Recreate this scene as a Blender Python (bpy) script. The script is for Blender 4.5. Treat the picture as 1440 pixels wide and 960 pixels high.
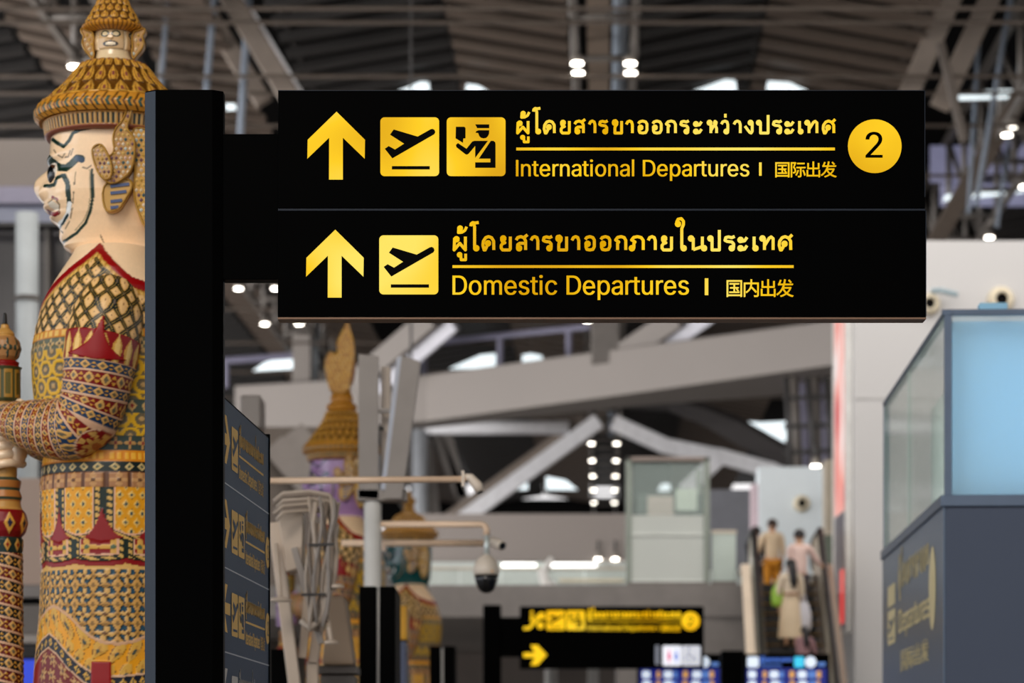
import bpy, bmesh, math, random, json
import numpy as np
from mathutils import Vector, Matrix
from mathutils.geometry import tessellate_polygon

# ------------------------------------------------------------------ scene, camera, light
for _o in list(bpy.data.objects):
    bpy.data.objects.remove(_o)
SC = bpy.context.scene
COL = SC.collection
FPX, HOR, EYE = 4000.0, 1100.0, 1.6          # focal length in pixels of the 1440 px frame, eye line row, eye height
cam_data = bpy.data.cameras.new('camera')
cam_data.sensor_width = 36.0
cam_data.lens = 36.0 * FPX / 1440.0
cam_data.shift_x = 0.0
cam_data.shift_y = (HOR - 480.0) / 1440.0
cam_data.clip_end = 600
cam_data.dof.use_dof = True
cam_data.dof.focus_distance = 12.0
cam_data.dof.aperture_fstop = 2.8
cam = bpy.data.objects.new('camera', cam_data)
cam.location = (0, 0, EYE)
cam.rotation_euler = (math.pi / 2, 0, 0)
COL.objects.link(cam)
SC.camera = cam

SC.view_settings.view_transform = 'Standard'
SC.view_settings.look = 'None'
SC.view_settings.gamma = 1.0
SC.view_settings.use_curve_mapping = False
SC.view_settings.exposure = 0.0
SC.cycles.use_denoising = True
SC.cycles.max_bounces = 8
SC.cycles.sample_clamp_indirect = 4.0

# daylight outside the glazed hall: brighter and cooler towards the left (the airfield side)
WORLD = bpy.data.worlds.new('daylight')
SC.world = WORLD
WORLD.use_nodes = True
_nt = WORLD.node_tree
_bg = _nt.nodes['Background']
_tc = _nt.nodes.new('ShaderNodeTexCoord')
_sx = _nt.nodes.new('ShaderNodeSeparateXYZ')
_mr = _nt.nodes.new('ShaderNodeMapRange')
_mr.inputs['From Min'].default_value = -1
_mr.inputs['From Max'].default_value = 1
_cr = _nt.nodes.new('ShaderNodeValToRGB')
_cr.color_ramp.elements[0].color = (0.95, 0.98, 1.05, 1)
_cr.color_ramp.elements[1].color = (0.80, 0.73, 0.68, 1)
_nt.links.new(_tc.outputs['Generated'], _sx.inputs[0])
_nt.links.new(_sx.outputs['X'], _mr.inputs['Value'])
_nt.links.new(_mr.outputs[0], _cr.inputs[0])
_nt.links.new(_cr.outputs[0], _bg.inputs['Color'])
_bg.inputs['Strength'].default_value = 1.4


def area_light(name, loc, target, sx, sy, power, color):
    d = bpy.data.lights.new(name, 'AREA')
    d.shape = 'RECTANGLE'
    d.size, d.size_y, d.energy, d.color = sx, sy, power, color
    o = bpy.data.objects.new(name, d)
    o.location = loc
    o.rotation_euler = (Vector(target) - Vector(loc)).to_track_quat('-Z', 'Y').to_euler()
    COL.objects.link(o)
    return o


# glazed side of the hall (left) and the roof glazing behind the viewer
area_light('window_daylight', (-26, 6, 9), (-2, 16, 4), 22, 10, 1500, (0.85, 0.93, 1.0))
area_light('roof_daylight', (-7, -3, 17), (-2, 16, 3.8), 9, 8, 2900, (1.0, 0.92, 0.82))
area_light('hall_daylight', (4, 44, 18), (5, 66, 4), 40, 10, 3800, (1.0, 0.95, 0.9))
area_light('window_daylight_far', (-44, 88, 8), (30, 150, 15), 76, 13, 27000, (1.0, 0.96, 0.93))  # added fill for the far roof and struts, aimed away from the statue

# ------------------------------------------------------------------ materials


def srgb(r, g, b, a=1.0):
    f = lambda c: (c / 255 / 12.92) if c / 255 <= 0.04045 else ((c / 255 + 0.055) / 1.055) ** 2.4
    return (f(r), f(g), f(b), a)


MATS = {}


def mat(name, col, rough=0.5, metal=0.0, spec=0.5, vary=0.08, scale=3.0, emit=None, estr=1.0, alpha=None, trans=0.0, coat=0.0):
    """Principled material whose colour is gently mottled by a noise texture."""
    if name in MATS:
        return MATS[name]
    m = bpy.data.materials.new(name)
    m.use_nodes = True
    nt = m.node_tree
    b = nt.nodes['Principled BSDF']
    c = srgb(*col)
    tc = nt.nodes.new('ShaderNodeTexCoord')
    nz = nt.nodes.new('ShaderNodeTexNoise')
    nz.inputs['Scale'].default_value = scale
    nz.inputs['Detail'].default_value = 3
    rp = nt.nodes.new('ShaderNodeValToRGB')
    rp.color_ramp.elements[0].position = 0.3
    rp.color_ramp.elements[1].position = 0.7
    rp.color_ramp.elements[0].color = tuple(x * (1 - vary) for x in c[:3]) + (1,)
    rp.color_ramp.elements[1].color = tuple(min(1, x * (1 + vary)) for x in c[:3]) + (1,)
    nt.links.new(tc.outputs['Object'], nz.inputs['Vector'])
    nt.links.new(nz.outputs['Fac'], rp.inputs[0])
    nt.links.new(rp.outputs[0], b.inputs['Base Color'])
    b.inputs['Roughness'].default_value = rough
    b.inputs['Metallic'].default_value = metal
    b.inputs['Specular IOR Level'].default_value = spec
    b.inputs['Coat Weight'].default_value = coat
    if trans:
        b.inputs['Transmission Weight'].default_value = trans
    if alpha is not None:
        b.inputs['Alpha'].default_value = alpha
    if emit is not None:
        b.inputs['Emission Color'].default_value = srgb(*emit)
        b.inputs['Emission Strength'].default_value = estr
    MATS[name] = m
    return m


def backlit(name, cols, scale=1.3, strength=1.0, seed=0.0):
    """Translucent sign film lit from behind by a row of tubes: uneven brightness."""
    m = bpy.data.materials.new(name)
    m.use_nodes = True
    nt = m.node_tree
    b = nt.nodes['Principled BSDF']
    tc = nt.nodes.new('ShaderNodeTexCoord')
    mp = nt.nodes.new('ShaderNodeMapping')
    mp.inputs['Location'].default_value = (seed, seed * 1.7, seed)
    nz = nt.nodes.new('ShaderNodeTexNoise')
    nz.inputs['Scale'].default_value = scale
    nz.inputs['Detail'].default_value = 1.0
    rp = nt.nodes.new('ShaderNodeValToRGB')
    e = rp.color_ramp.elements
    e[0].position, e[1].position = 0.33, 0.68
    e[0].color, e[1].color = srgb(*cols[0]), srgb(*cols[2])
    k = e.new(0.5)
    k.color = srgb(*cols[1])
    nt.links.new(tc.outputs['Object'], mp.inputs[0])
    nt.links.new(mp.outputs[0], nz.inputs['Vector'])
    nt.links.new(nz.outputs['Fac'], rp.inputs[0])
    nt.links.new(rp.outputs[0], b.inputs['Emission Color'])
    b.inputs['Base Color'].default_value = (0.02, 0.015, 0.002, 1)
    b.inputs['Emission Strength'].default_value = strength
    b.inputs['Roughness'].default_value = 0.4
    b.inputs['Specular IOR Level'].default_value = 0.1
    return m


def painted(name, rough=0.3, spec=0.5, bump=0.0):
    """Glazed mosaic: colour per tile from the mesh's own tile colours."""
    m = bpy.data.materials.new(name)
    m.use_nodes = True
    nt = m.node_tree
    b = nt.nodes['Principled BSDF']
    at = nt.nodes.new('ShaderNodeAttribute')
    at.attribute_name = 'tile'
    nz = nt.nodes.new('ShaderNodeTexNoise')
    nz.inputs['Scale'].default_value = 60
    mx = nt.nodes.new('ShaderNodeMix')
    mx.data_type = 'RGBA'
    mx.blend_type = 'MULTIPLY'
    mx.inputs['Factor'].default_value = 0.12
    nt.links.new(at.outputs['Color'], mx.inputs[6])
    nt.links.new(nz.outputs['Fac'], mx.inputs[7])
    nt.links.new(mx.outputs[2], b.inputs['Base Color'])
    b.inputs['Roughness'].default_value = rough
    b.inputs['Specular IOR Level'].default_value = spec
    return m


# ------------------------------------------------------------------ mesh helpers
LOC = {}          # object name -> world origin of its mesh coordinates


def tag(o, label=None, cat=None, group=None, kind=None):
    if label:
        o['label'] = label
    if cat:
        o['category'] = cat
    if group:
        o['group'] = group
    if kind:
        o['kind'] = kind
    return o


def thing(name, loc, label, cat, group=None):
    o = bpy.data.objects.new(name, None)
    o.empty_display_size = 0.2
    o.location = loc
    COL.objects.link(o)
    LOC[o.name] = Vector(loc)
    return tag(o, label, cat, group)


def origin_of(p):
    return LOC.get(p.name, Vector((0, 0, 0))) if p else Vector((0, 0, 0))


class MB:
    """Collects shapes in world coordinates and links them as one mesh object."""

    def __init__(self):
        self.v, self.f = [], []

    def add(self, vs, fs):
        n = len(self.v)
        self.v += [tuple(p) for p in vs]
        self.f += [tuple(i + n for i in q) for q in fs]
        return self

    def box(self, c, s, ax=None):
        c = Vector(c)
        if ax is None:
            ax = (Vector((1, 0, 0)), Vector((0, 1, 0)), Vector((0, 0, 1)))
        h = [ax[i] * (s[i] / 2) for i in range(3)]
        vs = [c + h[0] * a + h[1] * b + h[2] * d for d in (-1, 1) for b in (-1, 1) for a in (-1, 1)]
        return self.add(vs, [(0, 2, 3, 1), (4, 5, 7, 6), (0, 1, 5, 4), (2, 6, 7, 3), (0, 4, 6, 2), (1, 3, 7, 5)])

    def bar(self, p, q, w, t, up=(0, 0, 1)):
        """Rectangular member from p to q: w across, t in the plane of up."""
        p, q = Vector(p), Vector(q)
        d = (q - p).normalized()
        u = Vector(up)
        s = d.cross(u)
        if s.length < 1e-4:
            s = d.cross(Vector((0, 1, 0)))
        s.normalize()
        u = s.cross(d).normalized()
        return self.box((p + q) / 2, ((q - p).length, w, t), (d, s, u))

    def tube(self, path, r, n=12, cap=True):
        path = [Vector(p) for p in path]
        rs = r if isinstance(r, (list, tuple)) else [r] * len(path)
        rings = []
        ref = None
        for i, p in enumerate(path):
            d = (path[min(i + 1, len(path) - 1)] - path[max(i - 1, 0)]).normalized()
            if ref is None:
                ref = Vector((0, 0, 1)) if abs(d.z) < 0.9 else Vector((1, 0, 0))
            a = (ref - d * ref.dot(d)).normalized()
            b = d.cross(a)
            ref = a
            rings.append([p + (a * math.cos(t) + b * math.sin(t)) * rs[i] for t in [2 * math.pi * k / n for k in range(n)]])
        vs = [v for ring in rings for v in ring]
        fs = []
        for i in range(len(path) - 1):
            for k in range(n):
                k2 = (k + 1) % n
                fs.append((i * n + k, i * n + k2, (i + 1) * n + k2, (i + 1) * n + k))
        if cap:
            fs.append(tuple(range(n))[::-1])
            fs.append(tuple((len(path) - 1) * n + k for k in range(n)))
        return self.add(vs, fs)

    def lathe(self, c, prof, n=32, axis=(0, 0, 1), cap=True):
        """Turned shape: prof is a list of (radius, height along the axis)."""
        ax = Vector(axis).normalized()
        a = ax.orthogonal().normalized()
        b = ax.cross(a)
        c = Vector(c)
        vs, fs = [], []
        for r, h in prof:
            for k in range(n):
                t = 2 * math.pi * k / n
                vs.append(c + ax * h + (a * math.cos(t) + b * math.sin(t)) * r)
        for i in range(len(prof) - 1):
            for k in range(n):
                k2 = (k + 1) % n
                fs.append((i * n + k, i * n + k2, (i + 1) * n + k2, (i + 1) * n + k))
        if cap:
            fs.append(tuple(range(n))[::-1])
            fs.append(tuple((len(prof) - 1) * n + k for k in range(n)))
        return self.add(vs, fs)

    def ball(self, c, r, n=16, m=10):
        r = r if isinstance(r, (tuple, list)) else (r, r, r)
        c = Vector(c)
        vs, fs = [], []
        for i in range(m + 1):
            p = math.pi * i / m
            for k in range(n):
                t = 2 * math.pi * k / n
                vs.append(c + Vector((r[0] * math.sin(p) * math.cos(t), r[1] * math.sin(p) * math.sin(t), r[2] * math.cos(p))))
        for i in range(m):
            for k in range(n):
                k2 = (k + 1) % n
                fs.append((i * n + k, (i + 1) * n + k, (i + 1) * n + k2, i * n + k2))
        return self.add(vs, fs)

    def prism(self, poly, fr, h0, h1):
        """Polygon in a frame (O, U, V, N) extruded from h0 to h1 along N."""
        O, U, V, N = fr
        n = len(poly)
        vs = [O + U * p[0] + V * p[1] + N * h0 for p in poly] + [O + U * p[0] + V * p[1] + N * h1 for p in poly]
        tri = tessellate_polygon([[Vector((p[0], p[1], 0)) for p in poly]])
        fs = [tuple(t) for t in tri] + [tuple(i + n for i in t)[::-1] for t in tri]
        fs += [(i, (i + 1) % n, n + (i + 1) % n, n + i) for i in range(n)]
        return self.add(vs, fs)

    def build(self, name, m, parent=None, smooth=False, bevel=0.0, seg=2):
        org = origin_of(parent)
        me = bpy.data.meshes.new(name)
        me.from_pydata([tuple(Vector(v) - org) for v in self.v], [], self.f)
        me.materials.append(m)
        bm = bmesh.new()
        bm.from_mesh(me)
        bmesh.ops.recalc_face_normals(bm, faces=bm.faces)
        bm.to_mesh(me)
        bm.free()
        if smooth:
            me.polygons.foreach_set('use_smooth', [True] * len(me.polygons))
        o = bpy.data.objects.new(name, me)
        COL.objects.link(o)
        if parent:
            o.parent = parent
        LOC[o.name] = org
        if bevel:
            bv = o.modifiers.new('edge', 'BEVEL')
            bv.width = bevel
            bv.segments = seg
            bv.limit_method = 'ANGLE'
        return o


def P(px, py, d):
    """World point seen at pixel (px, py) at distance d in front of the viewer."""
    return Vector(((px - 720) * d / FPX, d, EYE + (HOR - py) * d / FPX))



def PX(d):
    k = d / FPX
    return (lambda px: (px - 720) * k), (lambda py: EYE + (HOR - py) * k), k


HS = 0.0325       # the hall runs slightly to the right of the viewing direction


def hall(xh, d, z):
    return Vector((xh + HS * d, d, z))


HU = Vector((1, -HS, 0)).normalized()
HV = Vector((HS, 1, 0)).normalized()
ZV = Vector((0, 0, 1))
HAX = (HU, HV, ZV)


def copy_tree(o, delta, parent=None):
    c = o.copy()
    COL.objects.link(c)
    if parent:
        c.parent = parent
    else:
        c.location = Vector(o.location) + Vector(delta)
    for ch in [x for x in bpy.data.objects if x.parent == o]:
        copy_tree(ch, delta, c)
    return c


def struct(o):
    o['kind'] = 'structure'
    return o


M_BLACK = mat('sign_black', (3, 3, 3), 0.6, spec=0.03, vary=0.2)
M_BLACKGLOSS = mat('panel_black', (2, 2, 2), 0.4, spec=0.012, vary=0.1)
M_EDGE = mat('edge_trim', (24, 31, 42), 0.45, spec=0.2)
M_DAYLIT = mat('corner_satin', (33, 42, 55), 0.45, spec=0.3)  # post chamfer with the daylight put into its colour
M_SOFFIT_LIT = mat('bronze_soffit', (120, 92, 72), 0.4, metal=0.3)  # brown light on the sign's underside, put into the colour
M_WHITE = mat('white_paint', (226, 224, 220), 0.45)
M_GREYW = mat('pale_grey_paint', (168, 160, 152), 0.55)
M_STEEL = mat('grey_steel', (112, 106, 101), 0.5)
M_DSTEEL = mat('dark_steel', (62, 60, 60), 0.55)
M_TAUPE = mat('taupe_panel', (140, 132, 126), 0.6)
M_CREAM = mat('cream_enamel', (214, 196, 176), 0.4)
M_DARK = mat('dark_void', (14, 13, 13), 0.9, spec=0.1)

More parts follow.
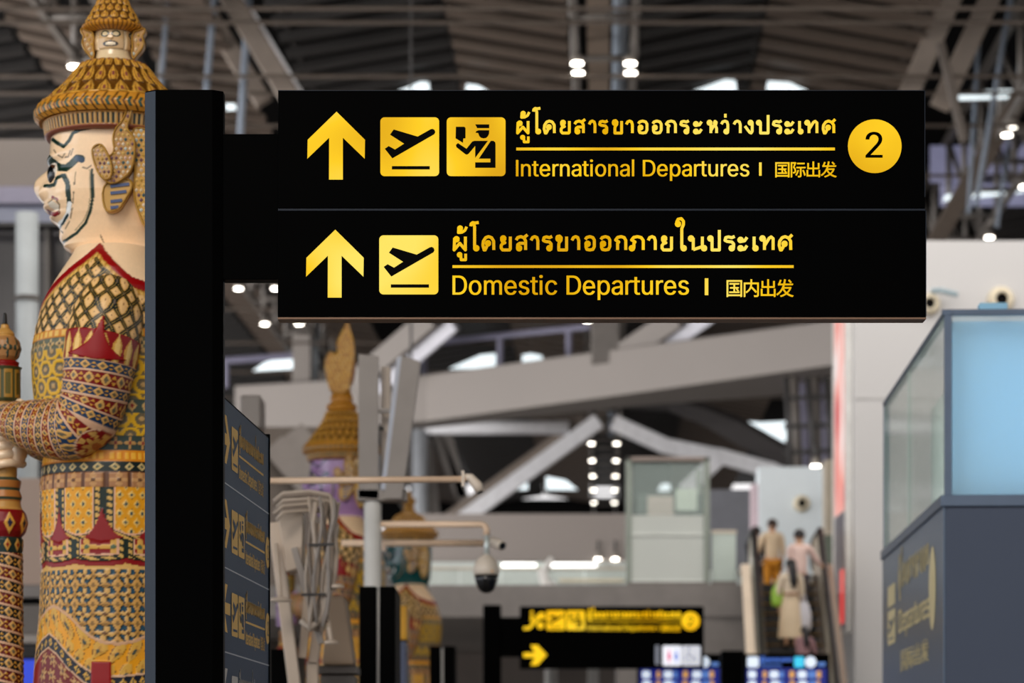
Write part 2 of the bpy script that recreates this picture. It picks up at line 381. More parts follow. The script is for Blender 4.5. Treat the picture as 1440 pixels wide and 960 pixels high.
# ------------------------------------------------------------------ lettering
GLY = json.loads('''{"I":[[[31,0],[31,57],[118,57],[118,452],[31,452],[31,509],[269,509],[269,452],[183,452],[183,57],[269,57],[269,0]]],"n":[[[114,227],[114,0],[53,0],[53,379],[112,379],[112,287],[102,287],[112,312],[124,332],[137,349],[152,362],[169,372],[187,379],[207,383],[227,384],[246,383],[264,380],[280,376],[295,369],[309,360],[321,349],[332,336],[341,321],[348,304],[353,285],[356,264],[357,240],[357,0],[296,0],[296,235],[295,256],[290,275],[283,291],[273,304],[260,315],[246,323],[229,328],[210,329],[197,328],[184,326],[172,322],[161,317],[150,311],[141,303],[133,293],[126,283],[121,271],[117,257],[114,243]]],"t":[[[204,379],[204,327],[6,327],[6,379]],[[65,471],[126,471],[126,98],[127,86],[128,76],[132,68],[136,61],[142,56],[150,53],[159,51],[170,50],[185,51],[202,54],[213,2],[192,-3],[168,-4],[145,-3],[125,2],[107,10],[92,21],[80,35],[72,52],[67,71],[65,93]]],"e":[[[212,-8],[185,-7],[161,-2],[138,6],[117,16],[98,30],[82,46],[68,64],[56,85],[46,108],[40,132],[35,159],[34,187],[35,215],[39,242],[46,267],[55,290],[67,311],[81,329],[97,346],[115,359],[135,370],[157,378],[180,383],[205,384],[221,384],[236,382],[251,379],[266,374],[280,368],[294,361],[307,351],[319,341],[331,329],[341,315],[350,299],[357,282],[363,263],[368,242],[370,219],[371,194],[371,169],[75,169],[75,221],[338,221],[310,202],[309,220],[307,237],[303,254],[298,269],[291,282],[283,294],[273,305],[263,314],[250,321],[237,326],[222,329],[205,330],[189,329],[173,326],[159,321],[146,313],[135,304],[125,294],[116,282],[109,270],[103,256],[99,241],[97,226],[96,211],[96,178],[97,157],[100,139],[104,122],[110,106],[118,92],[128,80],[139,70],[151,61],[165,55],[179,50],[195,47],[212,46],[224,47],[234,48],[244,50],[254,53],[263,56],[271,61],[278,66],[285,73],[292,80],[297,88],[302,96],[306,105],[365,91],[360,77],[353,63],[345,51],[335,39],[324,29],[311,19],[298,11],[283,4],[266,-1],[249,-5],[231,-7]]],"r":[[[53,0],[53,379],[112,379],[112,321],[115,321],[122,335],[130,347],[140,358],[152,367],[166,375],[181,380],[196,384],[213,385],[229,384],[243,384],[243,322],[230,324],[207,326],[194,325],[182,323],[170,319],[159,315],[149,309],[140,301],[132,293],[126,284],[121,273],[117,262],[114,250],[114,237],[114,0]]],"a":[[[160,-9],[142,-8],[126,-5],[110,-1],[94,5],[80,12],[68,22],[57,32],[48,45],[40,58],[35,73],[31,90],[30,108],[31,123],[34,138],[38,150],[43,161],[50,171],[58,179],[67,187],[78,193],[89,199],[100,203],[112,207],[125,211],[178,220],[234,227],[244,228],[252,230],[259,232],[265,235],[270,238],[273,243],[275,248],[276,255],[276,257],[275,268],[273,279],[271,288],[267,297],[262,304],[256,311],[248,317],[240,322],[230,326],[220,329],[208,330],[196,331],[183,330],[171,329],[159,326],[149,322],[140,318],[132,313],[124,307],[118,301],[112,294],[107,288],[103,281],[100,274],[41,291],[48,308],[57,322],[67,335],[79,346],[91,355],[104,364],[118,370],[133,375],[148,379],[163,382],[179,384],[194,384],[204,384],[215,383],[227,382],[239,379],[251,376],[263,372],[275,367],[286,360],[296,353],[306,343],[315,333],[322,320],[329,306],[333,290],[336,272],[337,251],[337,0],[277,0],[277,52],[272,52],[269,45],[264,38],[258,32],[252,25],[244,18],[236,12],[226,6],[215,1],[203,-3],[190,-6],[176,-8]],[[170,45],[187,46],[202,49],[216,53],[228,59],[239,66],[248,74],[257,83],[263,93],[269,104],[272,115],[275,126],[276,138],[276,190],[273,188],[270,186],[265,184],[259,182],[231,176],[200,171],[175,168],[165,166],[154,164],[144,162],[134,159],[125,155],[117,150],[110,145],[103,139],[98,132],[95,124],[93,115],[92,105],[92,95],[94,87],[98,79],[102,72],[107,66],[114,61],[121,56],[130,52],[139,49],[149,47],[159,46]]],"i":[[[53,0],[53,379],[114,379],[114,0]],[[84,443],[75,444],[67,446],[60,449],[54,455],[48,461],[44,468],[42,475],[41,483],[42,491],[44,499],[48,506],[54,512],[60,517],[67,521],[75,523],[84,524],[92,523],[100,521],[107,517],[114,512],[119,506],[123,499],[126,491],[126,483],[126,475],[123,468],[119,461],[114,455],[107,449],[100,446],[92,444]]],"o":[[[207,-8],[182,-7],[159,-2],[137,6],[117,16],[98,30],[82,46],[68,64],[56,85],[46,108],[40,133],[36,159],[34,187],[36,216],[40,243],[46,268],[56,291],[68,312],[82,330],[98,346],[117,360],[137,371],[159,378],[182,383],[207,384],[233,383],[256,378],[278,371],[299,360],[317,346],[333,330],[347,312],[359,291],[369,268],[376,243],[380,216],[381,187],[380,159],[376,133],[369,108],[359,85],[347,64],[333,46],[317,30],[299,16],[278,6],[256,-2],[233,-7]],[[207,46],[226,48],[242,51],[257,57],[270,66],[282,76],[292,89],[300,102],[307,117],[312,134],[316,151],[318,169],[319,187],[318,206],[316,224],[312,242],[307,258],[300,274],[292,287],[282,300],[270,310],[257,319],[242,325],[226,329],[207,330],[189,329],[173,325],[158,319],[145,310],[134,300],[124,287],[115,274],[108,258],[103,242],[99,224],[97,206],[96,187],[97,169],[99,151],[103,134],[108,117],[115,102],[124,89],[134,76],[145,66],[158,57],[173,51],[189,48]]],"s":[[[182,-8],[163,-7],[145,-5],[128,-2],[112,3],[98,10],[84,18],[72,27],[62,38],[53,50],[45,63],[40,78],[36,94],[94,107],[99,92],[105,79],[114,69],[124,60],[136,54],[150,49],[165,46],[181,45],[200,46],[217,50],[232,55],[244,62],[255,71],[262,81],[267,91],[268,103],[267,112],[265,121],[260,129],[254,136],[246,142],[237,147],[225,151],[212,155],[149,170],[125,177],[104,186],[87,196],[72,208],[61,222],[53,237],[48,255],[47,274],[48,290],[51,305],[57,319],[65,332],[75,343],[87,354],[100,363],[115,370],[131,377],[149,381],[167,384],[187,384],[206,384],[223,381],[239,378],[254,372],[267,366],[279,358],[290,349],[299,339],[307,328],[314,316],[319,303],[324,290],[268,277],[264,288],[258,298],[251,307],[243,316],[232,323],[219,328],[205,331],[187,333],[171,332],[156,329],[143,324],[131,317],[121,308],[114,299],[110,289],[109,277],[110,267],[112,258],[117,250],[124,243],[133,237],[144,232],[157,227],[172,223],[229,209],[254,202],[275,194],[292,183],[306,171],[317,158],[325,142],[330,125],[331,107],[330,90],[326,75],[321,61],[312,47],[302,35],[290,24],[276,15],[260,6],[242,0],[223,-5],[203,-7]]],"l":[[[139,-2],[119,-1],[101,3],[86,10],[74,20],[65,33],[58,47],[54,65],[53,84],[53,509],[114,509],[114,99],[114,87],[115,77],[117,68],[120,62],[124,58],[130,54],[137,53],[146,52],[160,53],[170,54],[181,3],[162,-1]]],"D":[[[219,0],[96,0],[96,57],[215,57],[244,58],[272,63],[296,70],[318,81],[337,94],[354,110],[368,128],[379,149],[388,172],[394,198],[398,226],[399,255],[398,285],[394,312],[388,337],[379,361],[368,381],[354,399],[338,415],[320,428],[299,438],[275,446],[249,450],[221,452],[93,452],[93,509],[225,509],[261,507],[294,501],[325,492],[353,478],[377,461],[399,441],[418,418],[433,391],[446,361],[455,329],[460,293],[462,255],[460,217],[455,181],[446,149],[433,119],[417,92],[398,68],[376,48],[351,31],[322,17],[291,8],[256,2]],[[125,509],[125,0],[60,0],[60,509]]],"p":[[[53,-143],[53,379],[112,379],[112,319],[118,319],[137,346],[144,353],[152,360],[161,367],[171,373],[183,378],[197,381],[212,384],[229,384],[252,383],[274,378],[294,371],[313,361],[330,347],[345,332],[359,313],[370,293],[379,270],[385,245],[389,218],[390,189],[389,160],[385,133],[379,108],[370,84],[359,64],[346,45],[330,29],[313,16],[294,5],[274,-2],[252,-7],[229,-8],[213,-7],[198,-5],[184,-1],[173,4],[162,10],[153,17],[145,24],[138,31],[118,59],[114,59],[114,-143]],[[220,47],[237,48],[253,51],[267,57],[279,66],[291,76],[301,88],[309,101],[316,117],[321,133],[325,151],[327,170],[328,189],[327,209],[325,227],[321,245],[316,261],[309,276],[301,290],[291,301],[280,311],[267,319],[253,325],[237,329],[220,330],[203,329],[188,325],[174,320],[161,312],[150,302],[140,291],[132,278],[125,263],[120,247],[116,229],[113,210],[113,189],[113,169],[116,150],[120,132],[125,115],[132,100],[140,86],[150,75],[162,65],[174,57],[188,51],[204,48]]],"u":[[[182,-5],[164,-4],[146,-1],[130,4],[115,11],[101,20],[89,31],[78,44],[69,59],[62,76],[57,95],[54,116],[53,139],[53,379],[114,379],[114,144],[115,123],[119,105],[127,89],[137,75],[150,64],[164,56],[181,52],[200,50],[213,51],[226,53],[238,57],[249,62],[259,69],[268,77],[276,86],[283,97],[289,109],[293,122],[295,137],[296,153],[296,379],[357,379],[357,0],[298,0],[298,92],[307,92],[297,67],[286,47],[272,30],[257,17],[240,7],[222,0],[203,-4]]],"m":[[[53,0],[53,379],[112,379],[112,295],[108,295],[112,310],[118,323],[125,335],[132,346],[141,355],[151,363],[161,370],[172,376],[183,380],[195,384],[207,386],[219,386],[239,385],[257,380],[273,372],[287,361],[299,347],[309,331],[316,314],[321,295],[312,295],[317,308],[322,321],[329,332],[337,343],[347,353],[357,361],[368,369],[381,375],[394,380],[407,383],[422,385],[437,386],[453,385],[468,383],[483,378],[497,372],[510,364],[522,354],[532,342],[541,328],[548,313],[553,296],[556,276],[557,255],[557,0],[496,0],[496,254],[494,273],[490,289],[483,302],[473,313],[460,321],[447,326],[433,329],[419,330],[406,330],[395,328],[384,324],[374,320],[365,314],[358,307],[351,299],[345,290],[341,280],[338,270],[336,259],[335,247],[335,0],[274,0],[274,260],[273,275],[269,288],[262,301],[253,311],[242,320],[229,326],[215,329],[199,330],[188,330],[178,328],[168,325],[158,320],[148,314],[140,307],[132,299],[126,289],[121,278],[117,266],[114,253],[114,238],[114,0]]],"c":[[[207,-8],[182,-7],[159,-2],[137,6],[117,16],[98,30],[82,46],[68,64],[56,85],[46,108],[40,133],[36,159],[34,187],[36,216],[40,243],[46,268],[56,291],[68,312],[82,330],[98,346],[117,360],[137,371],[159,378],[182,383],[207,384],[221,384],[234,383],[247,380],[260,377],[272,373],[284,368],[295,362],[305,356],[315,349],[324,341],[332,332],[340,322],[347,312],[353,301],[358,289],[362,277],[303,262],[301,269],[298,276],[294,283],[290,289],[286,295],[281,301],[276,306],[270,311],[264,315],[257,319],[250,322],[242,325],[234,327],[226,329],[217,329],[207,330],[189,329],[173,325],[158,319],[145,310],[134,300],[124,287],[115,274],[108,258],[103,242],[99,224],[97,206],[96,187],[97,169],[99,151],[103,134],[108,117],[115,102],[124,89],[134,76],[145,66],[158,57],[173,51],[189,48],[207,46],[217,47],[226,48],[234,49],[243,52],[250,54],[258,58],[264,62],[271,66],[277,71],[282,76],[287,82],[292,89],[296,95],[299,102],[302,110],[304,117],[363,102],[359,90],[354,78],[348,67],[341,56],[334,46],[325,37],[316,29],[306,21],[296,15],[285,9],[273,4],[261,-1],[248,-4],[235,-6],[221,-8]]],"2":[[[64,0],[64,47],[234,229],[282,282],[291,294],[299,305],[305,316],[311,327],[315,337],[318,348],[320,360],[320,371],[319,385],[317,397],[313,408],[308,419],[301,428],[293,436],[283,443],[273,449],[262,454],[250,457],[237,459],[224,460],[209,459],[196,457],[184,453],[172,447],[162,441],[153,433],[145,424],[139,413],[134,402],[130,390],[128,376],[127,362],[66,362],[67,384],[71,405],[77,424],[86,442],[98,459],[111,473],[126,486],[143,496],[162,505],[182,511],[203,514],[225,516],[247,514],[268,511],[288,505],[306,497],[323,486],[337,474],[350,461],[361,445],[370,428],[376,411],[380,392],[381,372],[380,358],[378,345],[375,331],[371,318],[365,304],[357,290],[347,275],[336,259],[322,241],[306,223],[288,202],[267,180],[153,60],[153,57],[389,57],[389,0]]],"国":[[[592,320],[620,292],[648,262],[672,233],[691,206],[743,237],[724,263],[698,292],[670,321],[641,347]],[[228,196],[228,132],[777,132],[777,196],[530,196],[530,365],[732,365],[732,430],[530,430],[530,573],[756,573],[756,640],[242,640],[242,573],[459,573],[459,430],[270,430],[270,365],[459,365],[459,196]],[[86,795],[86,-80],[162,-80],[162,-30],[835,-30],[835,-80],[914,-80],[914,795]],[[162,40],[162,725],[835,725],[835,40]]],"际":[[[462,764],[462,693],[899,693],[899,764]],[[776,325],[811,246],[842,163],[867,84],[884,16],[954,41],[936,108],[909,186],[876,267],[840,345]],[[488,342],[465,263],[435,187],[400,117],[361,57],[375,49],[392,38],[408,27],[421,18],[461,82],[498,158],[530,240],[556,327]],[[86,797],[86,-80],[157,-80],[157,729],[303,729],[285,676],[265,618],[244,559],[222,503],[268,445],[296,392],[310,343],[314,299],[313,277],[309,258],[302,241],[292,230],[285,226],[278,223],[269,222],[260,221],[247,220],[233,220],[217,221],[200,222],[209,206],[215,189],[219,171],[220,156],[238,155],[257,155],[274,156],[290,157],[306,160],[320,164],[333,169],[345,175],[364,195],[377,222],[385,255],[387,293],[383,342],[369,394],[340,451],[294,511],[321,574],[347,640],[373,707],[397,771],[344,800],[332,797]],[[419,525],[419,454],[632,454],[632,16],[631,8],[628,3],[623,0],[614,-1],[598,-2],[572,-2],[539,-2],[501,-1],[509,-20],[516,-40],[522,-60],[525,-78],[573,-78],[613,-76],[645,-71],[670,-64],[689,-52],[700,-36],[706,-14],[708,15],[708,454],[953,454],[953,525]]],"出":[[[104,341],[104,-21],[814,-21],[814,-78],[895,-78],[895,341],[814,341],[814,54],[539,54],[539,404],[855,404],[855,750],[774,750],[774,477],[539,477],[539,839],[457,839],[457,477],[228,477],[228,749],[150,749],[150,404],[457,404],[457,54],[187,54],[187,341]]],"发":[[[673,790],[707,753],[743,713],[775,675],[801,642],[860,683],[834,714],[801,751],[765,790],[731,826]],[[144,523],[156,530],[178,536],[209,539],[251,540],[391,540],[354,440],[309,347],[255,262],[191,185],[116,117],[30,57],[45,45],[61,29],[76,13],[86,-1],[177,63],[256,135],[324,216],[381,305],[413,251],[449,200],[488,153],[531,110],[464,68],[392,32],[317,4],[240,-18],[251,-32],[262,-49],[272,-66],[280,-82],[363,-56],[442,-24],[518,15],[589,61],[661,14],[739,-25],[825,-58],[917,-83],[927,-66],[939,-48],[951,-30],[964,-16],[876,5],[793,33],[717,67],[648,108],[710,170],[763,241],[808,322],[844,413],[793,437],[779,433],[441,433],[451,459],[460,485],[469,512],[477,540],[930,540],[931,612],[497,612],[508,664],[519,718],[528,773],[537,830],[453,844],[445,783],[435,725],[424,668],[411,612],[229,612],[250,654],[270,700],[288,748],[303,797],[223,812],[207,755],[187,702],[169,659],[156,634],[147,619],[138,607],[129,598],[119,594],[126,578],[133,558],[140,538]],[[588,154],[540,200],[497,249],[459,303],[427,361],[742,361],[712,302],[676,248],[634,199]]],"内":[[[99,669],[99,-82],[173,-82],[173,595],[462,595],[456,527],[441,455],[412,382],[364,310],[295,242],[199,179],[213,167],[229,152],[242,136],[253,122],[343,184],[412,251],[463,320],[498,392],[568,326],[635,257],[695,192],[742,135],[804,184],[748,247],[676,319],[598,394],[521,464],[528,498],[533,531],[536,563],[538,595],[829,595],[829,20],[828,9],[824,1],[816,-3],[804,-5],[781,-5],[744,-5],[697,-5],[645,-3],[653,-21],[661,-41],[667,-61],[671,-79],[733,-79],[785,-78],[827,-74],[858,-67],[879,-55],[893,-38],[901,-13],[903,19],[903,669],[539,669],[539,840],[463,840],[463,669]]]}''')
GLY['I'] = [[[60, 0], [125, 0], [125, 509], [60, 509]]]
GLY['l'] = [[[53, 0], [113, 0], [113, 524], [53, 524]]]
ADV = {k: max(p[0] for s in v for p in s) + (36 if k in 'oecasprD2' else 52) for k, v in GLY.items()}
ADV['t'] = 225
ADV['r'] = 250


def parea(p):
    return sum(p[i][0] * p[(i + 1) % len(p)][1] - p[(i + 1) % len(p)][0] * p[i][1] for i in range(len(p))) / 2


def inside(pt, poly):
    x, y = pt
    c = False
    for i in range(len(poly)):
        (x1, y1), (x2, y2) = poly[i], poly[i - 1]
        if (y1 > y) != (y2 > y) and x < (x2 - x1) * (y - y1) / (y2 - y1) + x1:
            c = not c
    return c


def glyph_tris(ch):
    """Triangles of one printed glyph: outer outlines with their holes."""
    sp = GLY[ch]
    outs, holes = [], []
    big = max(sp, key=lambda s: abs(parea(s)))
    sg = parea(big) > 0
    for s in sp:
        (outs if (parea(s) > 0) == sg else holes).append(s)
    res = []
    for o in outs:
        hs = [h for h in holes if inside(h[0], o)]
        pts = [Vector((p[0], p[1], 0)) for p in o]
        loops = [pts] + [[Vector((p[0], p[1], 0)) for p in h] for h in hs]
        flat = [p for l in loops for p in l]
        for t in tessellate_polygon(loops):
            res.append([(flat[i].x, flat[i].y) for i in t])
    return res


TRI = {}


def latin(text, x0, x1, ybase, ycap, capu=509.0, bold=0.0):
    """Triangles of a line of Latin text fitted between x0 and x1, from baseline to cap height."""
    xs, pen = [], 0
    for ch in text:
        xs.append(pen)
        pen += 190 if ch == ' ' else ADV[ch]
    first = min(p[0] for s in GLY[text[0]] for p in s)
    last = xs[-1] + max(p[0] for s in GLY[text[-1]] for p in s)
    kx, ky = (x1 - x0) / (last - first), (ycap - ybase) / capu
    out = []
    for ch, px in zip(text, xs):
        if ch == ' ':
            continue
        if ch not in TRI:
            TRI[ch] = glyph_tris(ch)
        for t in TRI[ch]:
            out.append([(x0 + (px + a - first) * kx, ybase + b * ky) for a, b in t])
            if bold:
                out.append([(x0 + (px + a - first) * kx + bold, ybase + b * ky) for a, b in t])
    return out


def hanzi(text, x0, x1, y0, y1, bold=0.0):
    n = len(text)
    w = (x1 - x0) / n
    out = []
    for i, ch in enumerate(text):
        if ch not in TRI:
            TRI[ch] = glyph_tris(ch)
        for t in TRI[ch]:
            for dx, dy in ((0, 0), (bold, 0), (0, bold)):
                out.append([(x0 + i * w + (a - 60) / 900 * w * 0.98 + dx, y0 + (b + 75) / 920 * (y1 - y0) + dy) for a, b in t])
                if not bold:
                    break
    return out


# looped Thai letters drawn as pen strokes: ('c', x, y, r) is a loop, a list is a stroke; unit = letter height
TH = {
    'ph': (0.9, [('c', .19, .80, .13), [(.04, .9), (.0, 0), (.45, .5), (.9, 0), (.9, 1.0)]]),
    'o': (0.42, [('c', .22, .13, .13), [(.06, .15), (.06, 1.75), (-.02, 1.92), (-.12, 2.02)], [(-.3, 1.78), (-.27, 1.95), (-.12, 2.05), (.1, 2.02), (.45, 2.06)]]),
    'd': (0.87, [('c', .42, .5, .13), [(.38, .37), (.2, 0), (.12, 0), (.03, .35), (.06, .65), (.24, .92), (.46, 1.0), (.7, .92), (.86, .66), (.87, 0)]]),
    'y': (0.87, [('c', .26, .86, .13), [(.12, .9), (.12, .75), (.2, .6), (.4, .54), (.2, .48), (.08, .34), (.08, .14), (.2, .0), (.8, .0), (.87, .08), (.87, 1.0)]]),
    's': (0.85, [('c', .28, .13, .13), [(.14, .15), (.16, .4), (.32, .5), (.8, .5)], [(.03, .74), (.16, .93), (.42, 1.0), (.68, .92), (.82, .68), (.82, 0)], [(.64, .9), (.98, 1.14)]]),
    'aa': (0.55, [[(.0, .72), (.12, .93), (.3, 1.0), (.48, .93), (.56, .7), (.56, 0)]]),
    'r': (0.72, [('c', .54, .13, .13), [(.68, .15), (.68, .45), (.55, .6), (.2, .64), (.04, .72), (.1, .93), (.3, .98), (.55, .92), (.76, 1.02)]]),
    'kh': (0.85, [('c', .2, .83, .12), [(.06, .85), (.1, 1.0), (.28, 1.04), (.42, .92), (.4, .72), (.25, .55), (.22, .4), (.22, .0), (.85, .0), (.85, 1.0)]]),
    'a': (0.83, [('c', .22, .46, .13), [(.02, .78), (.14, .93), (.42, 1.0), (.7, .93), (.83, .75), (.83, .25), (.7, .04), (.42, 0), (.16, .04), (.08, .2), (.08, .44)]]),
    'k': (0.83, [[(.16, 0), (.16, .5), (.26, .6), (.0, .75), (.16, .94), (.45, 1.0), (.7, .93), (.83, .72), (.83, 0)]]),
    'ae': (0.6, [('c', .13, .75, .13), [(.2, .64), (.42, .68), (.6, .95)], ('c', .13, .13, .13), [(.2, .02), (.42, .06), (.6, .33)]]),
    'h': (0.9, [('c', .14, .86, .13), [(.28, .9), (.28, 0)], [(.28, .2), (.6, .62), (.82, .72), (.86, .9), (.72, .98), (.64, .82), (.9, .4), (.9, 0)]]),
    'w': (0.72, [('c', .54, .13, .13), [(.02, .74), (.16, .93), (.4, 1.0), (.62, .92), (.7, .7), (.7, .15)]]),
    'ng': (0.65, [('c', .5, .86, .13), [(.65, .9), (.65, .15), (.55, .0), (.42, .06), (.0, .58)]]),
    'p': (0.9, [('c', .13, .86, .13), [(.27, .9), (.27, .0), (.9, .0), (.9, 1.5)]]),
    'e': (0.36, [('c', .22, .13, .13), [(.06, .15), (.06, 1.0)]]),
    't': (0.88, [('c', .13, .86, .13), [(.27, .9), (.27, 0)], [(.27, .3), (.6, .88), (.74, .98), (.88, .85), (.88, 0)]]),
    'sh': (0.87, [('c', .42, .46, .13), [(.38, .34), (.2, 0), (.12, 0), (.03, .35), (.06, .65), (.24, .92), (.46, 1.0), (.7, .9), (.86, .66), (.87, 0)], [(.72, .88), (.98, 1.14)]]),
    'phs': (0.87, [('c', .08, .13, .13), [(.22, .12), (.22, .5), (.3, .6), (.06, .75), (.2, .94), (.47, 1.0), (.73, .93), (.87, .72), (.87, 0)]]),
    'ai': (0.36, [('c', .22, .13, .13), [(.06, .15), (.06, 1.6), (.2, 1.9), (.2, 2.15), (.02, 2.35), (-.25, 2.3), (-.38, 2.05)], ('c', -.25, 1.95, .13)]),
    'n': (0.95, [('c', .13, .86, .13), [(.27, .9), (.27, 0)], [(.27, .02), (.86, .26)], ('c', .95, .13, .13), [(.84, .2), (.84, 1.0)]]),
}
MARKS = {
    'uu': [('c', .44, -.36, .11), [(.54, -.42), (.56, -.74), (.92, -.74), (.92, -.28)]],
    'maitho': [('c', .48, 1.62, .12), [(.36, 1.55), (.34, 1.3), (.62, 1.32), (.86, 1.46), (1.0, 1.74)]],
    'maiek': [[(.44, 1.28), (.44, 1.6)]],
}


def stroke_tris(strokes, fx, fy, w):
    """Pen strokes to triangles. fx, fy map letter units to plane units; w = pen width in plane units."""
    out = []

    def disc(c, r):
        for k in range(10):
            a, b = 2 * math.pi * k / 10, 2 * math.pi * (k + 1) / 10
            out.append([c, (c[0] + r * math.cos(a), c[1] + r * math.sin(a)), (c[0] + r * math.cos(b), c[1] + r * math.sin(b))])

    def seg(p, q):
        dx, dy = q[0] - p[0], q[1] - p[1]
        l = math.hypot(dx, dy) or 1e-9
        nx, ny = -dy / l * w / 2, dx / l * w / 2
        a, b, c, d = (p[0] + nx, p[1] + ny), (p[0] - nx, p[1] - ny), (q[0] - nx, q[1] - ny), (q[0] + nx, q[1] + ny)
        out.append([a, b, c])
        out.append([a, c, d])

    for s in strokes:
        if isinstance(s, tuple):
            _, cx, cy, r = s
            pts = [(fx(cx) + math.cos(2 * math.pi * k / 14) * r * abs(fy(1) - fy(0)), fy(cy + r * math.sin(2 * math.pi * k / 14))) for k in range(15)]
            join = False
        else:
            pts = [(fx(x), fy(y)) for x, y in s]
            join = True
        for i in range(len(pts) - 1):
            seg(pts[i], pts[i + 1])
            if i and (join or True):
                disc(pts[i], w / 2)
    return out


LINE_INT = [('ph', 125, 215, 'uu maitho'), ('o', 251, 296, ''), ('d', 302, 392, ''), ('y', 413, 493, ''), ('s', 508, 590, ''), ('aa', 608, 665, ''), ('r', 675, 748, ''),
            ('kh', 765, 845, ''), ('aa', 858, 917, ''), ('a', 938, 1016, ''), ('a', 1035, 1112, ''), ('k', 1127, 1208, ''), ('r', 1222, 1295, ''), ('ae', 1316, 1384, ''),
            ('h', 1410, 1485, ''), ('w', 1497, 1562, 'maiek'), ('aa', 1583, 1644, ''), ('ng', 1657, 1725, ''), ('p', 1740, 1832, ''), ('r', 1845, 1920, ''), ('ae', 1930, 2003, ''),
            ('e', 2022, 2058, ''), ('t', 2065, 2161, ''), ('sh', 2181, 2275, '')]
LINE_DOM = [('ph', 85, 188, 'uu maitho'), ('o', 228, 282, ''), ('d', 290, 393, ''), ('y', 418, 512, ''), ('s', 530, 625, ''), ('aa', 640, 710, ''), ('r', 725, 810, ''),
            ('kh', 820, 918, ''), ('aa', 935, 1005, ''), ('a', 1030, 1118, ''), ('a', 1142, 1230, ''), ('k', 1250, 1345, ''), ('phs', 1359, 1471, ''), ('aa', 1485, 1557, ''),
            ('y', 1578, 1675, ''), ('ai', 1722, 1775, ''), ('n', 1779, 1910, ''), ('p', 1923, 2020, ''), ('r', 2035, 2127, ''), ('ae', 2138, 2220, ''), ('e', 2245, 2290, ''),
            ('t', 2296, 2408, ''), ('sh', 2427, 2535, '')]


def thai(line, x0, x1, ybase, ytop, pen=0.19):
    """Triangles of a Thai line fitted between x0 and x1; ybase..ytop is the height of a plain consonant."""
    a, b = line[0][1], line[-1][2]
    k = (x1 - x0) / (b - a)
    w = abs(pen * (ytop - ybase))
    sg = 1 if ytop > ybase else -1
    y0, y1 = ybase + sg * w / 2, ytop - sg * w / 2
    out = []
    for key, l, r, marks in line:
        wid, st = TH[key]
        lo, hi = x0 + (l - a) * k + w / 2, x0 + (r - a) * k - w / 2
        fx = lambda u, lo=lo, hi=hi, wid=wid: lo + u / wid * (hi - lo)
        fy = lambda v: y0 + v * (y1 - y0)
        out += stroke_tris(st, fx, fy, w)
        for mk in marks.split():
            out += stroke_tris(MARKS[mk], fx, fy, w * 0.92)
    return out


def rect(x0, y0, x1, y1):
    return [[(x0, y0), (x1, y0), (x1, y1)], [(x0, y0), (x1, y1), (x0, y1)]]


def poly_tris(pts, holes=()):
    loops = [[Vector((p[0], p[1], 0)) for p in pts]] + [[Vector((p[0], p[1], 0)) for p in h] for h in holes]
    flat = [p for l in loops for p in l]
    return [[(flat[i].x, flat[i].y) for i in t] for t in tessellate_polygon(loops)]


def rrect(x0, y0, x1, y1, r, n=6):
    x0, x1 = min(x0, x1), max(x0, x1)
    y0, y1 = min(y0, y1), max(y0, y1)
    pts = []
    for cx, cy, a in ((x1 - r, y1 - r, 0), (x0 + r, y1 - r, 90), (x0 + r, y0 + r, 180), (x1 - r, y0 + r, 270)):
        for k in range(n + 1):
            t = math.radians(a + 90 * k / n)
            pts.append((cx + r * math.cos(t), cy + r * math.sin(t)))
    return pts


def circle(cx, cy, r, n=48):
    return [(cx + r * math.cos(2 * math.pi * k / n), cy + r * math.sin(2 * math.pi * k / n)) for k in range(n)]


def film(name, tris, fr, h, m, parent):
    """Cut film laid on a panel: triangles of the frame's plane, raised by h, with a real thickness."""
    O, U, V, N = fr
    mb = MB()
    for t in tris:
        if abs((t[1][0] - t[0][0]) * (t[2][1] - t[0][1]) - (t[2][0] - t[0][0]) * (t[1][1] - t[0][1])) < 1e-10:
            continue
        mb.add([O + U * p[0] + V * p[1] + N * h for p in t], [(0, 1, 2)])
    org = origin_of(parent)
    me = bpy.data.meshes.new(name)
    me.from_pydata([tuple(Vector(v) - org) for v in mb.v], [], mb.f)
    me.materials.append(m)
    o = bpy.data.objects.new(name, me)
    COL.objects.link(o)
    o.parent = parent
    LOC[o.name] = org
    return o


# pictograms in a unit square, y up
def unit(pts, ox, oy, s):
    return [((x - ox) / s, 1 - (y - oy) / s) for x, y in pts]


PLANE = unit([(635, 357), (660, 340), (700, 362), (757, 325), (668, 268), (692, 235), (843, 280), (925, 234), (938, 231), (950, 238), (955, 252), (948, 266), (683, 418)], 607, 158, 372)
RUNWAY = unit([(680, 467), (920, 467), (920, 488), (680, 488)], 607, 158, 372)
OFFICER = [unit(p, 1027, 158, 372) for p in (
    [(1085, 218), (1138, 218), (1146, 225), (1146, 291), (1132, 293), (1130, 320), (1083, 291)],
    [(1207, 203), (1296, 203), (1296, 227), (1220, 227)],
    [(1228, 240), (1296, 240), (1295, 262), (1288, 278), (1276, 289), (1260, 292), (1244, 288), (1233, 278), (1226, 258), (1209, 256), (1214, 246)],
    [(1098, 321), (1152, 357), (1188, 312), (1202, 307), (1288, 307), (1207, 415), (1207, 340), (1166, 388), (1155, 395), (1144, 391), (1089, 348), (1085, 333)],
    [(1306, 307), (1322, 307), (1334, 316), (1336, 330), (1336, 478), (1207, 478), (1207, 443), (1303, 443), (1303, 420), (1230, 420)])]
ARROW = [((x - 145) / 365.0, (552 - y) / 365.0) for x, y in [(330, 122), (510, 300), (508, 420), (370, 287), (370, 552), (282, 552), (283, 287), (145, 420), (147, 300)]]


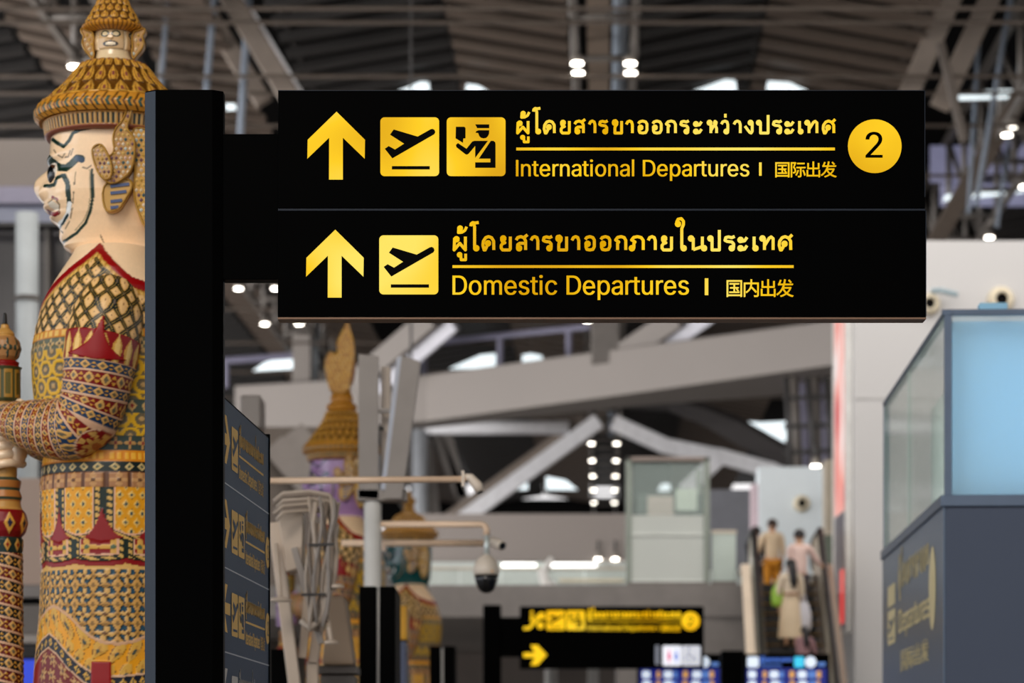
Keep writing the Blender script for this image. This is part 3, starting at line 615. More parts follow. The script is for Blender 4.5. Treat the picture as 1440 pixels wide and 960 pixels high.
def place(poly, x0, y0, s, turn=0):
    """Unit pictogram to plane units; turn in quarter turns clockwise about its centre."""
    out = []
    for u, v in poly:
        if turn:
            cu, cv = u - .5, v - .6
            for _ in range(turn):
                cu, cv = cv, -cu
            u, v = cu + .5, cv + .6
        out.append((x0 + u * s, y0 + v * s))
    return out

X_, Y_, Z_ = Vector((1, 0, 0)), Vector((0, 1, 0)), Vector((0, 0, 1))

# ------------------------------------------------------------------ hall shell
M_FLOOR = mat('floor_granite', (150, 146, 142), .25, vary=.08, scale=.8)
struct(MB().box((5, 80, -.05), (160, 300, .1)).build('floor', M_FLOOR))
M_ROOF = mat('roof_dark', (8, 7, 7), .8, spec=.1)
M_SLATLIT = mat('slat_brown', (84, 71, 61), .6)  # slats of the lit pleats, the light put into their colour
M_SLATSHADE_CORD = mat('slat_dark', (34, 31, 30), .6)  # slats of the shaded pleats, shade put into their colour; also the cords
M_ROD = mat('rod_brown', (84, 74, 66), .5)
M_RODB = mat('rod_blue', (128, 138, 152), .45)
struct(MB().box(hall(0, 86, 22.8), (180, 230, .3), HAX).build('ceiling', M_ROOF))


def facet(a, za, b, zb, d0, d1, step, w, h, m, name):
    """Row of roof louvres spanning one pleat of the ceiling."""
    mb = MB()
    d = d0
    while d < d1:
        mb.bar(hall(a, d, za), hall(b, d, zb), w, h)
        d += step
    o = mb.build(name, m)
    o['kind'] = 'structure'
    return o


def lattice_cord(xh, d0, d1, z, name):
    o = MB().bar(hall(xh, d0, z), hall(xh, d1, z), .14, .22).build(name, M_SLATSHADE_CORD)
    o['kind'] = 'structure'


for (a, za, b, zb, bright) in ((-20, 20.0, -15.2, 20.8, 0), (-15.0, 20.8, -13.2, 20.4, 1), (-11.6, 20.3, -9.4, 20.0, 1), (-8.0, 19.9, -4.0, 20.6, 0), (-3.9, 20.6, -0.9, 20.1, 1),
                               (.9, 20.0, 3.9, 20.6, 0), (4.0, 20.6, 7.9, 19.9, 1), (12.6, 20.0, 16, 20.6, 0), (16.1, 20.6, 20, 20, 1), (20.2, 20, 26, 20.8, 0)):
    facet(a, za, b, zb, 58, 188, 1.5, .72 if bright else .42, .14 if bright else .2, M_SLATLIT if bright else M_SLATSHADE_CORD, 'ceiling_louvres')  # lit and shaded pleats are told apart by slat colour
for xh in (-13.1, -11.7, -8.1, -3.95, 3.95, 8.0, 12.5):
    lattice_cord(xh, 56, 188, 20.9, 'ceiling_cord')

# rods across the roof
LROD = 'thin brown tie rod running across the dark louvred roof'
for d, z in ((63.6, 18.9), (64.4, 18.8), (68.9, 18.7), (70.8, 18.75), (74.5, 18.8), (80.2, 18.7), (104, 18.9), (112, 18.9), (120, 18.9), (128, 18.9)):
    o = MB().tube([hall(-24, d, z), hall(26, d, z)], .05, 8).build('tie_rod', M_ROD)
    tag(o, LROD, 'rod', 'roof tie rods')


# lattice trusses running along the hall, each with paired lamps
def truss(xh, label, d0=58, d1=186):
    t = thing('roof_truss', hall(xh, d0, 19), label, 'truss')
    m_ = M_STEEL
    for dx in (-.7, .7):
        MB().bar(hall(xh + dx, d0, 19.3), hall(xh + dx, d1, 19.3), .16, .2).build('bottom_chord', m_, t)
    for dx in (-.8, .8):
        MB().bar(hall(xh + dx, d0, 21.6), hall(xh + dx, d1, 21.6), .2, .24).build('top_chord', m_, t)
    d = d0
    i = 0
    web = MB()
    while d < d1 - 2:
        for dx in (-.75, .75):
            web.tube([hall(xh + dx, d, 19.3), hall(xh + dx, d, 21.6)], .09, 8)
            web.tube([hall(xh + dx, d, 19.3), hall(xh + dx, d + 3.85, 21.6)], .08, 8)
        web.bar(hall(xh - .75, d, 19.3), hall(xh + .75, d, 19.3), .12, .14)
        d += 3.85
    web.build('web', m_, t, smooth=True)
    return t


truss(0, 'central lattice truss running away down the hall above the sign, lamps along both sides')
truss(-12.2, 'lattice roof truss behind the crown of the nearest statue')
truss(11.5, 'lattice roof truss running down past the right end of the large sign')
# light core of the central truss: pale duct and blue conduit
o = MB().bar(hall(-.15, 60, 20.4), hall(-.15, 150, 20.4), .55, .8).build('duct', mat('duct_taupe', (132, 116, 102), .5))
tag(o, 'taupe air duct running inside the central lattice truss', 'duct')
o = MB().tube([hall(.38, 60, 20.0), hall(.38, 150, 20.0)], .18, 12).build('conduit', mat('conduit_blue', (140, 152, 166), .4))
tag(o, 'pale blue conduit running along the central lattice truss', 'pipe')

M_LAMP = mat('lamp_glow', (255, 250, 240), .5, emit=(255, 248, 236), estr=14.0)
M_LAMPRIM = mat('lamp_rim', (150, 142, 134), .5)


def downlight(p, label, group, r=.20, hang=.75):
    r *= .62
    t = thing('downlight', p + Vector((0, 0, .5)), label, 'lamp', group)
    MB().lathe(p, [(r * 1.12, 0), (r * 1.12, .1), (r * .7, .16), (r * .3, .2)], 20).build('lamp_housing', M_LAMPRIM, t, smooth=False)
    MB().lathe(p, [(r, -.03), (r, -.005)], 20).build('lamp_face', M_LAMP, t)
    MB().tube([p + Vector((0, 0, .18)), p + Vector((0, 0, max(.5, 22.7 - p.z if hang > 1 else .5)))], .03, 8).build('lamp_stem', M_DSTEEL, t)
    return t


rows = [68.6 + 7.7 * i for i in range(15)]
for i, d in enumerate(rows):
    for sd, nm in ((-.66, 'left'), (.62, 'right')):
        if 3 <= i <= 7:
            continue                                    # hidden by the sign and the girder
        if i < 3 and i != 0:
            continue
        if i == 0:
            for q in (0, 1):
                downlight(hall(sd + (.02 * q), d + q * .95, 18.95), '%s of the two bright lamps just above the sign, %s of the central truss' % (('upper', 'lower')[q], nm), 'downlights on the roof trusses', .22)
        else:
            if i == 8 and nm == 'left':
                continue
            nth = ('first', 'second', 'third', 'fourth', 'fifth', 'sixth', 'seventh')[i - (9 if nm == 'left' else 8)]
            downlight(hall(sd, d, 18.95), '%s lamp from the top in the %s of the two lamp columns below the girder' % (nth, nm), 'lamp column below the girder', .23)
for d, side, lb in ((68.9, -.65, 'bright lamp beside the left edge of the nearest statue crown'), (68.9, .65, 'bright lamp half behind the finial of the nearest statue crown'),
                    (99.9, -.65, 'left lamp of the pair in the gap under the sign bracket'), (99.9, .65, 'right lamp of the pair in the gap under the sign bracket'),
                    (107.6, -.65, 'left lamp of the pair just below the left end of the large sign'), (107.6, .65, 'right lamp of the pair just below the left end of the large sign')):
    downlight(hall(-12.2 + side, d, 18.95), lb, 'downlights on the roof trusses', .22)
for d, side, q, lb in ((75.2, -.7, 0, 'topmost lamp right of the large sign, upper of a close pair'), (76.2, -.72, 0, 'lower lamp of the close topmost pair right of the large sign'),
                       (82.8, -.7, 0, 'upper lamp of the close middle pair right of the large sign'), (83.7, -.75, 0, 'lower lamp of the close middle pair right of the large sign'),
                       (82.8, .72, 0, 'lamp at the right picture edge level with the middle pair'), (90.5, -.7, 0, 'lamp above the white wall top just right of the sign'), (90.5, .75, 0, 'lamp above the white wall top above the jet nozzle')):
    downlight(hall(11.5 + side, d, 18.95), lb, 'downlights on the roof trusses', .21)
D = 108
downlight(P(826, 450.5, 95), 'lamp peeping out just under the middle of the large sign', 'downlights on the roof trusses', .2, 9)
downlight(P(35, 539, 46.54), 'bright lamp between the club and the chest of the nearest statue', 'downlights on the left side', .14)
downlight(P(578, 746, 66), 'lone lamp to the right of the teal statue crown', 'downlights on the left side', .12, 9)
downlight(P(1147, 654.3, 66.4), 'lamp right above the white nozzle panel at the escalator top', 'downlights over the upper floor', .17)
downlight(P(841, 785, 77.93), 'small lamp left of the frosted lift cabin, first of two', 'downlights over the upper floor', .14)
downlight(P(865, 785, 77.93), 'small lamp touching the left edge of the frosted lift cabin', 'downlights over the upper floor', .14)

# big inclined struts of the roof
M_STRUT = mat('strut_taupe', (128, 116, 106), .55)
M_STRUTW = mat('strut_white', (240, 240, 244), .45)


def strut(p, q, w, t_, label, m=M_STRUT, edge=None):
    p, q = Vector(p), Vector(q)
    if edge is None:
        o = MB().bar(p, q, w, t_, (0, 1, 0)).build('roof_strut', m, bevel=.03)
        return tag(o, label, 'beam')
    t = thing('roof_strut', (p + q) / 2, label, 'beam')
    MB().bar(p, q, w, t_, (0, 1, 0)).build('web_plate', m, t, bevel=.03)
    d = (q - p).normalized()
    s = d.cross(Vector((0, 1, 0))).normalized()
    off = s * (t_ / 2 * 0) + edge
    MB().bar(p + off, q + off, w * .5, t_ * .6, (0, 1, 0)).build('flange', M_STRUTW, t, bevel=.02)
    return t


strut(P(318, -12, 70), P(425, 165, 70), .5, .45, 'wide taupe roof strut slanting down above the bracket, right of a matching one', edge=Vector((.26, .1, 0)))
strut(P(262, -30, 71.5), P(372, 145, 71.5), .45, .42, 'wide taupe roof strut slanting down above the black post, left of a matching one')
strut(P(1342, -12, 70), P(1270, 150, 70), .5, .5, 'taupe roof strut leaning left above the right end of the sign')
strut(P(1400, -20, 71), P(1322, 150, 71), .5, .5, 'taupe roof strut leaning left nearest the right picture edge')
strut(P(1455, 100, 75), P(1312, 345, 84), .5, .4, 'long brown strut slanting down between the lamp pairs right of the sign', M_ROD)
strut(P(1322, 60, 68), P(1356, 200, 68), .2, .22, 'slim strut leaning right beside the taupe struts at upper right', M_ROD)
for (a, b, d, w, lb) in (((236, -10), (226, 130), 69, .06, 'thin vertical hanger rod just above the black post'), ((302, -10), (290, 130), 69.5, .08, 'blue grey hanger rod above the right edge of the black post'),
                         ((350, -10), (338, 190), 70, .09, 'blue grey hanger rod in front of the left taupe strut'), ((1423, -10), (1372, 290), 74, .07, 'long blue grey hanger rod at the right edge of the picture'),
                         ((1383, -60), (1362, 300), 78, .06, 'blue grey hanger rod left of the longest one'), ((1450, -30), (1402, 320), 80, .06, 'short blue grey hanger rod crossing the lamps at right')):
    o = MB().tube([P(a[0], a[1], d), P(b[0], b[1], d)], w, 8).build('hanger_rod', M_RODB)
    tag(o, lb, 'rod')


# big box girder crossing the hall
def girder():
    t = thing('box_girder', P(740, 560, 106), 'massive grey box girder rising to the right across the hall just below the sign', 'girder')
    top, bot = 17.3, 15.55
    pts = [(330, 112.5), (600, 109.5), (890, 102.5), (1250, 95.0)]
    bt = [15.35, 15.5, 15.62, 15.8]
    W3 = [Vector(((px - 720) * d / FPX, d, 0)) for px, d in pts]
    m = MB()
    n = len(W3)
    vs = []
    for i, w in enumerate(W3):
        dp = (2.2, 2.2, 3.6, 8.0)[i]
        for dy, z in ((0, top), (0, bt[i]), (dp, bt[i]), (dp, top)):
            vs.append(w + Vector((0, dy, z)))
    fs = []
    for i in range(n - 1):
        for k in range(4):
            k2 = (k + 1) % 4
            fs.append((i * 4 + k, i * 4 + k2, (i + 1) * 4 + k2, (i + 1) * 4 + k))
    fs += [(0, 1, 2, 3), tuple((n - 1) * 4 + k for k in (3, 2, 1, 0))]
    m.add(vs, fs)
    m.build('web_plate', mat('girder_grey', (140, 133, 128), .6, vary=.03, scale=.2), t, bevel=.05)
    # pale column meeting its left end and the diagonal rising from its top
    MB().box(P(424, 498, 112) + Vector((0, .5, 0)), (26 * .028, .9, 96 * .028)).build('column_stub', mat('girder_grey', (150, 143, 138), .6), t, bevel=.04)
    o = MB().tube([P(440, 450, 113), P(440, 545, 113)], .22, 12).build('pipe', mat('pipe_blue_grey', (176, 186, 194), .4), t, smooth=True)
    pa, pb = P(505, 535, 110), P(612, 444, 108)
    MB().bar(pa, pb, .8, 1.2, (0, 1, 0)).build('diagonal', mat('girder_grey', (150, 143, 138), .6), t, bevel=.04)
    MB().bar(pa + Vector((.75, -.2, -.35)), pb + Vector((.75, -.2, -.35)), .5, .35, (0, 1, 0)).build('diagonal_flange', mat('strut_white2', (206, 206, 216), .4), t, bevel=.02)
    pa, pb = P(868, 505, 104), P(958, 444, 102.5)
    MB().bar(pa, pb, .8, 1.1, (0, 1, 0)).build('diagonal', mat('girder_grey', (150, 143, 138), .6), t, bevel=.04)
    pa, pb = P(925, 487, 103.2), P(984, 445, 102)
    MB().bar(pa + Vector((.4, -.2, 0)), pb + Vector((.4, -.2, 0)), .5, .35, (0, 1, 0)).build('diagonal_flange', mat('strut_white2', (206, 206, 216), .4), t, bevel=.02)
    MB().box(P(851, 480, 103.6) + Vector((0, -.1, 0)), (40 * .026, .5, 64 * .026)).build('node_box', M_STEEL, t, bevel=.05)
    return t


girder()
# railing along the girder top
t = thing('handrail', P(740, 470, 109), 'thin lavender handrail climbing along the top of the girder', 'rail')
mv = mat('rail_lavender', (130, 128, 150), .4)
MB().tube([P(585, 484, 112), P(830, 459, 108)], .12, 8).build('top_rail', mv, t)
for px, py in ((596, 482), (703, 473), (800, 463)):
    d = 112 - (px - 585) / 245 * 4
    MB().tube([P(px, py, d), Vector((P(px, py, d).x, d, 17.3))], .12, 8).build('upright', mv, t)
t = thing('handrail', P(350, 505, 115), 'thin lavender handrail left of the purple statue flame', 'rail')
MB().tube([P(300, 508, 114), P(412, 500, 114)], .14, 8).build('top_rail', mv, t)
MB().tube([P(318, 506, 114), P(318, 545, 114)], .12, 8).build('upright', mv, t)

# A-shaped portal of white struts below the girder
t = thing('portal_frame', P(850, 600, 130), 'white A-shaped roof struts meeting at the lamp column under the girder', 'frame')
DP = 132
for a, b, w in (((842, 592), (640, 738), 1.05), ((862, 594), (938, 628), 1.0), ((936, 627), (1012, 642), .9), ((1008, 640), (1110, 668), .8), ((1012, 644), (962, 690), .7)):
    MB().bar(P(a[0], a[1], DP), P(b[0], b[1], DP), .7, w * .62, (0, 1, 0)).build('strut', M_STRUTW, t, bevel=.05)
MB().bar(P(822, 596, DP + .8), P(624, 738, DP + .8), .8, .8, (0, 1, 0)).build('strut_web', M_STRUT, t, bevel=.05)
MB().tube([P(585, 601, DP), P(800, 601, DP)], .32, 12).build('tie_tube', M_STRUTW, t, smooth=True)
MB().tube([P(591, 600, DP), P(591, 730, DP) * Vector((1, 1, 0))], .36, 12).build('leg_tube', mat('leg_pale', (190, 194, 200), .4), t, smooth=True)
for a, b in (((612, 606), (650, 700)), ((600, 620), (612, 730)), ((628, 610), (660, 730))):
    MB().bar(P(a[0], a[1], DP + 1), P(b[0], b[1], DP + 1), .5, .35, (0, 1, 0)).build('web', M_STEEL, t)
# curved dark canopy sheet right of the lamp column
m = MB()
cv = [(858, 572, 548), (940, 578, 560), (990, 598, 574), (1040, 628, 594), (1110, 660, 634), (1180, 664, 650)]
vs = []
for px, lo, hi in cv:
    a, b = P(px, lo, 124), P(px, hi, 120)
    vs += [a, b, b + Vector((0, .3, .3)), a + Vector((0, .3, .3))]
fs = []
for i in range(len(cv) - 1):
    for k in range(4):
        fs.append((i * 4 + k, i * 4 + (k + 1) % 4, (i + 1) * 4 + (k + 1) % 4, (i + 1) * 4 + k))
fs += [(0, 1, 2, 3), tuple((len(cv) - 1) * 4 + k for k in (3, 2, 1, 0))]
o = m.add(vs, fs).build('roof_canopy', mat('canopy_dark', (72, 68, 68), .7))
tag(o, 'dark roof sheet curving down to the right below the girder', 'roof')
# cluster of dark hangers at the right end of the girder
t = thing('pipe_cluster', P(1130, 580, 100), 'bundle of dark vertical pipes under the right end of the girder', 'pipes')
rnd = random.Random(9)
for i, px in enumerate((1106, 1116, 1126, 1136, 1146, 1154, 1162, 1170, 1178)):
    d = 98 + (i % 3) * 1.5
    MB().tube([P(px, 530, d), P(px + rnd.uniform(2, 12), 662, d)], .11 + .09 * (i % 3), 8).build('pipe', (M_DSTEEL, M_STEEL, mat('pipe_lilac', (150, 148, 170), .4))[i % 3], t, smooth=True)
for py in (560, 600, 636):
    MB().bar(P(1102, py, 99), P(1182, py - 3, 99), .1, .16).build('cross_bar', M_DSTEEL, t)

# end wall with clerestory
M_END = mat('end_wall_taupe', (142, 134, 129), .7, vary=.04, scale=.05)
struct(MB().box(hall(0, 190, 9), (120, .6, 18), HAX).build('wall_end', M_END))
struct(MB().box(hall(0, 189, 19.6), (120, .8, 1.6), HAX).build('trim_1', M_DARK))
M_SKY = mat('sky_pane', (230, 240, 245), .4, emit=(226, 238, 242), estr=1.25)
for i, (poly, d) in enumerate((([(700, 688), (742, 688), (742, 672), (724, 671)], 150), ([(768, 688), (812, 688), (795, 675), (768, 670)], 150), ([(632, 518), (697, 517), (697, 497), (676, 499), (660, 506)], 119), ([(734, 512), (764, 511), (762, 500), (746, 497), (735, 499)], 119),
                               ([(560, 128), (604, 128), (603, 116), (592, 115)], 76), ([(655, 128), (686, 128), (672, 120), (656, 118)], 76), ([(975, 128), (1036, 128), (1034, 113), (1020, 112)], 76), ([(1078, 128), (1136, 128), (1110, 116), (1080, 114)], 76),
                               ([(1340, 140), (1432, 137), (1440, 126), (1400, 126), (1352, 132)], 77), ([(356, 521), (412, 518), (412, 503), (394, 503), (372, 510)], 118), ([(318, 154), (332, 153), (330, 146), (317, 146)], 76), ([(1030, 605), (1104, 622), (1112, 592), (1070, 594), (1020, 590)], 135), ([(925, 690), (943, 689), (942, 680), (930, 680)], 150), ([(1326, 282), (1440, 270), (1440, 262), (1330, 274)], 88.5))):
    fr = (Vector((0, d, 0)), X_, Z_, -Y_)
    X, Z, k = PX(d)
    struct(MB().prism([(X(a), Z(b)) for a, b in poly], fr, -.1, 0).build('window_%d' % (i + 1), M_SKY))
X, Z, k = PX(89)
for i, (x0_, x1_, y0_, y1_) in enumerate(((1308, 1372, 205, 256), (1376, 1450, 196, 250), (1322, 1450, 258, 290))):
    struct(MB().box(((X(x0_) + X(x1_)) / 2, 89, (Z(y0_) + Z(y1_)) / 2), (X(x1_) - X(x0_), .1, Z(y0_) - Z(y1_))).build('window_%d' % (30 + i), mat('pane_lavender', (120, 120, 140), .3, emit=(112, 112, 138), estr=.8)))  # lit roof panels; the light on them is put in as a glow

# left side of the hall: mezzanine wall, glazed strip, white column
M_LWALL = mat('left_wall_taupe', (122, 113, 106), .6, vary=.04, scale=.2)
D = 46.0
X, Z, k = PX(D)


def lbox(name, px0, px1, py0, py1, m, d=46.0, th=.4, kind='structure'):
    X, Z, k = PX(d)
    o = MB().box(((X(px0) + X(px1)) / 2, d + th / 2, (Z(py0) + Z(py1)) / 2), (X(px1) - X(px0), th, Z(py0) - Z(py1))).build(name, m, bevel=.01)
    if kind:
        o['kind'] = kind
    return o


lbox('wall_left', -260, 150, 196, 262, M_LWALL)
lbox('trim_2', -260, 150, 262, 286, mat('strip_lavender', (136, 132, 150), .4), 45.8)
lbox('window_20', -260, 150, 286, 312, mat('pane_dull', (150, 152, 164), .2, emit=(150, 152, 170), estr=.35), 46.1)
lbox('trim_3', -260, 150, 312, 318, M_DSTEEL, 45.8)
lbox('window_21', -260, 160, 318, 560, mat('pane_grey', (84, 80, 80), .25), 46.6)
for px in (-120, -60, 62, 92, 122):
    lbox('trim_4', px, px + 7, 318, 700, M_STEEL, 46.0)
t = thing('round_column', P(38, 960, 44) * Vector((1, 1, 0)), 'round white column behind the tip of the jewelled club', 'column')
kc = 44 / FPX
p0 = P(38, 960, 44)
MB().lathe((p0.x, 44, 0), [(16 * kc, 0), (16 * kc, EYE + (HOR - 300) * kc)], 32).build('shaft', mat('column_white', (186, 192, 194), .4), t, smooth=True)
MB().lathe((p0.x, 44, EYE + (HOR - 420) * kc), [(17 * kc, -.04), (17.6 * kc, 0), (17 * kc, .04)], 32).build('joint_ring', M_STEEL, t)
lbox('trim_5', -260, 150, 560, 590, M_STEEL, 45.5)
lbox('wall_left_lower', -260, 150, 672, 822, mat('left_wall_beige', (198, 172, 156), .6, vary=.03, scale=.2), 40)
lbox('trim_6', -260, 150, 822, 840, mat('strip_grey', (142, 134, 130), .5), 39.8)
lbox('trim_7', -260, 150, 840, 850, M_DARK, 39.9)
lbox('wall_left_counter', -260, 150, 850, 892, mat('left_counter_grey', (126, 118, 112), .6), 39.8)
lbox('trim_8', -260, 150, 892, 904, mat('strip_pale', (178, 168, 160), .5), 39.6)
lbox('trim_9', -260, 150, 904, 1080, mat('counter_dark', (34, 32, 34), .6), 39.7)
t = thing('check_in_screen', P(40, 960, 39), 'bright blue screen low between the club and the nearest statue', 'screen')
X, Z, k = PX(39.0)
MB().box(((X(22) + X(60)) / 2, 39.1, Z(960)), (X(60) - X(22), .12, 72 * k)).build('housing', M_BLACK, t, bevel=.01)
MB().box(((X(24) + X(58)) / 2, 39.03, Z(960)), (X(58) - X(24), .02, 66 * k)).build('screen', mat('screen_royal', (10, 40, 170), .3, emit=(20, 60, 200), estr=.8), t)
MB().box(((X(22) + X(60)) / 2, 39.2, Z(996) / 2), (.1, .1, Z(996))).build('stand', M_BLACK, t)
# dark service zone behind the purple statue
lbox('wall_left_service', 310, 470, 600, 1090, mat('service_brown', (98, 88, 80), .7), 60, .5)
for i, (a, b, wd) in enumerate((((385, 625), (440, 690), .35), ((412, 606), (462, 668), .3))):
    o = MB().bar(P(a[0], a[1], 59.985 - wd / 2), P(b[0], b[1], 59.985 - wd / 2), .5, wd, (0, 1, 0)).build('service_brace', mat('brace_grey', (128, 120, 114), .5))
    tag(o, ('lower' if i == 0 else 'upper') + ' grey brace slanting down behind the long camera boom, left of the purple face', 'beam')
o = MB().box(P(350, 575, 26) + Vector((0, .4, 0)), (.19, .5, .30)).build('service_box', mat('brace_grey', (128, 120, 114), .5), bevel=.02)
tag(o, 'small grey box peeping over the top edge of the edge-on directory board', 'box')
kb = 26 / FPX
pb = P(350, 575, 26)
o2 = MB().box((pb.x, 26.4, (pb.z - .17) / 2), (.08, .1, pb.z - .17)).build('support_column', M_DSTEEL, o)

# ------------------------------------------------------------------ right side: white wall, LED screen
M_RWALL = mat('right_wall_white', (194, 192, 191), .55, vary=.02, scale=.1)
DW = 52.0
xw = (1201 - 720) / FPX * DW
zt = EYE + (HOR - 338) * DW / FPX
struct(MB().box((xw + 12, DW + 1.5, zt / 2), (24, 3.0, zt)).build('wall_right', M_RWALL, bevel=.02))
m = MB()
for py in (560,):
    z = EYE + (HOR - py) * DW / FPX
    m.box((xw + 12, DW - .005, z), (24, .02, .03))
struct(m.build('trim_10', mat('joint_grey', (180, 178, 176), .5)))
t = thing('led_screen', (xw - .1, DW + 1.2, 0), 'tall pink and white LED screen seen almost edge-on on the white wall corner', 'screen')
fs_ = (Vector((xw, DW + .25, 0)), Y_, Z_, -X_)
zs0, zs1 = EYE + (HOR - 885) * 53 / FPX, EYE + (HOR - 440) * 53 / FPX
MB().prism([(0, zs0 - .1), (2.2, zs0 - .1), (2.2, zs1 + .1), (0, zs1 + .1)], fs_, .0, .12).build('housing', M_WHITE, t, bevel=.02)
mled = bpy.data.materials.new('led_picture')
mled.use_nodes = True
nt = mled.node_tree
bs = nt.nodes['Principled BSDF']
tc = nt.nodes.new('ShaderNodeTexCoord')
mp = nt.nodes.new('ShaderNodeMapping')
mp.inputs['Scale'].default_value = (1, 1.2, .55)
nz = nt.nodes.new('ShaderNodeTexNoise')
nz.inputs['Scale'].default_value = 1.1
rp = nt.nodes.new('ShaderNodeValToRGB')
e = rp.color_ramp.elements
e[0].position, e[0].color = .36, srgb(206, 58, 70)
e[1].position, e[1].color = .62, srgb(255, 236, 232)
e.new(.5).color = srgb(250, 164, 148)
nt.links.new(tc.outputs['Object'], mp.inputs[0])
nt.links.new(mp.outputs[0], nz.inputs['Vector'])
nt.links.new(nz.outputs['Fac'], rp.inputs[0])
nt.links.new(rp.outputs[0], bs.inputs['Emission Color'])
bs.inputs['Emission Strength'].default_value = .92
bs.inputs['Base Color'].default_value = (.02, .02, .02, 1)
zm = EYE + (HOR - 720) * 53 / FPX
tag(MB().prism([(.25, zm), (1.75, zm), (1.75, zs1), (.25, zs1)], fs_, .12, .13).build('screen', mled, t), 'glowing salmon pink picture')
MB().prism([(.25, zs0), (1.75, zs0), (1.75, zm - .02), (.25, zm - .02)], fs_, .12, .128).build('screen', mat('led_dark', (60, 58, 66), .3, emit=(70, 66, 76), estr=.5), t)
MB().prism([(.25, zs0 + .1), (.8, zs0 + .1), (.8, zs0 + 1.1), (.25, zs0 + 1.1)], fs_, .128, .132).build('screen', mat('led_red', (220, 60, 60), .3, emit=(232, 74, 70), estr=.9), t)


def nozzle(px, py, d, rpx, label):
    k = d / FPX
    c = P(px, py, d)
    t = thing('jet_nozzle', c, label, 'air nozzle')
    r = rpx * k
    MB().lathe(c, [(r, .01), (r, -.05), (r * .9, -.12), (r * .62, -.2), (r * .5, -.2), (r * .46, -.1)], 36, (0, 1, 0), cap=False).build('ring', mat('nozzle_cream', (222, 210, 184), .4), t, smooth=True)
    MB().lathe(c + Vector((r * .12, 0, 0)), [(r * .5, .0), (r * .5, -.13), (r * .42, -.12), (.01, -.1)], 28, (0, 1, 0)).build('throat', M_DARK, t, smooth=True)
    return t


nozzle(1407, 422, DW, 19, 'round cream air nozzle with black throat on the white wall above the blue glass')
t = nozzle(1306, 428, DW, 16, 'cream air nozzle on the white wall mostly hidden by the right end of the sign')
o = MB().tube([P(1311, 409, DW - .2), P(1322, 408, DW - .3), P(1334, 411, DW - .3), P(1346, 414, DW - .25)], .05, 8).build('wall_bracket', mat('bracket_teal', (150, 170, 178), .4))
tag(o, 'thin teal grey bracket on the white wall right beside the sign end', 'bracket')

# ------------------------------------------------------------------ upper floor beyond: slab face, frosted lift, panel, balustrades
ZF = 5.2
struct(MB().box(hall(4.4, 63, ZF - .3), (1.6, 18, .58), HAX).build('floor_upper', mat('slab_grey', (124, 118, 114), .6)))
struct(lbox('wall_slab', 868, 1050, 829, 1100, mat('slab_grey', (124, 118, 114), .6, vary=.03, scale=.2), 51.6, .5))
struct(MB().box(hall(-5.6, 62, ZF - .3), (18.6, 20.4, .58), HAX).build('floor_upper', mat('slab_grey', (124, 118, 114), .6)))
struct(lbox('wall_slab_left', 560, 872, 853, 884, mat('slab_pale', (172, 168, 164), .6), 61.5, .6))
struct(lbox('wall_far_shop', 560, 872, 884, 1095, mat('shop_dull', (140, 130, 124), .6, vary=.25, scale=.5), 66, .5))
for i, (px0, px1) in enumerate(((827, 842), (866, 880), (690, 704))):
    o = lbox('shop_column', px0, px1, 884, 1096, M_WHITE, 63, .3, None)
    tag(o, ('left', 'right', 'third')[i] + ' white column low under the far black sign' if i < 2 else 'white column beside the far sign post', 'column')

M_FROST = mat('frosted_glass', (186, 190, 184), .25, spec=.5, vary=.04, scale=.6)
M_GFRAME = mat('green_frame', (132, 140, 130), .35)
M_CLEAR = mat('clear_glass', (190, 206, 200), .05, spec=.5, vary=.02, alpha=.22)


def lift_cabin():
    D = 52.2
    X, Z, k = PX(D)
    t = thing('lift_cabin', (X(940), D + .7, ZF), 'frosted glass lift cabin with clear upper panes on the upper floor edge', 'lift')
    for px in (884, 994):
        MB().box((X(px), D + .04, (ZF + Z(642)) / 2), (8 * k, .1, Z(642) - ZF)).build('post', M_GFRAME, t, bevel=.01)
    for px in (890, 990):
        MB().box((X(px), D + 1.5, (ZF + Z(648)) / 2), (8 * k, .1, Z(648) - ZF)).build('post', M_GFRAME, t, bevel=.01)
    MB().box((X(939), D + .04, Z(645)), (118 * k, .1, 6 * k)).build('top_rail', mat('cabin_rail', (138, 124, 116), .4), t, bevel=.01)
    MB().box((X(939), D + .05, (Z(724) + Z(822)) / 2), (104 * k, .04, Z(724) - Z(822))).build('frosted_pane', M_FROST, t)
    MB().box((X(939), D + .05, (Z(650) + Z(723)) / 2), (104 * k, .02, Z(650) - Z(723))).build('clear_pane', M_CLEAR, t)
    MB().box((X(939), D + .02, Z(751)), (104 * k, .03, 3 * k)).build('mid_rail', mat('rail_pale', (206, 210, 204), .4), t)
    MB().box((X(939), D + .02, Z(817)), (104 * k, .03, 4 * k)).build('mid_rail', mat('rail_pale', (206, 210, 204), .4), t)
    MB().box((X(934), D + 1.3, (Z(688) + Z(740)) / 2), (37 * k, .2, Z(688) - Z(740))).build('inner_panel', mat('inner_beige', (186, 172, 160), .5), t)
    MB().box((X(971), D + 1.2, (Z(678) + Z(709)) / 2), (30 * k, .1, Z(678) - Z(709))).build('notice_panel', mat('notice_green', (198, 212, 196), .5), t)
    MB().box((X(950), D + 1.45, (Z(683) + Z(740)) / 2), (96 * k, .05, Z(683) - Z(740))).build('back_pane', mat('back_green', (66, 78, 70), .3), t)
    MB().box((X(939), D + .78, ZF + .04), (112 * k, 1.6, .08)).build('cabin_floor', M_STEEL, t)
    return t


lift_cabin()


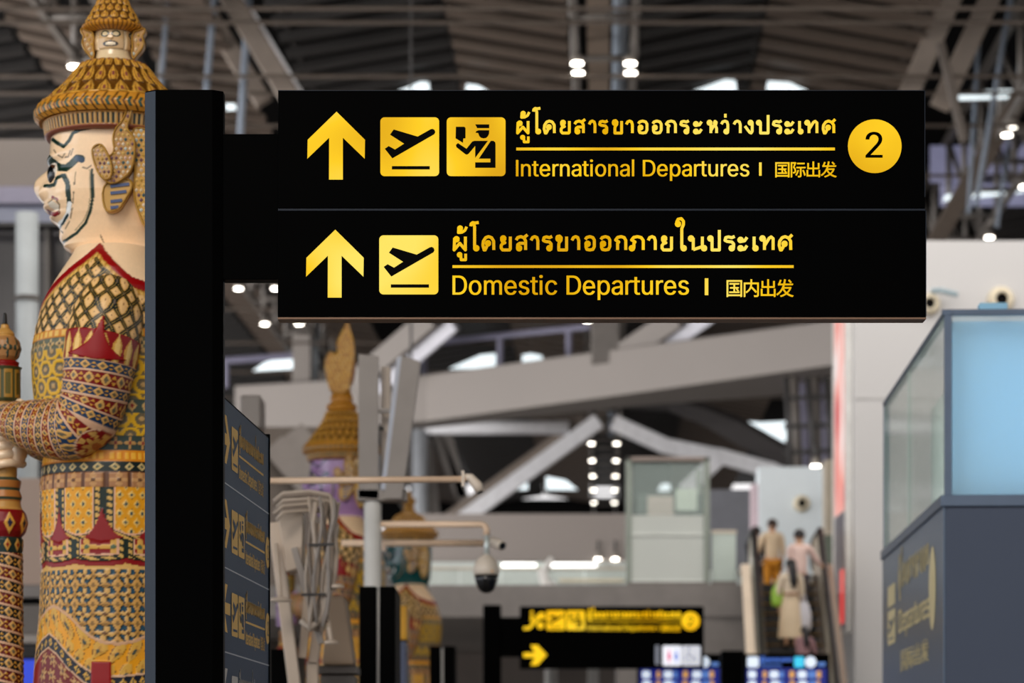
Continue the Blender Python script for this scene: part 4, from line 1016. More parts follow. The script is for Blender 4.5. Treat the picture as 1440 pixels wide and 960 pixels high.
def balustrade(px0, px1, py0, d, label, npan, col=(196, 208, 200), alpha=.8):
    X, Z, k = PX(d)
    zb = ZF
    t = thing('glass_balustrade', (X((px0 + px1) / 2), d, zb), label, 'balustrade')
    w = (X(px1) - X(px0)) / npan
    for i in range(npan):
        MB().box((X(px0) + w * (i + .5), d, (zb + Z(py0)) / 2), (w - .03, .03, Z(py0) - zb)).build('glass_pane', mat('balustrade_glass_%d' % int(alpha * 100), col, .1, spec=.5, alpha=alpha, vary=.04), t)
    MB().box(((X(px0) + X(px1)) / 2, d, Z(py0) + .03), (X(px1) - X(px0), .06, .06)).build('handrail', mat('rail_warm', (198, 186, 168), .35), t, bevel=.01)
    MB().box(((X(px0) + X(px1)) / 2, d, zb + .05), (X(px1) - X(px0), .1, .1)).build('shoe', M_STEEL, t)
    return t


balustrade(1000, 1036, 750, 52.3, 'short frosted balustrade pane between the lift cabin and the escalator', 1, (186, 198, 190), .93)
lb_ = balustrade(588, 880, 801, 61.8, 'long pale green glass balustrade behind the dome camera and far black sign', 5, (214, 224, 218), .7)
MB().box(P(832, 816, 61.76), (92 * 61.6 / FPX, .04, .07)).build('cream_strip', mat('strip_cream', (226, 216, 190), .5), lb_)
M_TUBE = mat('tube_light', (255, 255, 250), .4, emit=(255, 255, 250), estr=3.0)
for px0, px1, lb in ((706, 754, 'white tube light left of its longer neighbour, above the far black sign'), (766, 839, 'longer white tube light above the far black sign')):
    X, Z, k = PX(76.75)
    t = thing('tube_light', P((px0 + px1) / 2, 797, 76.75), lb, 'lamp')
    MB().tube([P(px0, 796, 76.75), P(px1, 796, 76.75)], 4.5 * k, 12).build('tube', M_TUBE, t, smooth=True)
    MB().box(P((px0 + px1) / 2, 790, 76.9), (X(px1) - X(px0), .24, 4 * k)).build('fitting', M_STEEL, t)
# branching white support in front of the balustrade
t = thing('branching_support', P(778, 850, 60.8), 'white forked steel support standing behind the far black sign', 'column')
kq = 60.8 / FPX
pb = P(775, 850, 60.8)
MB().tube([(pb.x, 60.8, 0), (pb.x, 60.8, pb.z)], 9 * kq, 14).build('trunk', M_WHITE, t, smooth=True)
MB().tube([pb, P(762, 800, 60.8)], [8 * kq, 7 * kq], 12).build('branch', M_WHITE, t, smooth=True)
MB().tube([P(772, 818, 60.8), P(797, 848, 60.8), P(799, 866, 60.8)], [6 * kq, 6 * kq, 6 * kq], 12).build('branch', M_WHITE, t, smooth=True)
MB().tube([P(764, 805, 60.8), P(776, 784, 60.8)], [6 * kq, 4 * kq], 12).build('branch', M_WHITE, t, smooth=True)
lbox('wall_taupe_band', 588, 884, 722, 790, mat('band_taupe', (150, 141, 136), .6, vary=.03, scale=.1), 78, .6)
lbox('wall_upper_back', 560, 1060, 790, 960, mat('upper_back', (206, 214, 210), .6, vary=.1, scale=.3), 77, .6)
lbox('wall_blue_back', 998, 1068, 688, 800, mat('upper_back_blue', (112, 114, 122), .6), 76, .5)

# white panel wall behind the escalator top
lbox('wall_panel_white', 1067, 1162, 656, 836, mat('panel_white', (232, 242, 248), .4, vary=.02), 66, .8)
lbox('trim_11', 1058, 1068, 680, 800, mat('panel_pink', (206, 186, 194), .4), 66.1, .7)
nozzle(1127, 708, 66, 12, 'small cream air nozzle on the white panel above the escalator riders')
lbox('wall_column_beige', 1161, 1184, 646, 836, mat('column_beige', (176, 164, 146), .5), 64, .6)
balustrade(1158, 1184, 752, 59.5, 'narrow green glass pane on the upper floor right of the escalator top', 1, (128, 140, 126), .75)


# ------------------------------------------------------------------ escalator
def escalator():
    TAN = math.tan(math.radians(30))
    d0, d1 = 42.5, 51.5
    zt = (d1 - d0) * TAN
    xl = lambda d: 4.36 + HS * (d - 50) * 1.6
    t = thing('escalator', (4.9, 44, 0), 'escalator rising to the upper floor with bright metal side panels and black handrails', 'escalator')
    W = 1.08
    mstep = mat('step_dark', (30, 27, 25), .5)
    mnose = mat('step_yellow', (206, 156, 62), .5)
    mpan = mat('balustrade_steel', (244, 232, 216), .2, metal=.0, vary=.2, scale=1.4)
    mskirt = mat('skirt_steel', (110, 102, 96), .3, metal=.6)
    mrub = mat('handrail_black', (18, 17, 18), .4)
    n = 26
    for i in range(n):
        d = d0 + (d1 - d0) * i / n
        z = zt * i / n
        x = xl(d)
        st = MB().box((x + W / 2, d + .2, z + .08), (W - .04, .42, .2)).build('step', mstep, t)
        MB().box((x + W / 2, d + .005, z + .17), (W - .06, .03, .03)).build('step_nosing', mnose, st)
    MB().box((xl(53) + W / 2, 52.5, zt - .03), (W, 2, .06)).build('landing_plate', mskirt, t)
    for sg, off in ((-1, -.06), (1, W + .06)):
        m, mr_, ms = MB(), MB(), MB()
        pts = []
        for d, z in ((41.6, 0), (42.6, 0.05), (d1, zt), (53.4, zt)):
            pts.append((xl(d) + off, d, z))
        for (a, b) in zip(pts[:-1], pts[1:]):
            vs = []
            for x, d, z in (a, b):
                vs += [(x - .03, d, z), (x + .03, d, z), (x + .03, d, z + .92), (x - .03, d, z + .92)]
            m.add(vs, [(0, 1, 2, 3), (7, 6, 5, 4), (0, 4, 5, 1), (1, 5, 6, 2), (2, 6, 7, 3), (3, 7, 4, 0)])
            vs = []
            for x, d, z in (a, b):
                vs += [(x - .16, d, z - .45), (x + .16, d, z - .45), (x + .16, d, z + .16), (x - .16, d, z + .16)]
            ms.add(vs, [(0, 1, 2, 3), (7, 6, 5, 4), (0, 4, 5, 1), (1, 5, 6, 2), (2, 6, 7, 3), (3, 7, 4, 0)])
        m.build('side_panel', mpan, t)
        ms.build('skirt', mskirt, t)
        dk = MB()
        for (a, b) in zip(pts[:-1], pts[1:]):
            c_ = .15 * sg
            vs = []
            for x, d, z in (a, b):
                vs += [(x + c_ - .08, d, z + .30), (x + c_ + .08, d, z + .30), (x + c_ + .08, d, z + .36), (x + c_ - .08, d, z + .36)]
            dk.add(vs, [(0, 1, 2, 3), (7, 6, 5, 4), (0, 4, 5, 1), (1, 5, 6, 2), (2, 6, 7, 3), (3, 7, 4, 0)])
        dk.build('deck_cover', mat('deck_steel' if sg < 0 else 'deck_bronze', (246, 228, 208) if sg < 0 else (150, 128, 110), .25, spec=.8, vary=.04), t)  # lamp sheen at left, brown reflection at right, put into the deck colours
        path = [(pts[0][0], pts[0][1] + .3, .15), (pts[0][0], pts[0][1] - .15, .5)] + [(x, d, z + .97) for x, d, z in pts]
        path += [(pts[-1][0], 53.62, zt + .9), (pts[-1][0], 53.72, zt + .72), (pts[-1][0], 53.62, zt + .5), (pts[-1][0], 53.4, zt + .4)]
        mr_.tube(path, .06, 10).build('handrail', mrub, t, smooth=True)
    m = MB()
    vs = []
    for x, d, z in ((xl(42.8), 42.8, -.0), (xl(51.6), 51.6, zt - .1)):
        vs += [(x - .2, d, max(0, z - .9)), (x + W + .2, d, max(0, z - .9)), (x + W + .2, d, z - .1 + (.12 if z < 1 else 0)), (x - .2, d, z - .1 + (.12 if z < 1 else 0))]
    m.add(vs, [(0, 1, 2, 3), (7, 6, 5, 4), (0, 4, 5, 1), (1, 5, 6, 2), (2, 6, 7, 3), (3, 7, 4, 0)]).build('truss_casing', mskirt, t)
    return lambda d: (d - d0) * TAN + .18 if d < d1 else zt, xl


step_z, esc_x = escalator()

# ------------------------------------------------------------------ overhead departures sign (in focus)
YEL = backlit('backlit_yellow', [(222, 164, 4), (255, 204, 26), (255, 228, 98)], 2.1, 1.0, 3.1)
YEL2 = backlit('backlit_yellow_far', [(245, 182, 8), (255, 204, 24), (255, 216, 60)], 1.2, 1.1, 8.0)
WHITEFILM = mat('backlit_white', (240, 240, 245), 0.5, emit=(225, 228, 238), estr=0.9)
X_, Y_, Z_ = Vector((1, 0, 0)), Vector((0, 1, 0)), Vector((0, 0, 1))


def overhead_sign():
    D = 12.0
    k = D / FPX
    X = lambda px: (px - 720) * k
    Z = lambda py: EYE + (HOR - py) * k
    t = thing('overhead_sign', (X(258), D + .06, 0), 'large sharp black departures sign on a wide black post, two stacked panels of yellow lettering', 'sign')
    # post: shallow octagonal section with a chamfer on both front edges
    x0, x1, c = X(203), X(313), .048
    sec = [(x0, D + .03), (x0 + c, D - .0), (x1 - c * .9, D - .0), (x1, D + .03), (x1, D + .10), (x1 - c, D + .13), (x0 + c, D + .13), (x0, D + .10)]
    m = MB()
    n = len(sec)
    m.add([(x, y, z) for z in (0, Z(126)) for x, y in sec], [tuple(range(n))[::-1], tuple(range(n, 2 * n))] + [(i, (i + 1) % n, n + (i + 1) % n, n + i) for i in range(n)])
    m.build('post', M_BLACKGLOSS, t, bevel=.002)
    for a, b in ((0, 1),):       # left chamfer: the daylight on it is put into its colour
        p, q = sec[a], sec[b]
        m = MB()
        o = Vector((-.0015, -.002, 0))
        m.add([Vector((p[0], p[1], .02)) + o, Vector((q[0], q[1], .02)) + o, Vector((q[0], q[1], Z(128))) + o, Vector((p[0], p[1], Z(128))) + o,
               Vector((p[0], p[1], .02)), Vector((q[0], q[1], .02)), Vector((q[0], q[1], Z(128))), Vector((p[0], p[1], Z(128)))],
              [(0, 1, 2, 3), (7, 6, 5, 4), (0, 4, 5, 1), (1, 5, 6, 2), (2, 6, 7, 3), (3, 7, 4, 0)])
        tag(m.build('corner_profile', M_DAYLIT, t), 'blue grey satin edge profile')
    MB().box(((x0 + x1) / 2, D + .065, .02), (x1 - x0 + .16, .3, .04)).build('base_plate', M_BLACK, t, bevel=.005)
    MB().box(((X(313) + X(391)) / 2, D + .075, (Z(186) + Z(391)) / 2), (X(392) - X(312), .09, Z(186) - Z(391))).build('bracket', M_BLACKGLOSS, t, bevel=.003)
    fr = (Vector((0, D, 0)), X_, Z_, -Y_)

    def panel(xa, xb, ya, yb):
        return MB().box(((X(xa) + X(xb)) / 2, D + .05, (Z(ya) + Z(yb)) / 2), (X(xb) - X(xa), .10, Z(ya) - Z(yb))).build('sign_panel', M_BLACKGLOSS, t, bevel=.003)

    def tx(tris):                # pixels of the sign face to metres
        return [[(X(a), Z(b)) for a, b in q] for q in tris]

    def px(poly):
        return [(X(a), Z(b)) for a, b in poly]

    up, lo = panel(391, 1301, 127, 293.3), panel(390.5, 1302.5, 295.3, 446)
    for p, (xa, xb, yb) in ((up, (391, 1301, 293.3)), (lo, (390.5, 1302.5, 446))):
        MB().box(((X(xa) + X(xb)) / 2, D + .05, Z(yb) - .004), (X(xb) - X(xa), .10, .008)).build('soffit_strip', M_SOFFIT_LIT if p is lo else M_EDGE, p, bevel=.001)
    for p, yt, xr in ((up, 127, 1301), (lo, 295.3, 1302.5)):
        m = MB()
        m.box(((X(391) + X(xr)) / 2, D - .001, Z(yt) - .0015), (X(xr) - X(391), .006, .003))
        m.box((X(xr) - .0015, D - .001, Z(yt + 75)), (.003, .006, 150 * k))
        m.build('edge_line', M_EDGE, p)
    kz = 1 / 4.8
    # upper panel
    film('arrow', tx(poly_tris([(400 + a / 4.5, 130 + b / 4.5) for a, b in [(330, 122), (510, 300), (508, 420), (370, 287), (370, 552), (282, 552), (283, 287), (145, 420), (147, 300)]])), fr, .0025, YEL, up)
    for kind, xa in (('plane', 607), ('officer', 1027)):
        x0p, y0p, s = 400 + xa / 4.5, 130 + 158 / 4.5, 372 / 4.5
        pl = film('pictogram', poly_tris(px(rrect(x0p, y0p, x0p + s, y0p + s, 6))), fr, .0025, YEL, up)
        figs = [PLANE, RUNWAY] if kind == 'plane' else OFFICER
        tr = [q for f in figs for q in poly_tris([(X(x0p) + u * s * k, Z(y0p + s) + v * s * k) for u, v in f])]
        film('pictogram', tr, fr, .004, M_BLACK, up)
    film('thai_lettering', tx(thai(LINE_INT, 725.8, 1174.5, 189.2, 168.3, .19)), fr, .0025, YEL, up)
    film('dividing_line', tx(rect(726, 207.6, 1174, 211.6)), fr, .0025, YEL, up)
    film('english_lettering', tx(latin('International Departures', 725.5, 1053, 248, 225, bold=.7)), fr, .0025, YEL, up)
    film('separator_bar', tx(rect(1067.3, 228.5, 1071, 247.2)), fr, .0025, YEL, up)
    film('chinese_lettering', tx(hanzi('国际出发', 1089.5, 1176.5, 249, 227, bold=.5)), fr, .0025, YEL, up)
    film('number_disc', poly_tris(px(circle(1230, 205.7, 37.8))), fr, .0025, YEL, up)
    film('numeral', tx(latin('2', 1216.9, 1240, 222, 185.6, 516, bold=1.1)), fr, .004, M_BLACK, up)
    # lower panel
    film('arrow', tx(poly_tris([(400 + (a - 8) / 4.5, 295.8 + b / 4.5) for a, b in [(330, 122), (510, 300), (508, 420), (370, 287), (370, 552), (282, 552), (283, 287), (145, 420), (147, 300)]])), fr, .0025, YEL, lo)
    x0p, y0p, s = 400 + 600 / 4.5, 290 + 184 / 4.5, 374 / 4.5
    film('pictogram', poly_tris(px(rrect(x0p, y0p, x0p + s, y0p + s, 6))), fr, .0025, YEL, lo)
    film('pictogram', [q for f in (PLANE, RUNWAY) for q in poly_tris([(X(x0p) + u * s * k, Z(y0p + s) + v * s * k) for u, v in f])], fr, .004, M_BLACK, lo)
    film('thai_lettering', tx(thai(LINE_DOM, 636.5, 1114, 353.6, 330.6, .185)), fr, .0025, YEL, lo)
    film('dividing_line', tx(rect(636.3, 372.9, 1116, 376.8)), fr, .0025, YEL, lo)
    film('english_lettering', tx(latin('Domestic Departures', 636.3, 968, 414.3, 387.5, bold=.8)), fr, .0025, YEL, lo)
    film('separator_bar', tx(rect(991, 391.3, 996, 415)), fr, .0025, YEL, lo)
    film('chinese_lettering', tx(hanzi('国内出发', 1021, 1116, 417, 392.5, bold=.55)), fr, .0025, YEL, lo)
    return t


overhead_sign()


# ------------------------------------------------------------------ directory board standing edge-on behind the post
def directory_board():
    D0, D1 = 12.15, 13.72
    x0, x1 = (309 - 720) / FPX * 12.15, (378 - 720) / FPX * D1
    O = Vector((x0, D0, 0))
    U = Vector((x1 - x0, D1 - D0, 0))
    L = U.length
    U.normalize()
    N = U.cross(Z_).normalized()
    t = thing('directory_board', (x0, D0, 0), 'slate blue directory board standing edge-on just right of the big black post, dull gold lettering', 'sign')
    fr = (O, U, Z_, N)
    top = EYE + (HOR - 563) * 12.36 / FPX
    bot = .35
    mp = mat('board_slate', (56, 71, 94), 0.5, spec=0.14, vary=.04)
    mg = mat('dull_gold_film', (232, 192, 116), 0.6, spec=.15, vary=.03)
    mw = mat('dull_white_film', (196, 192, 186), 0.5, vary=.03)
    ml = mat('joint_line', (172, 178, 186), 0.4)
    m = MB()
    for u0 in (0.02, L - .04):
        m.prism([(u0, 0), (u0 + .04, 0), (u0 + .04, top), (u0, top)], fr, -.10, -.02)
    m.build('frame', M_BLACK, t, bevel=.004)
    m = MB().prism([(L - .012, bot), (L + .01, bot), (L + .01, top + .02), (L - .012, top + .02)], fr, -.1, .006)
    m.prism([(-.02, top - .002), (L + .01, top - .002), (L + .01, top + .006), (-.02, top + .006)], fr, -.1, .0)
    m.build('edge_trim', M_BLACK, t, bevel=.002)
    h = .365
    rows = [(top - h * i, top - h * (i + 1)) for i in range(8)]
    kinds = ['dom', 'int', 'intl', 'white', 'blank', 'blank', 'blank', 'blank']
    for (z1, z0), kd in zip(rows, kinds):
        z0 = max(z0, bot)
        p = MB().prism([(0, z0 + .002), (L - .012, z0 + .002), (L - .012, z1 - .002), (0, z1 - .002)], fr, -.02, 0).build('panel', mp, t)
        film('joint_strip', rect(0, z0 - .003, L - .012, z0 + .003), fr, .002, ml, p)
        if kd == 'blank':
            continue
        mt = mw if kd == 'white' else mg
        s = .19
        turn = 1 if kd in ('dom', 'int') else 3
        film('arrow', poly_tris(place(ARROW, .0 + .06, z1 - .30, .21, turn)), fr, .002, mt, p)
        uu = .335
        figs = ['plane'] + (['officer'] if kd in ('int', 'intl') else [])
        for fg in figs:
            film('pictogram', poly_tris(rrect(uu, z1 - .285, uu + s, z1 - .285 + s, .015)), fr, .002, mt, p)
            film('pictogram', [q for f in ([PLANE, RUNWAY] if fg == 'plane' else OFFICER) for q in poly_tris([(uu + a * s, z1 - .285 + b * s) for a, b in f])], fr, .004, mp, p)
            uu += s + .02
        ln = LINE_DOM if kd in ('dom', 'white') else LINE_INT
        ue = uu + (.82 if kd == 'dom' else .66)
        uu += .015
        film('thai_lettering', thai(ln, uu, ue, z1 - .158, z1 - .1, .25), fr, .002, mt, p)
        film('dividing_line', rect(uu, z1 - .205, ue, z1 - .195), fr, .002, mt, p)
        film('english_lettering', latin('Domestic Departures' if kd in ('dom', 'white') else 'International Departures', uu, uu + (ue - uu) * .72, z1 - .3, z1 - .24, bold=.005), fr, .002, mt, p)
        film('separator_bar', rect(uu + (ue - uu) * .765, z1 - .3, uu + (ue - uu) * .775, z1 - .24), fr, .002, mt, p)
        film('chinese_lettering', hanzi('国内出发' if kd in ('dom', 'white') else '国际出发', uu + (ue - uu) * .8, ue, z1 - .305, z1 - .24, bold=.0015), fr, .002, mt, p)
        if kd in ('int', 'intl'):
            film('number_disc', poly_tris(circle(ue + .1, z1 - .19, .075)), fr, .002, mt, p)
            film('numeral', latin('2', ue + .078, ue + .122, z1 - .225, z1 - .155, 516), fr, .004, mp, p)
    return t


directory_board()


# ------------------------------------------------------------------ far hanging sign
def far_sign():
    D = 42.0
    k = D / FPX
    X = lambda px: (px - 720) * k
    Z = lambda py: EYE + (HOR - py) * k
    t = thing('overhead_sign', (X(692), D + .1, 0), 'small far black sign, yellow line of pictograms above a yellow right arrow', 'sign')
    MB().box(((X(679) + X(705)) / 2, D + .12, Z(850) / 2), (X(705) - X(679), .24, Z(850))).build('post', M_BLACKGLOSS, t, bevel=.02)
    MB().box(((X(705) + X(732)) / 2, D + .12, (Z(867) + Z(923)) / 2), (X(733) - X(704), .12, Z(867) - Z(923))).build('bracket', M_BLACKGLOSS, t, bevel=.01)
    pan = MB().box(((X(731) + X(990)) / 2, D + .12, (Z(852) + Z(940)) / 2), (X(990) - X(731), .2, Z(852) - Z(940))).build('sign_panel', M_BLACKGLOSS, t, bevel=.01)
    fr = (Vector((0, D + .02, 0)), X_, Z_, -Y_)
    tx = lambda tris: [[(X(a), Z(b)) for a, b in q] for q in tris]
    px = lambda poly: [(X(a), Z(b)) for a, b in poly]
    # escalator pictogram: sloping stair with newels and a rider
    esc = stroke_tris([[(736, 883), (744, 883), (758, 868), (767, 868)]], lambda u: X(u), lambda v: Z(v), 4.2 * k)
    esc += stroke_tris([[(748, 874), (748, 864)]], lambda u: X(u), lambda v: Z(v), 4 * k) + poly_tris(px(circle(748, 860.5, 2.2, 12)))
    esc += poly_tris(px(circle(760, 879, 5, 16))) + poly_tris(px([(752, 868), (760, 860), (766, 862), (766, 866), (760, 866), (754, 871)]))
    film('pictogram', esc, fr, .004, YEL2, pan)
    for xa, fg in ((768.5, 'plane'), (796.5, 'officer')):
        film('pictogram', poly_tris(px(rrect(xa, 858, xa + 26, 885.5, 2.5))), fr, .004, YEL2, pan)
        film('pictogram', [q for f in ([PLANE, RUNWAY] if fg == 'plane' else OFFICER) for q in poly_tris([(X(xa) + a * 26 * k, Z(885.5) + b * 27 * k) for a, b in f])], fr, .008, M_BLACK, pan)
    film('thai_lettering', tx(thai(LINE_INT, 826, 957, 868.6, 860, .24)), fr, .004, YEL2, pan)
    film('dividing_line', tx(rect(826, 872, 957, 873.2)), fr, .004, YEL2, pan)
    film('english_lettering', tx(latin('International Departures', 826, 921, 886, 878, bold=.35)), fr, .004, YEL2, pan)
    film('separator_bar', tx(rect(924.5, 879, 926, 886)), fr, .004, YEL2, pan)
    film('chinese_lettering', tx(hanzi('国际出发', 930, 957, 887, 878, bold=.3)), fr, .004, YEL2, pan)
    film('number_disc', poly_tris(px(circle(971, 873, 13))), fr, .004, YEL2, pan)
    film('numeral', tx(latin('2', 966.5, 975.5, 880, 866.5, 516)), fr, .008, M_BLACK, pan)
    film('arrow', poly_tris(px([(736, 917.5), (752, 917.5), (746, 906.5), (756, 906.5), (769, 920.5), (756, 935), (746, 935), (752, 924), (736, 924)])), fr, .004, YEL2, pan)
    film('separator_bar', tx(rect(921.5, 907, 927, 934)), fr, .004, mat('grey_film', (120, 124, 134), .5, emit=(105, 108, 118), estr=.8), pan)
    pic = film('restroom_pictogram', poly_tris(px(rrect(932, 907.5, 958, 935.5, 2))), fr, .004, WHITEFILM, pan)
    for xc, col in ((941, (216, 70, 120)), (951, (70, 110, 200))):
        m_ = mat('figure_%d' % xc, col, .5, emit=col, estr=.7)
        film('restroom_pictogram', poly_tris(px(circle(xc, 915, 1.8, 12))) + poly_tris(px([(xc - 2, 918), (xc + 2, 918), (xc + 2.6, 926), (xc + 1, 926), (xc + 1, 931), (xc - 1, 931), (xc - 1, 926), (xc - 2.6, 926)])), fr, .008, m_, pan)
    film('wheelchair_pictogram', poly_tris(px(rrect(959, 907.5, 985, 935.5, 2))), fr, .004, mat('grey_white_film', (205, 206, 212), .5, emit=(196, 198, 208), estr=.85), pan)
    wc = stroke_tris([[(969, 913), (969, 922), (976, 922), (979, 930)]], lambda u: X(u), lambda v: Z(v), 1.6 * k) + poly_tris(px(circle(969, 911.5, 1.7, 10)))
    wc += stroke_tris([[(969 + 5 * math.cos(a), 925 + 5 * math.sin(a)) for a in [i * .5 for i in range(0, 10)]]], lambda u: X(u), lambda v: Z(v), 1.2 * k)
    film('wheelchair_pictogram', wc, fr, .008, mat('grey_figure', (110, 112, 122), .5, emit=(120, 122, 132), estr=.8), pan)
    return t


far_sign()


# ------------------------------------------------------------------ black totems seen edge-on, pale gap between the two faces
def totem(px0, px1, pgap, py, D, label):
    k = D / FPX
    X = lambda px: (px - 720) * k
    z = EYE + (HOR - py) * k
    t = thing('sign_totem', (X((px0 + px1) / 2), D + .5, 0), label, 'sign')
    for a, b in ((px0, pgap[0]), (pgap[1], px1)):
        MB().box(((X(a) + X(b)) / 2, D + .5, z / 2), (X(b) - X(a), 1.0, z)).build('face_panel', M_BLACK, t, bevel=.01)
    MB().box(((X(pgap[0]) + X(pgap[1])) / 2, D + .53, z / 2 - .01), (X(pgap[1]) - X(pgap[0]) + .01, .98, z - .03)).build('spine', M_WHITE, t)
    MB().box(((X(px0) + X(px1)) / 2, D + .5, .015), (X(px1) - X(px0) + .1, 1.1, .03)).build('base_plate', M_DSTEEL, t)
    return t


totem(505, 556, (529.5, 533.5), 824, 21.0, 'black double-faced totem with a pale centre line, below the silver pole')
totem(604, 640, (620, 623.5), 908, 32.0, 'short black double-faced totem left of the far sign post, pale centre line')
# narrow blue and yellow blade beside the tall totem
t = thing('slim_totem', P(564, 960, 25.5) * Vector((1, 1, 0)), 'narrow slate blue blade with a yellow top band, right beside the tall black totem', 'sign')
bx = (564 - 720) * 25.5 / FPX
zt = EYE + (HOR - 856) * 25.5 / FPX
MB().box((bx, 25.5, zt / 2 - .15), (.11, .6, zt - .3)).build('panel', mat('blade_blue', (84, 92, 118), .5), t, bevel=.01)
MB().box((bx, 25.5, zt - .14), (.13, .62, .3)).build('header', mat('blade_yellow', (226, 164, 34), .5), t, bevel=.01)


# ------------------------------------------------------------------ flight information displays
def display(px0, px1, py0, D, label, seed):
    k = D / FPX
    X = lambda px: (px - 720) * k
    Z = lambda py: EYE + (HOR - py) * k
    w = px1 - px0
    pyb = py0 + w * .95
    t = thing('flight_display', (X((px0 + px1) / 2), D + .1, 0), label, 'display')
    MB().box(((X(px0) + X(px1)) / 2, D + .1, (Z(py0 - 2) + Z(pyb + 3)) / 2), (X(px1) - X(px0) + .06, .16, Z(py0 - 2) - Z(pyb + 3))).build('housing', M_BLACK, t, bevel=.01)
    MB().box(((X(px0) + X(px1)) / 2, D + .2, Z(pyb) / 2), (.14, .12, Z(pyb))).build('stand', M_BLACK, t)
    fr = (Vector((0, D + .02, 0)), X_, Z_, -Y_)
    s = film('screen', [[(X(a), Z(b)) for a, b in q] for q in rect(px0 + 1, py0 + 18, px1 - 1, pyb)], fr, .004, mat('screen_blue', (8, 14, 70), .3, emit=(14, 30, 130), estr=.75, vary=.2), t)
    rnd = random.Random(seed)
    px = lambda poly: [(X(a), Z(b)) for a, b in poly]
    W = mat('screen_white', (200, 210, 225), .4, emit=(215, 226, 240), estr=.95)
    C = mat('screen_cyan', (40, 180, 215), .4, emit=(60, 190, 225), estr=.95)
    A = mat('screen_amber', (210, 150, 60), .4, emit=(214, 160, 84), estr=.8)
    B = mat('screen_pale_blue', (80, 120, 190), .4, emit=(90, 130, 200), estr=.7)
    film('header_icon', poly_tris(px(rrect(px0 + 2, py0 + 2, px0 + 18, py0 + 17, 2))), fr, .004, W, t)
    film('header_lettering', [[(X(a), Z(b)) for a, b in q] for q in thai(LINE_DOM[:14], px0 + 20, px0 + 66, py0 + 9, py0 + 4, .25) + latin('Departures', px0 + 20, px0 + 50, py0 + 16, py0 + 11.5, bold=.3)], fr, .004, B, t)
    film('header_icon', poly_tris(px(rrect(px0 + 68, py0 + 2, px0 + 82, py0 + 17, 2))), fr, .004, C, t)
    film('header_icon', poly_tris(px(circle(px0 + 91, py0 + 9.5, 8, 24))), fr, .004, W, t)
    film('header_lettering', [[(X(a), Z(b)) for a, b in q] for q in rect(px0 + 101, py0 + 10, px0 + 112, py0 + 15)], fr, .004, B, t)
    for r in range(5):
        y = py0 + 22 + r * 14
        for x, m_, ww in ((4, W, 11), (24, A, 5), (34, W, 12), (47, B, 6), (61, A, 7), (74, W, 12), (88, B, 12), (99, A, 6)):
            x += rnd.uniform(-1, 1)
            film('flight_row', poly_tris(px(rrect(px0 + x, y, px0 + x + ww, y + 10, 2))), fr, .006, m_, s)
    return t


display(1049, 1164, 921, 40.2, 'blue flight screen with white icons in front of the escalator', 3)
display(899, 1013, 921, 42.7, 'blue flight screen half behind the far black sign', 5)
k_ = 41.0 / FPX
t = thing('post', ((1031 - 720) * k_, 41.2, 0), 'plain dark post standing between the two blue flight screens', 'post')
zt = EYE + (HOR - 914) * k_
MB().box(((1031 - 720) * k_, 41.2, zt / 2), (33 * k_, .3, zt)).build('column', M_BLACK, t, bevel=.03)
MB().box(((1031 - 720) * k_, 41.2, .02), (36 * k_, .42, .04)).build('base_plate', M_DSTEEL, t)

# ------------------------------------------------------------------ temple guardian statues
M_TILE = painted('glazed_tile', 0.36, 0.3)
M_GILT = painted('gilded_tile', 0.3, 0.4)
M_SKIN = painted('glazed_skin', 0.18, 0.6)
SD = 15.3                              # distance of the near statue
GOLD, DGOLD, PGOLD = (212, 168, 82), (118, 80, 28), (216, 178, 112)
REDC, BLUEC, GREENC, DBLUE = (150, 16, 22), (36, 72, 104), (24, 54, 48), (22, 34, 54)
YELC, CREAM, SKINC = (222, 164, 30), (226, 202, 164), (242, 214, 180)


def lin(c):
    c = np.asarray(c, float) / 255.0
    return np.where(c <= 0.04045, c / 12.92, ((c + 0.055) / 1.055) ** 2.4)


def wx(px, yl=0.0):
    return (px - 720.0) * (SD + yl) / FPX


def wz(py, yl=0.0):
    return EYE + (HOR - py) * (SD + yl) / FPX


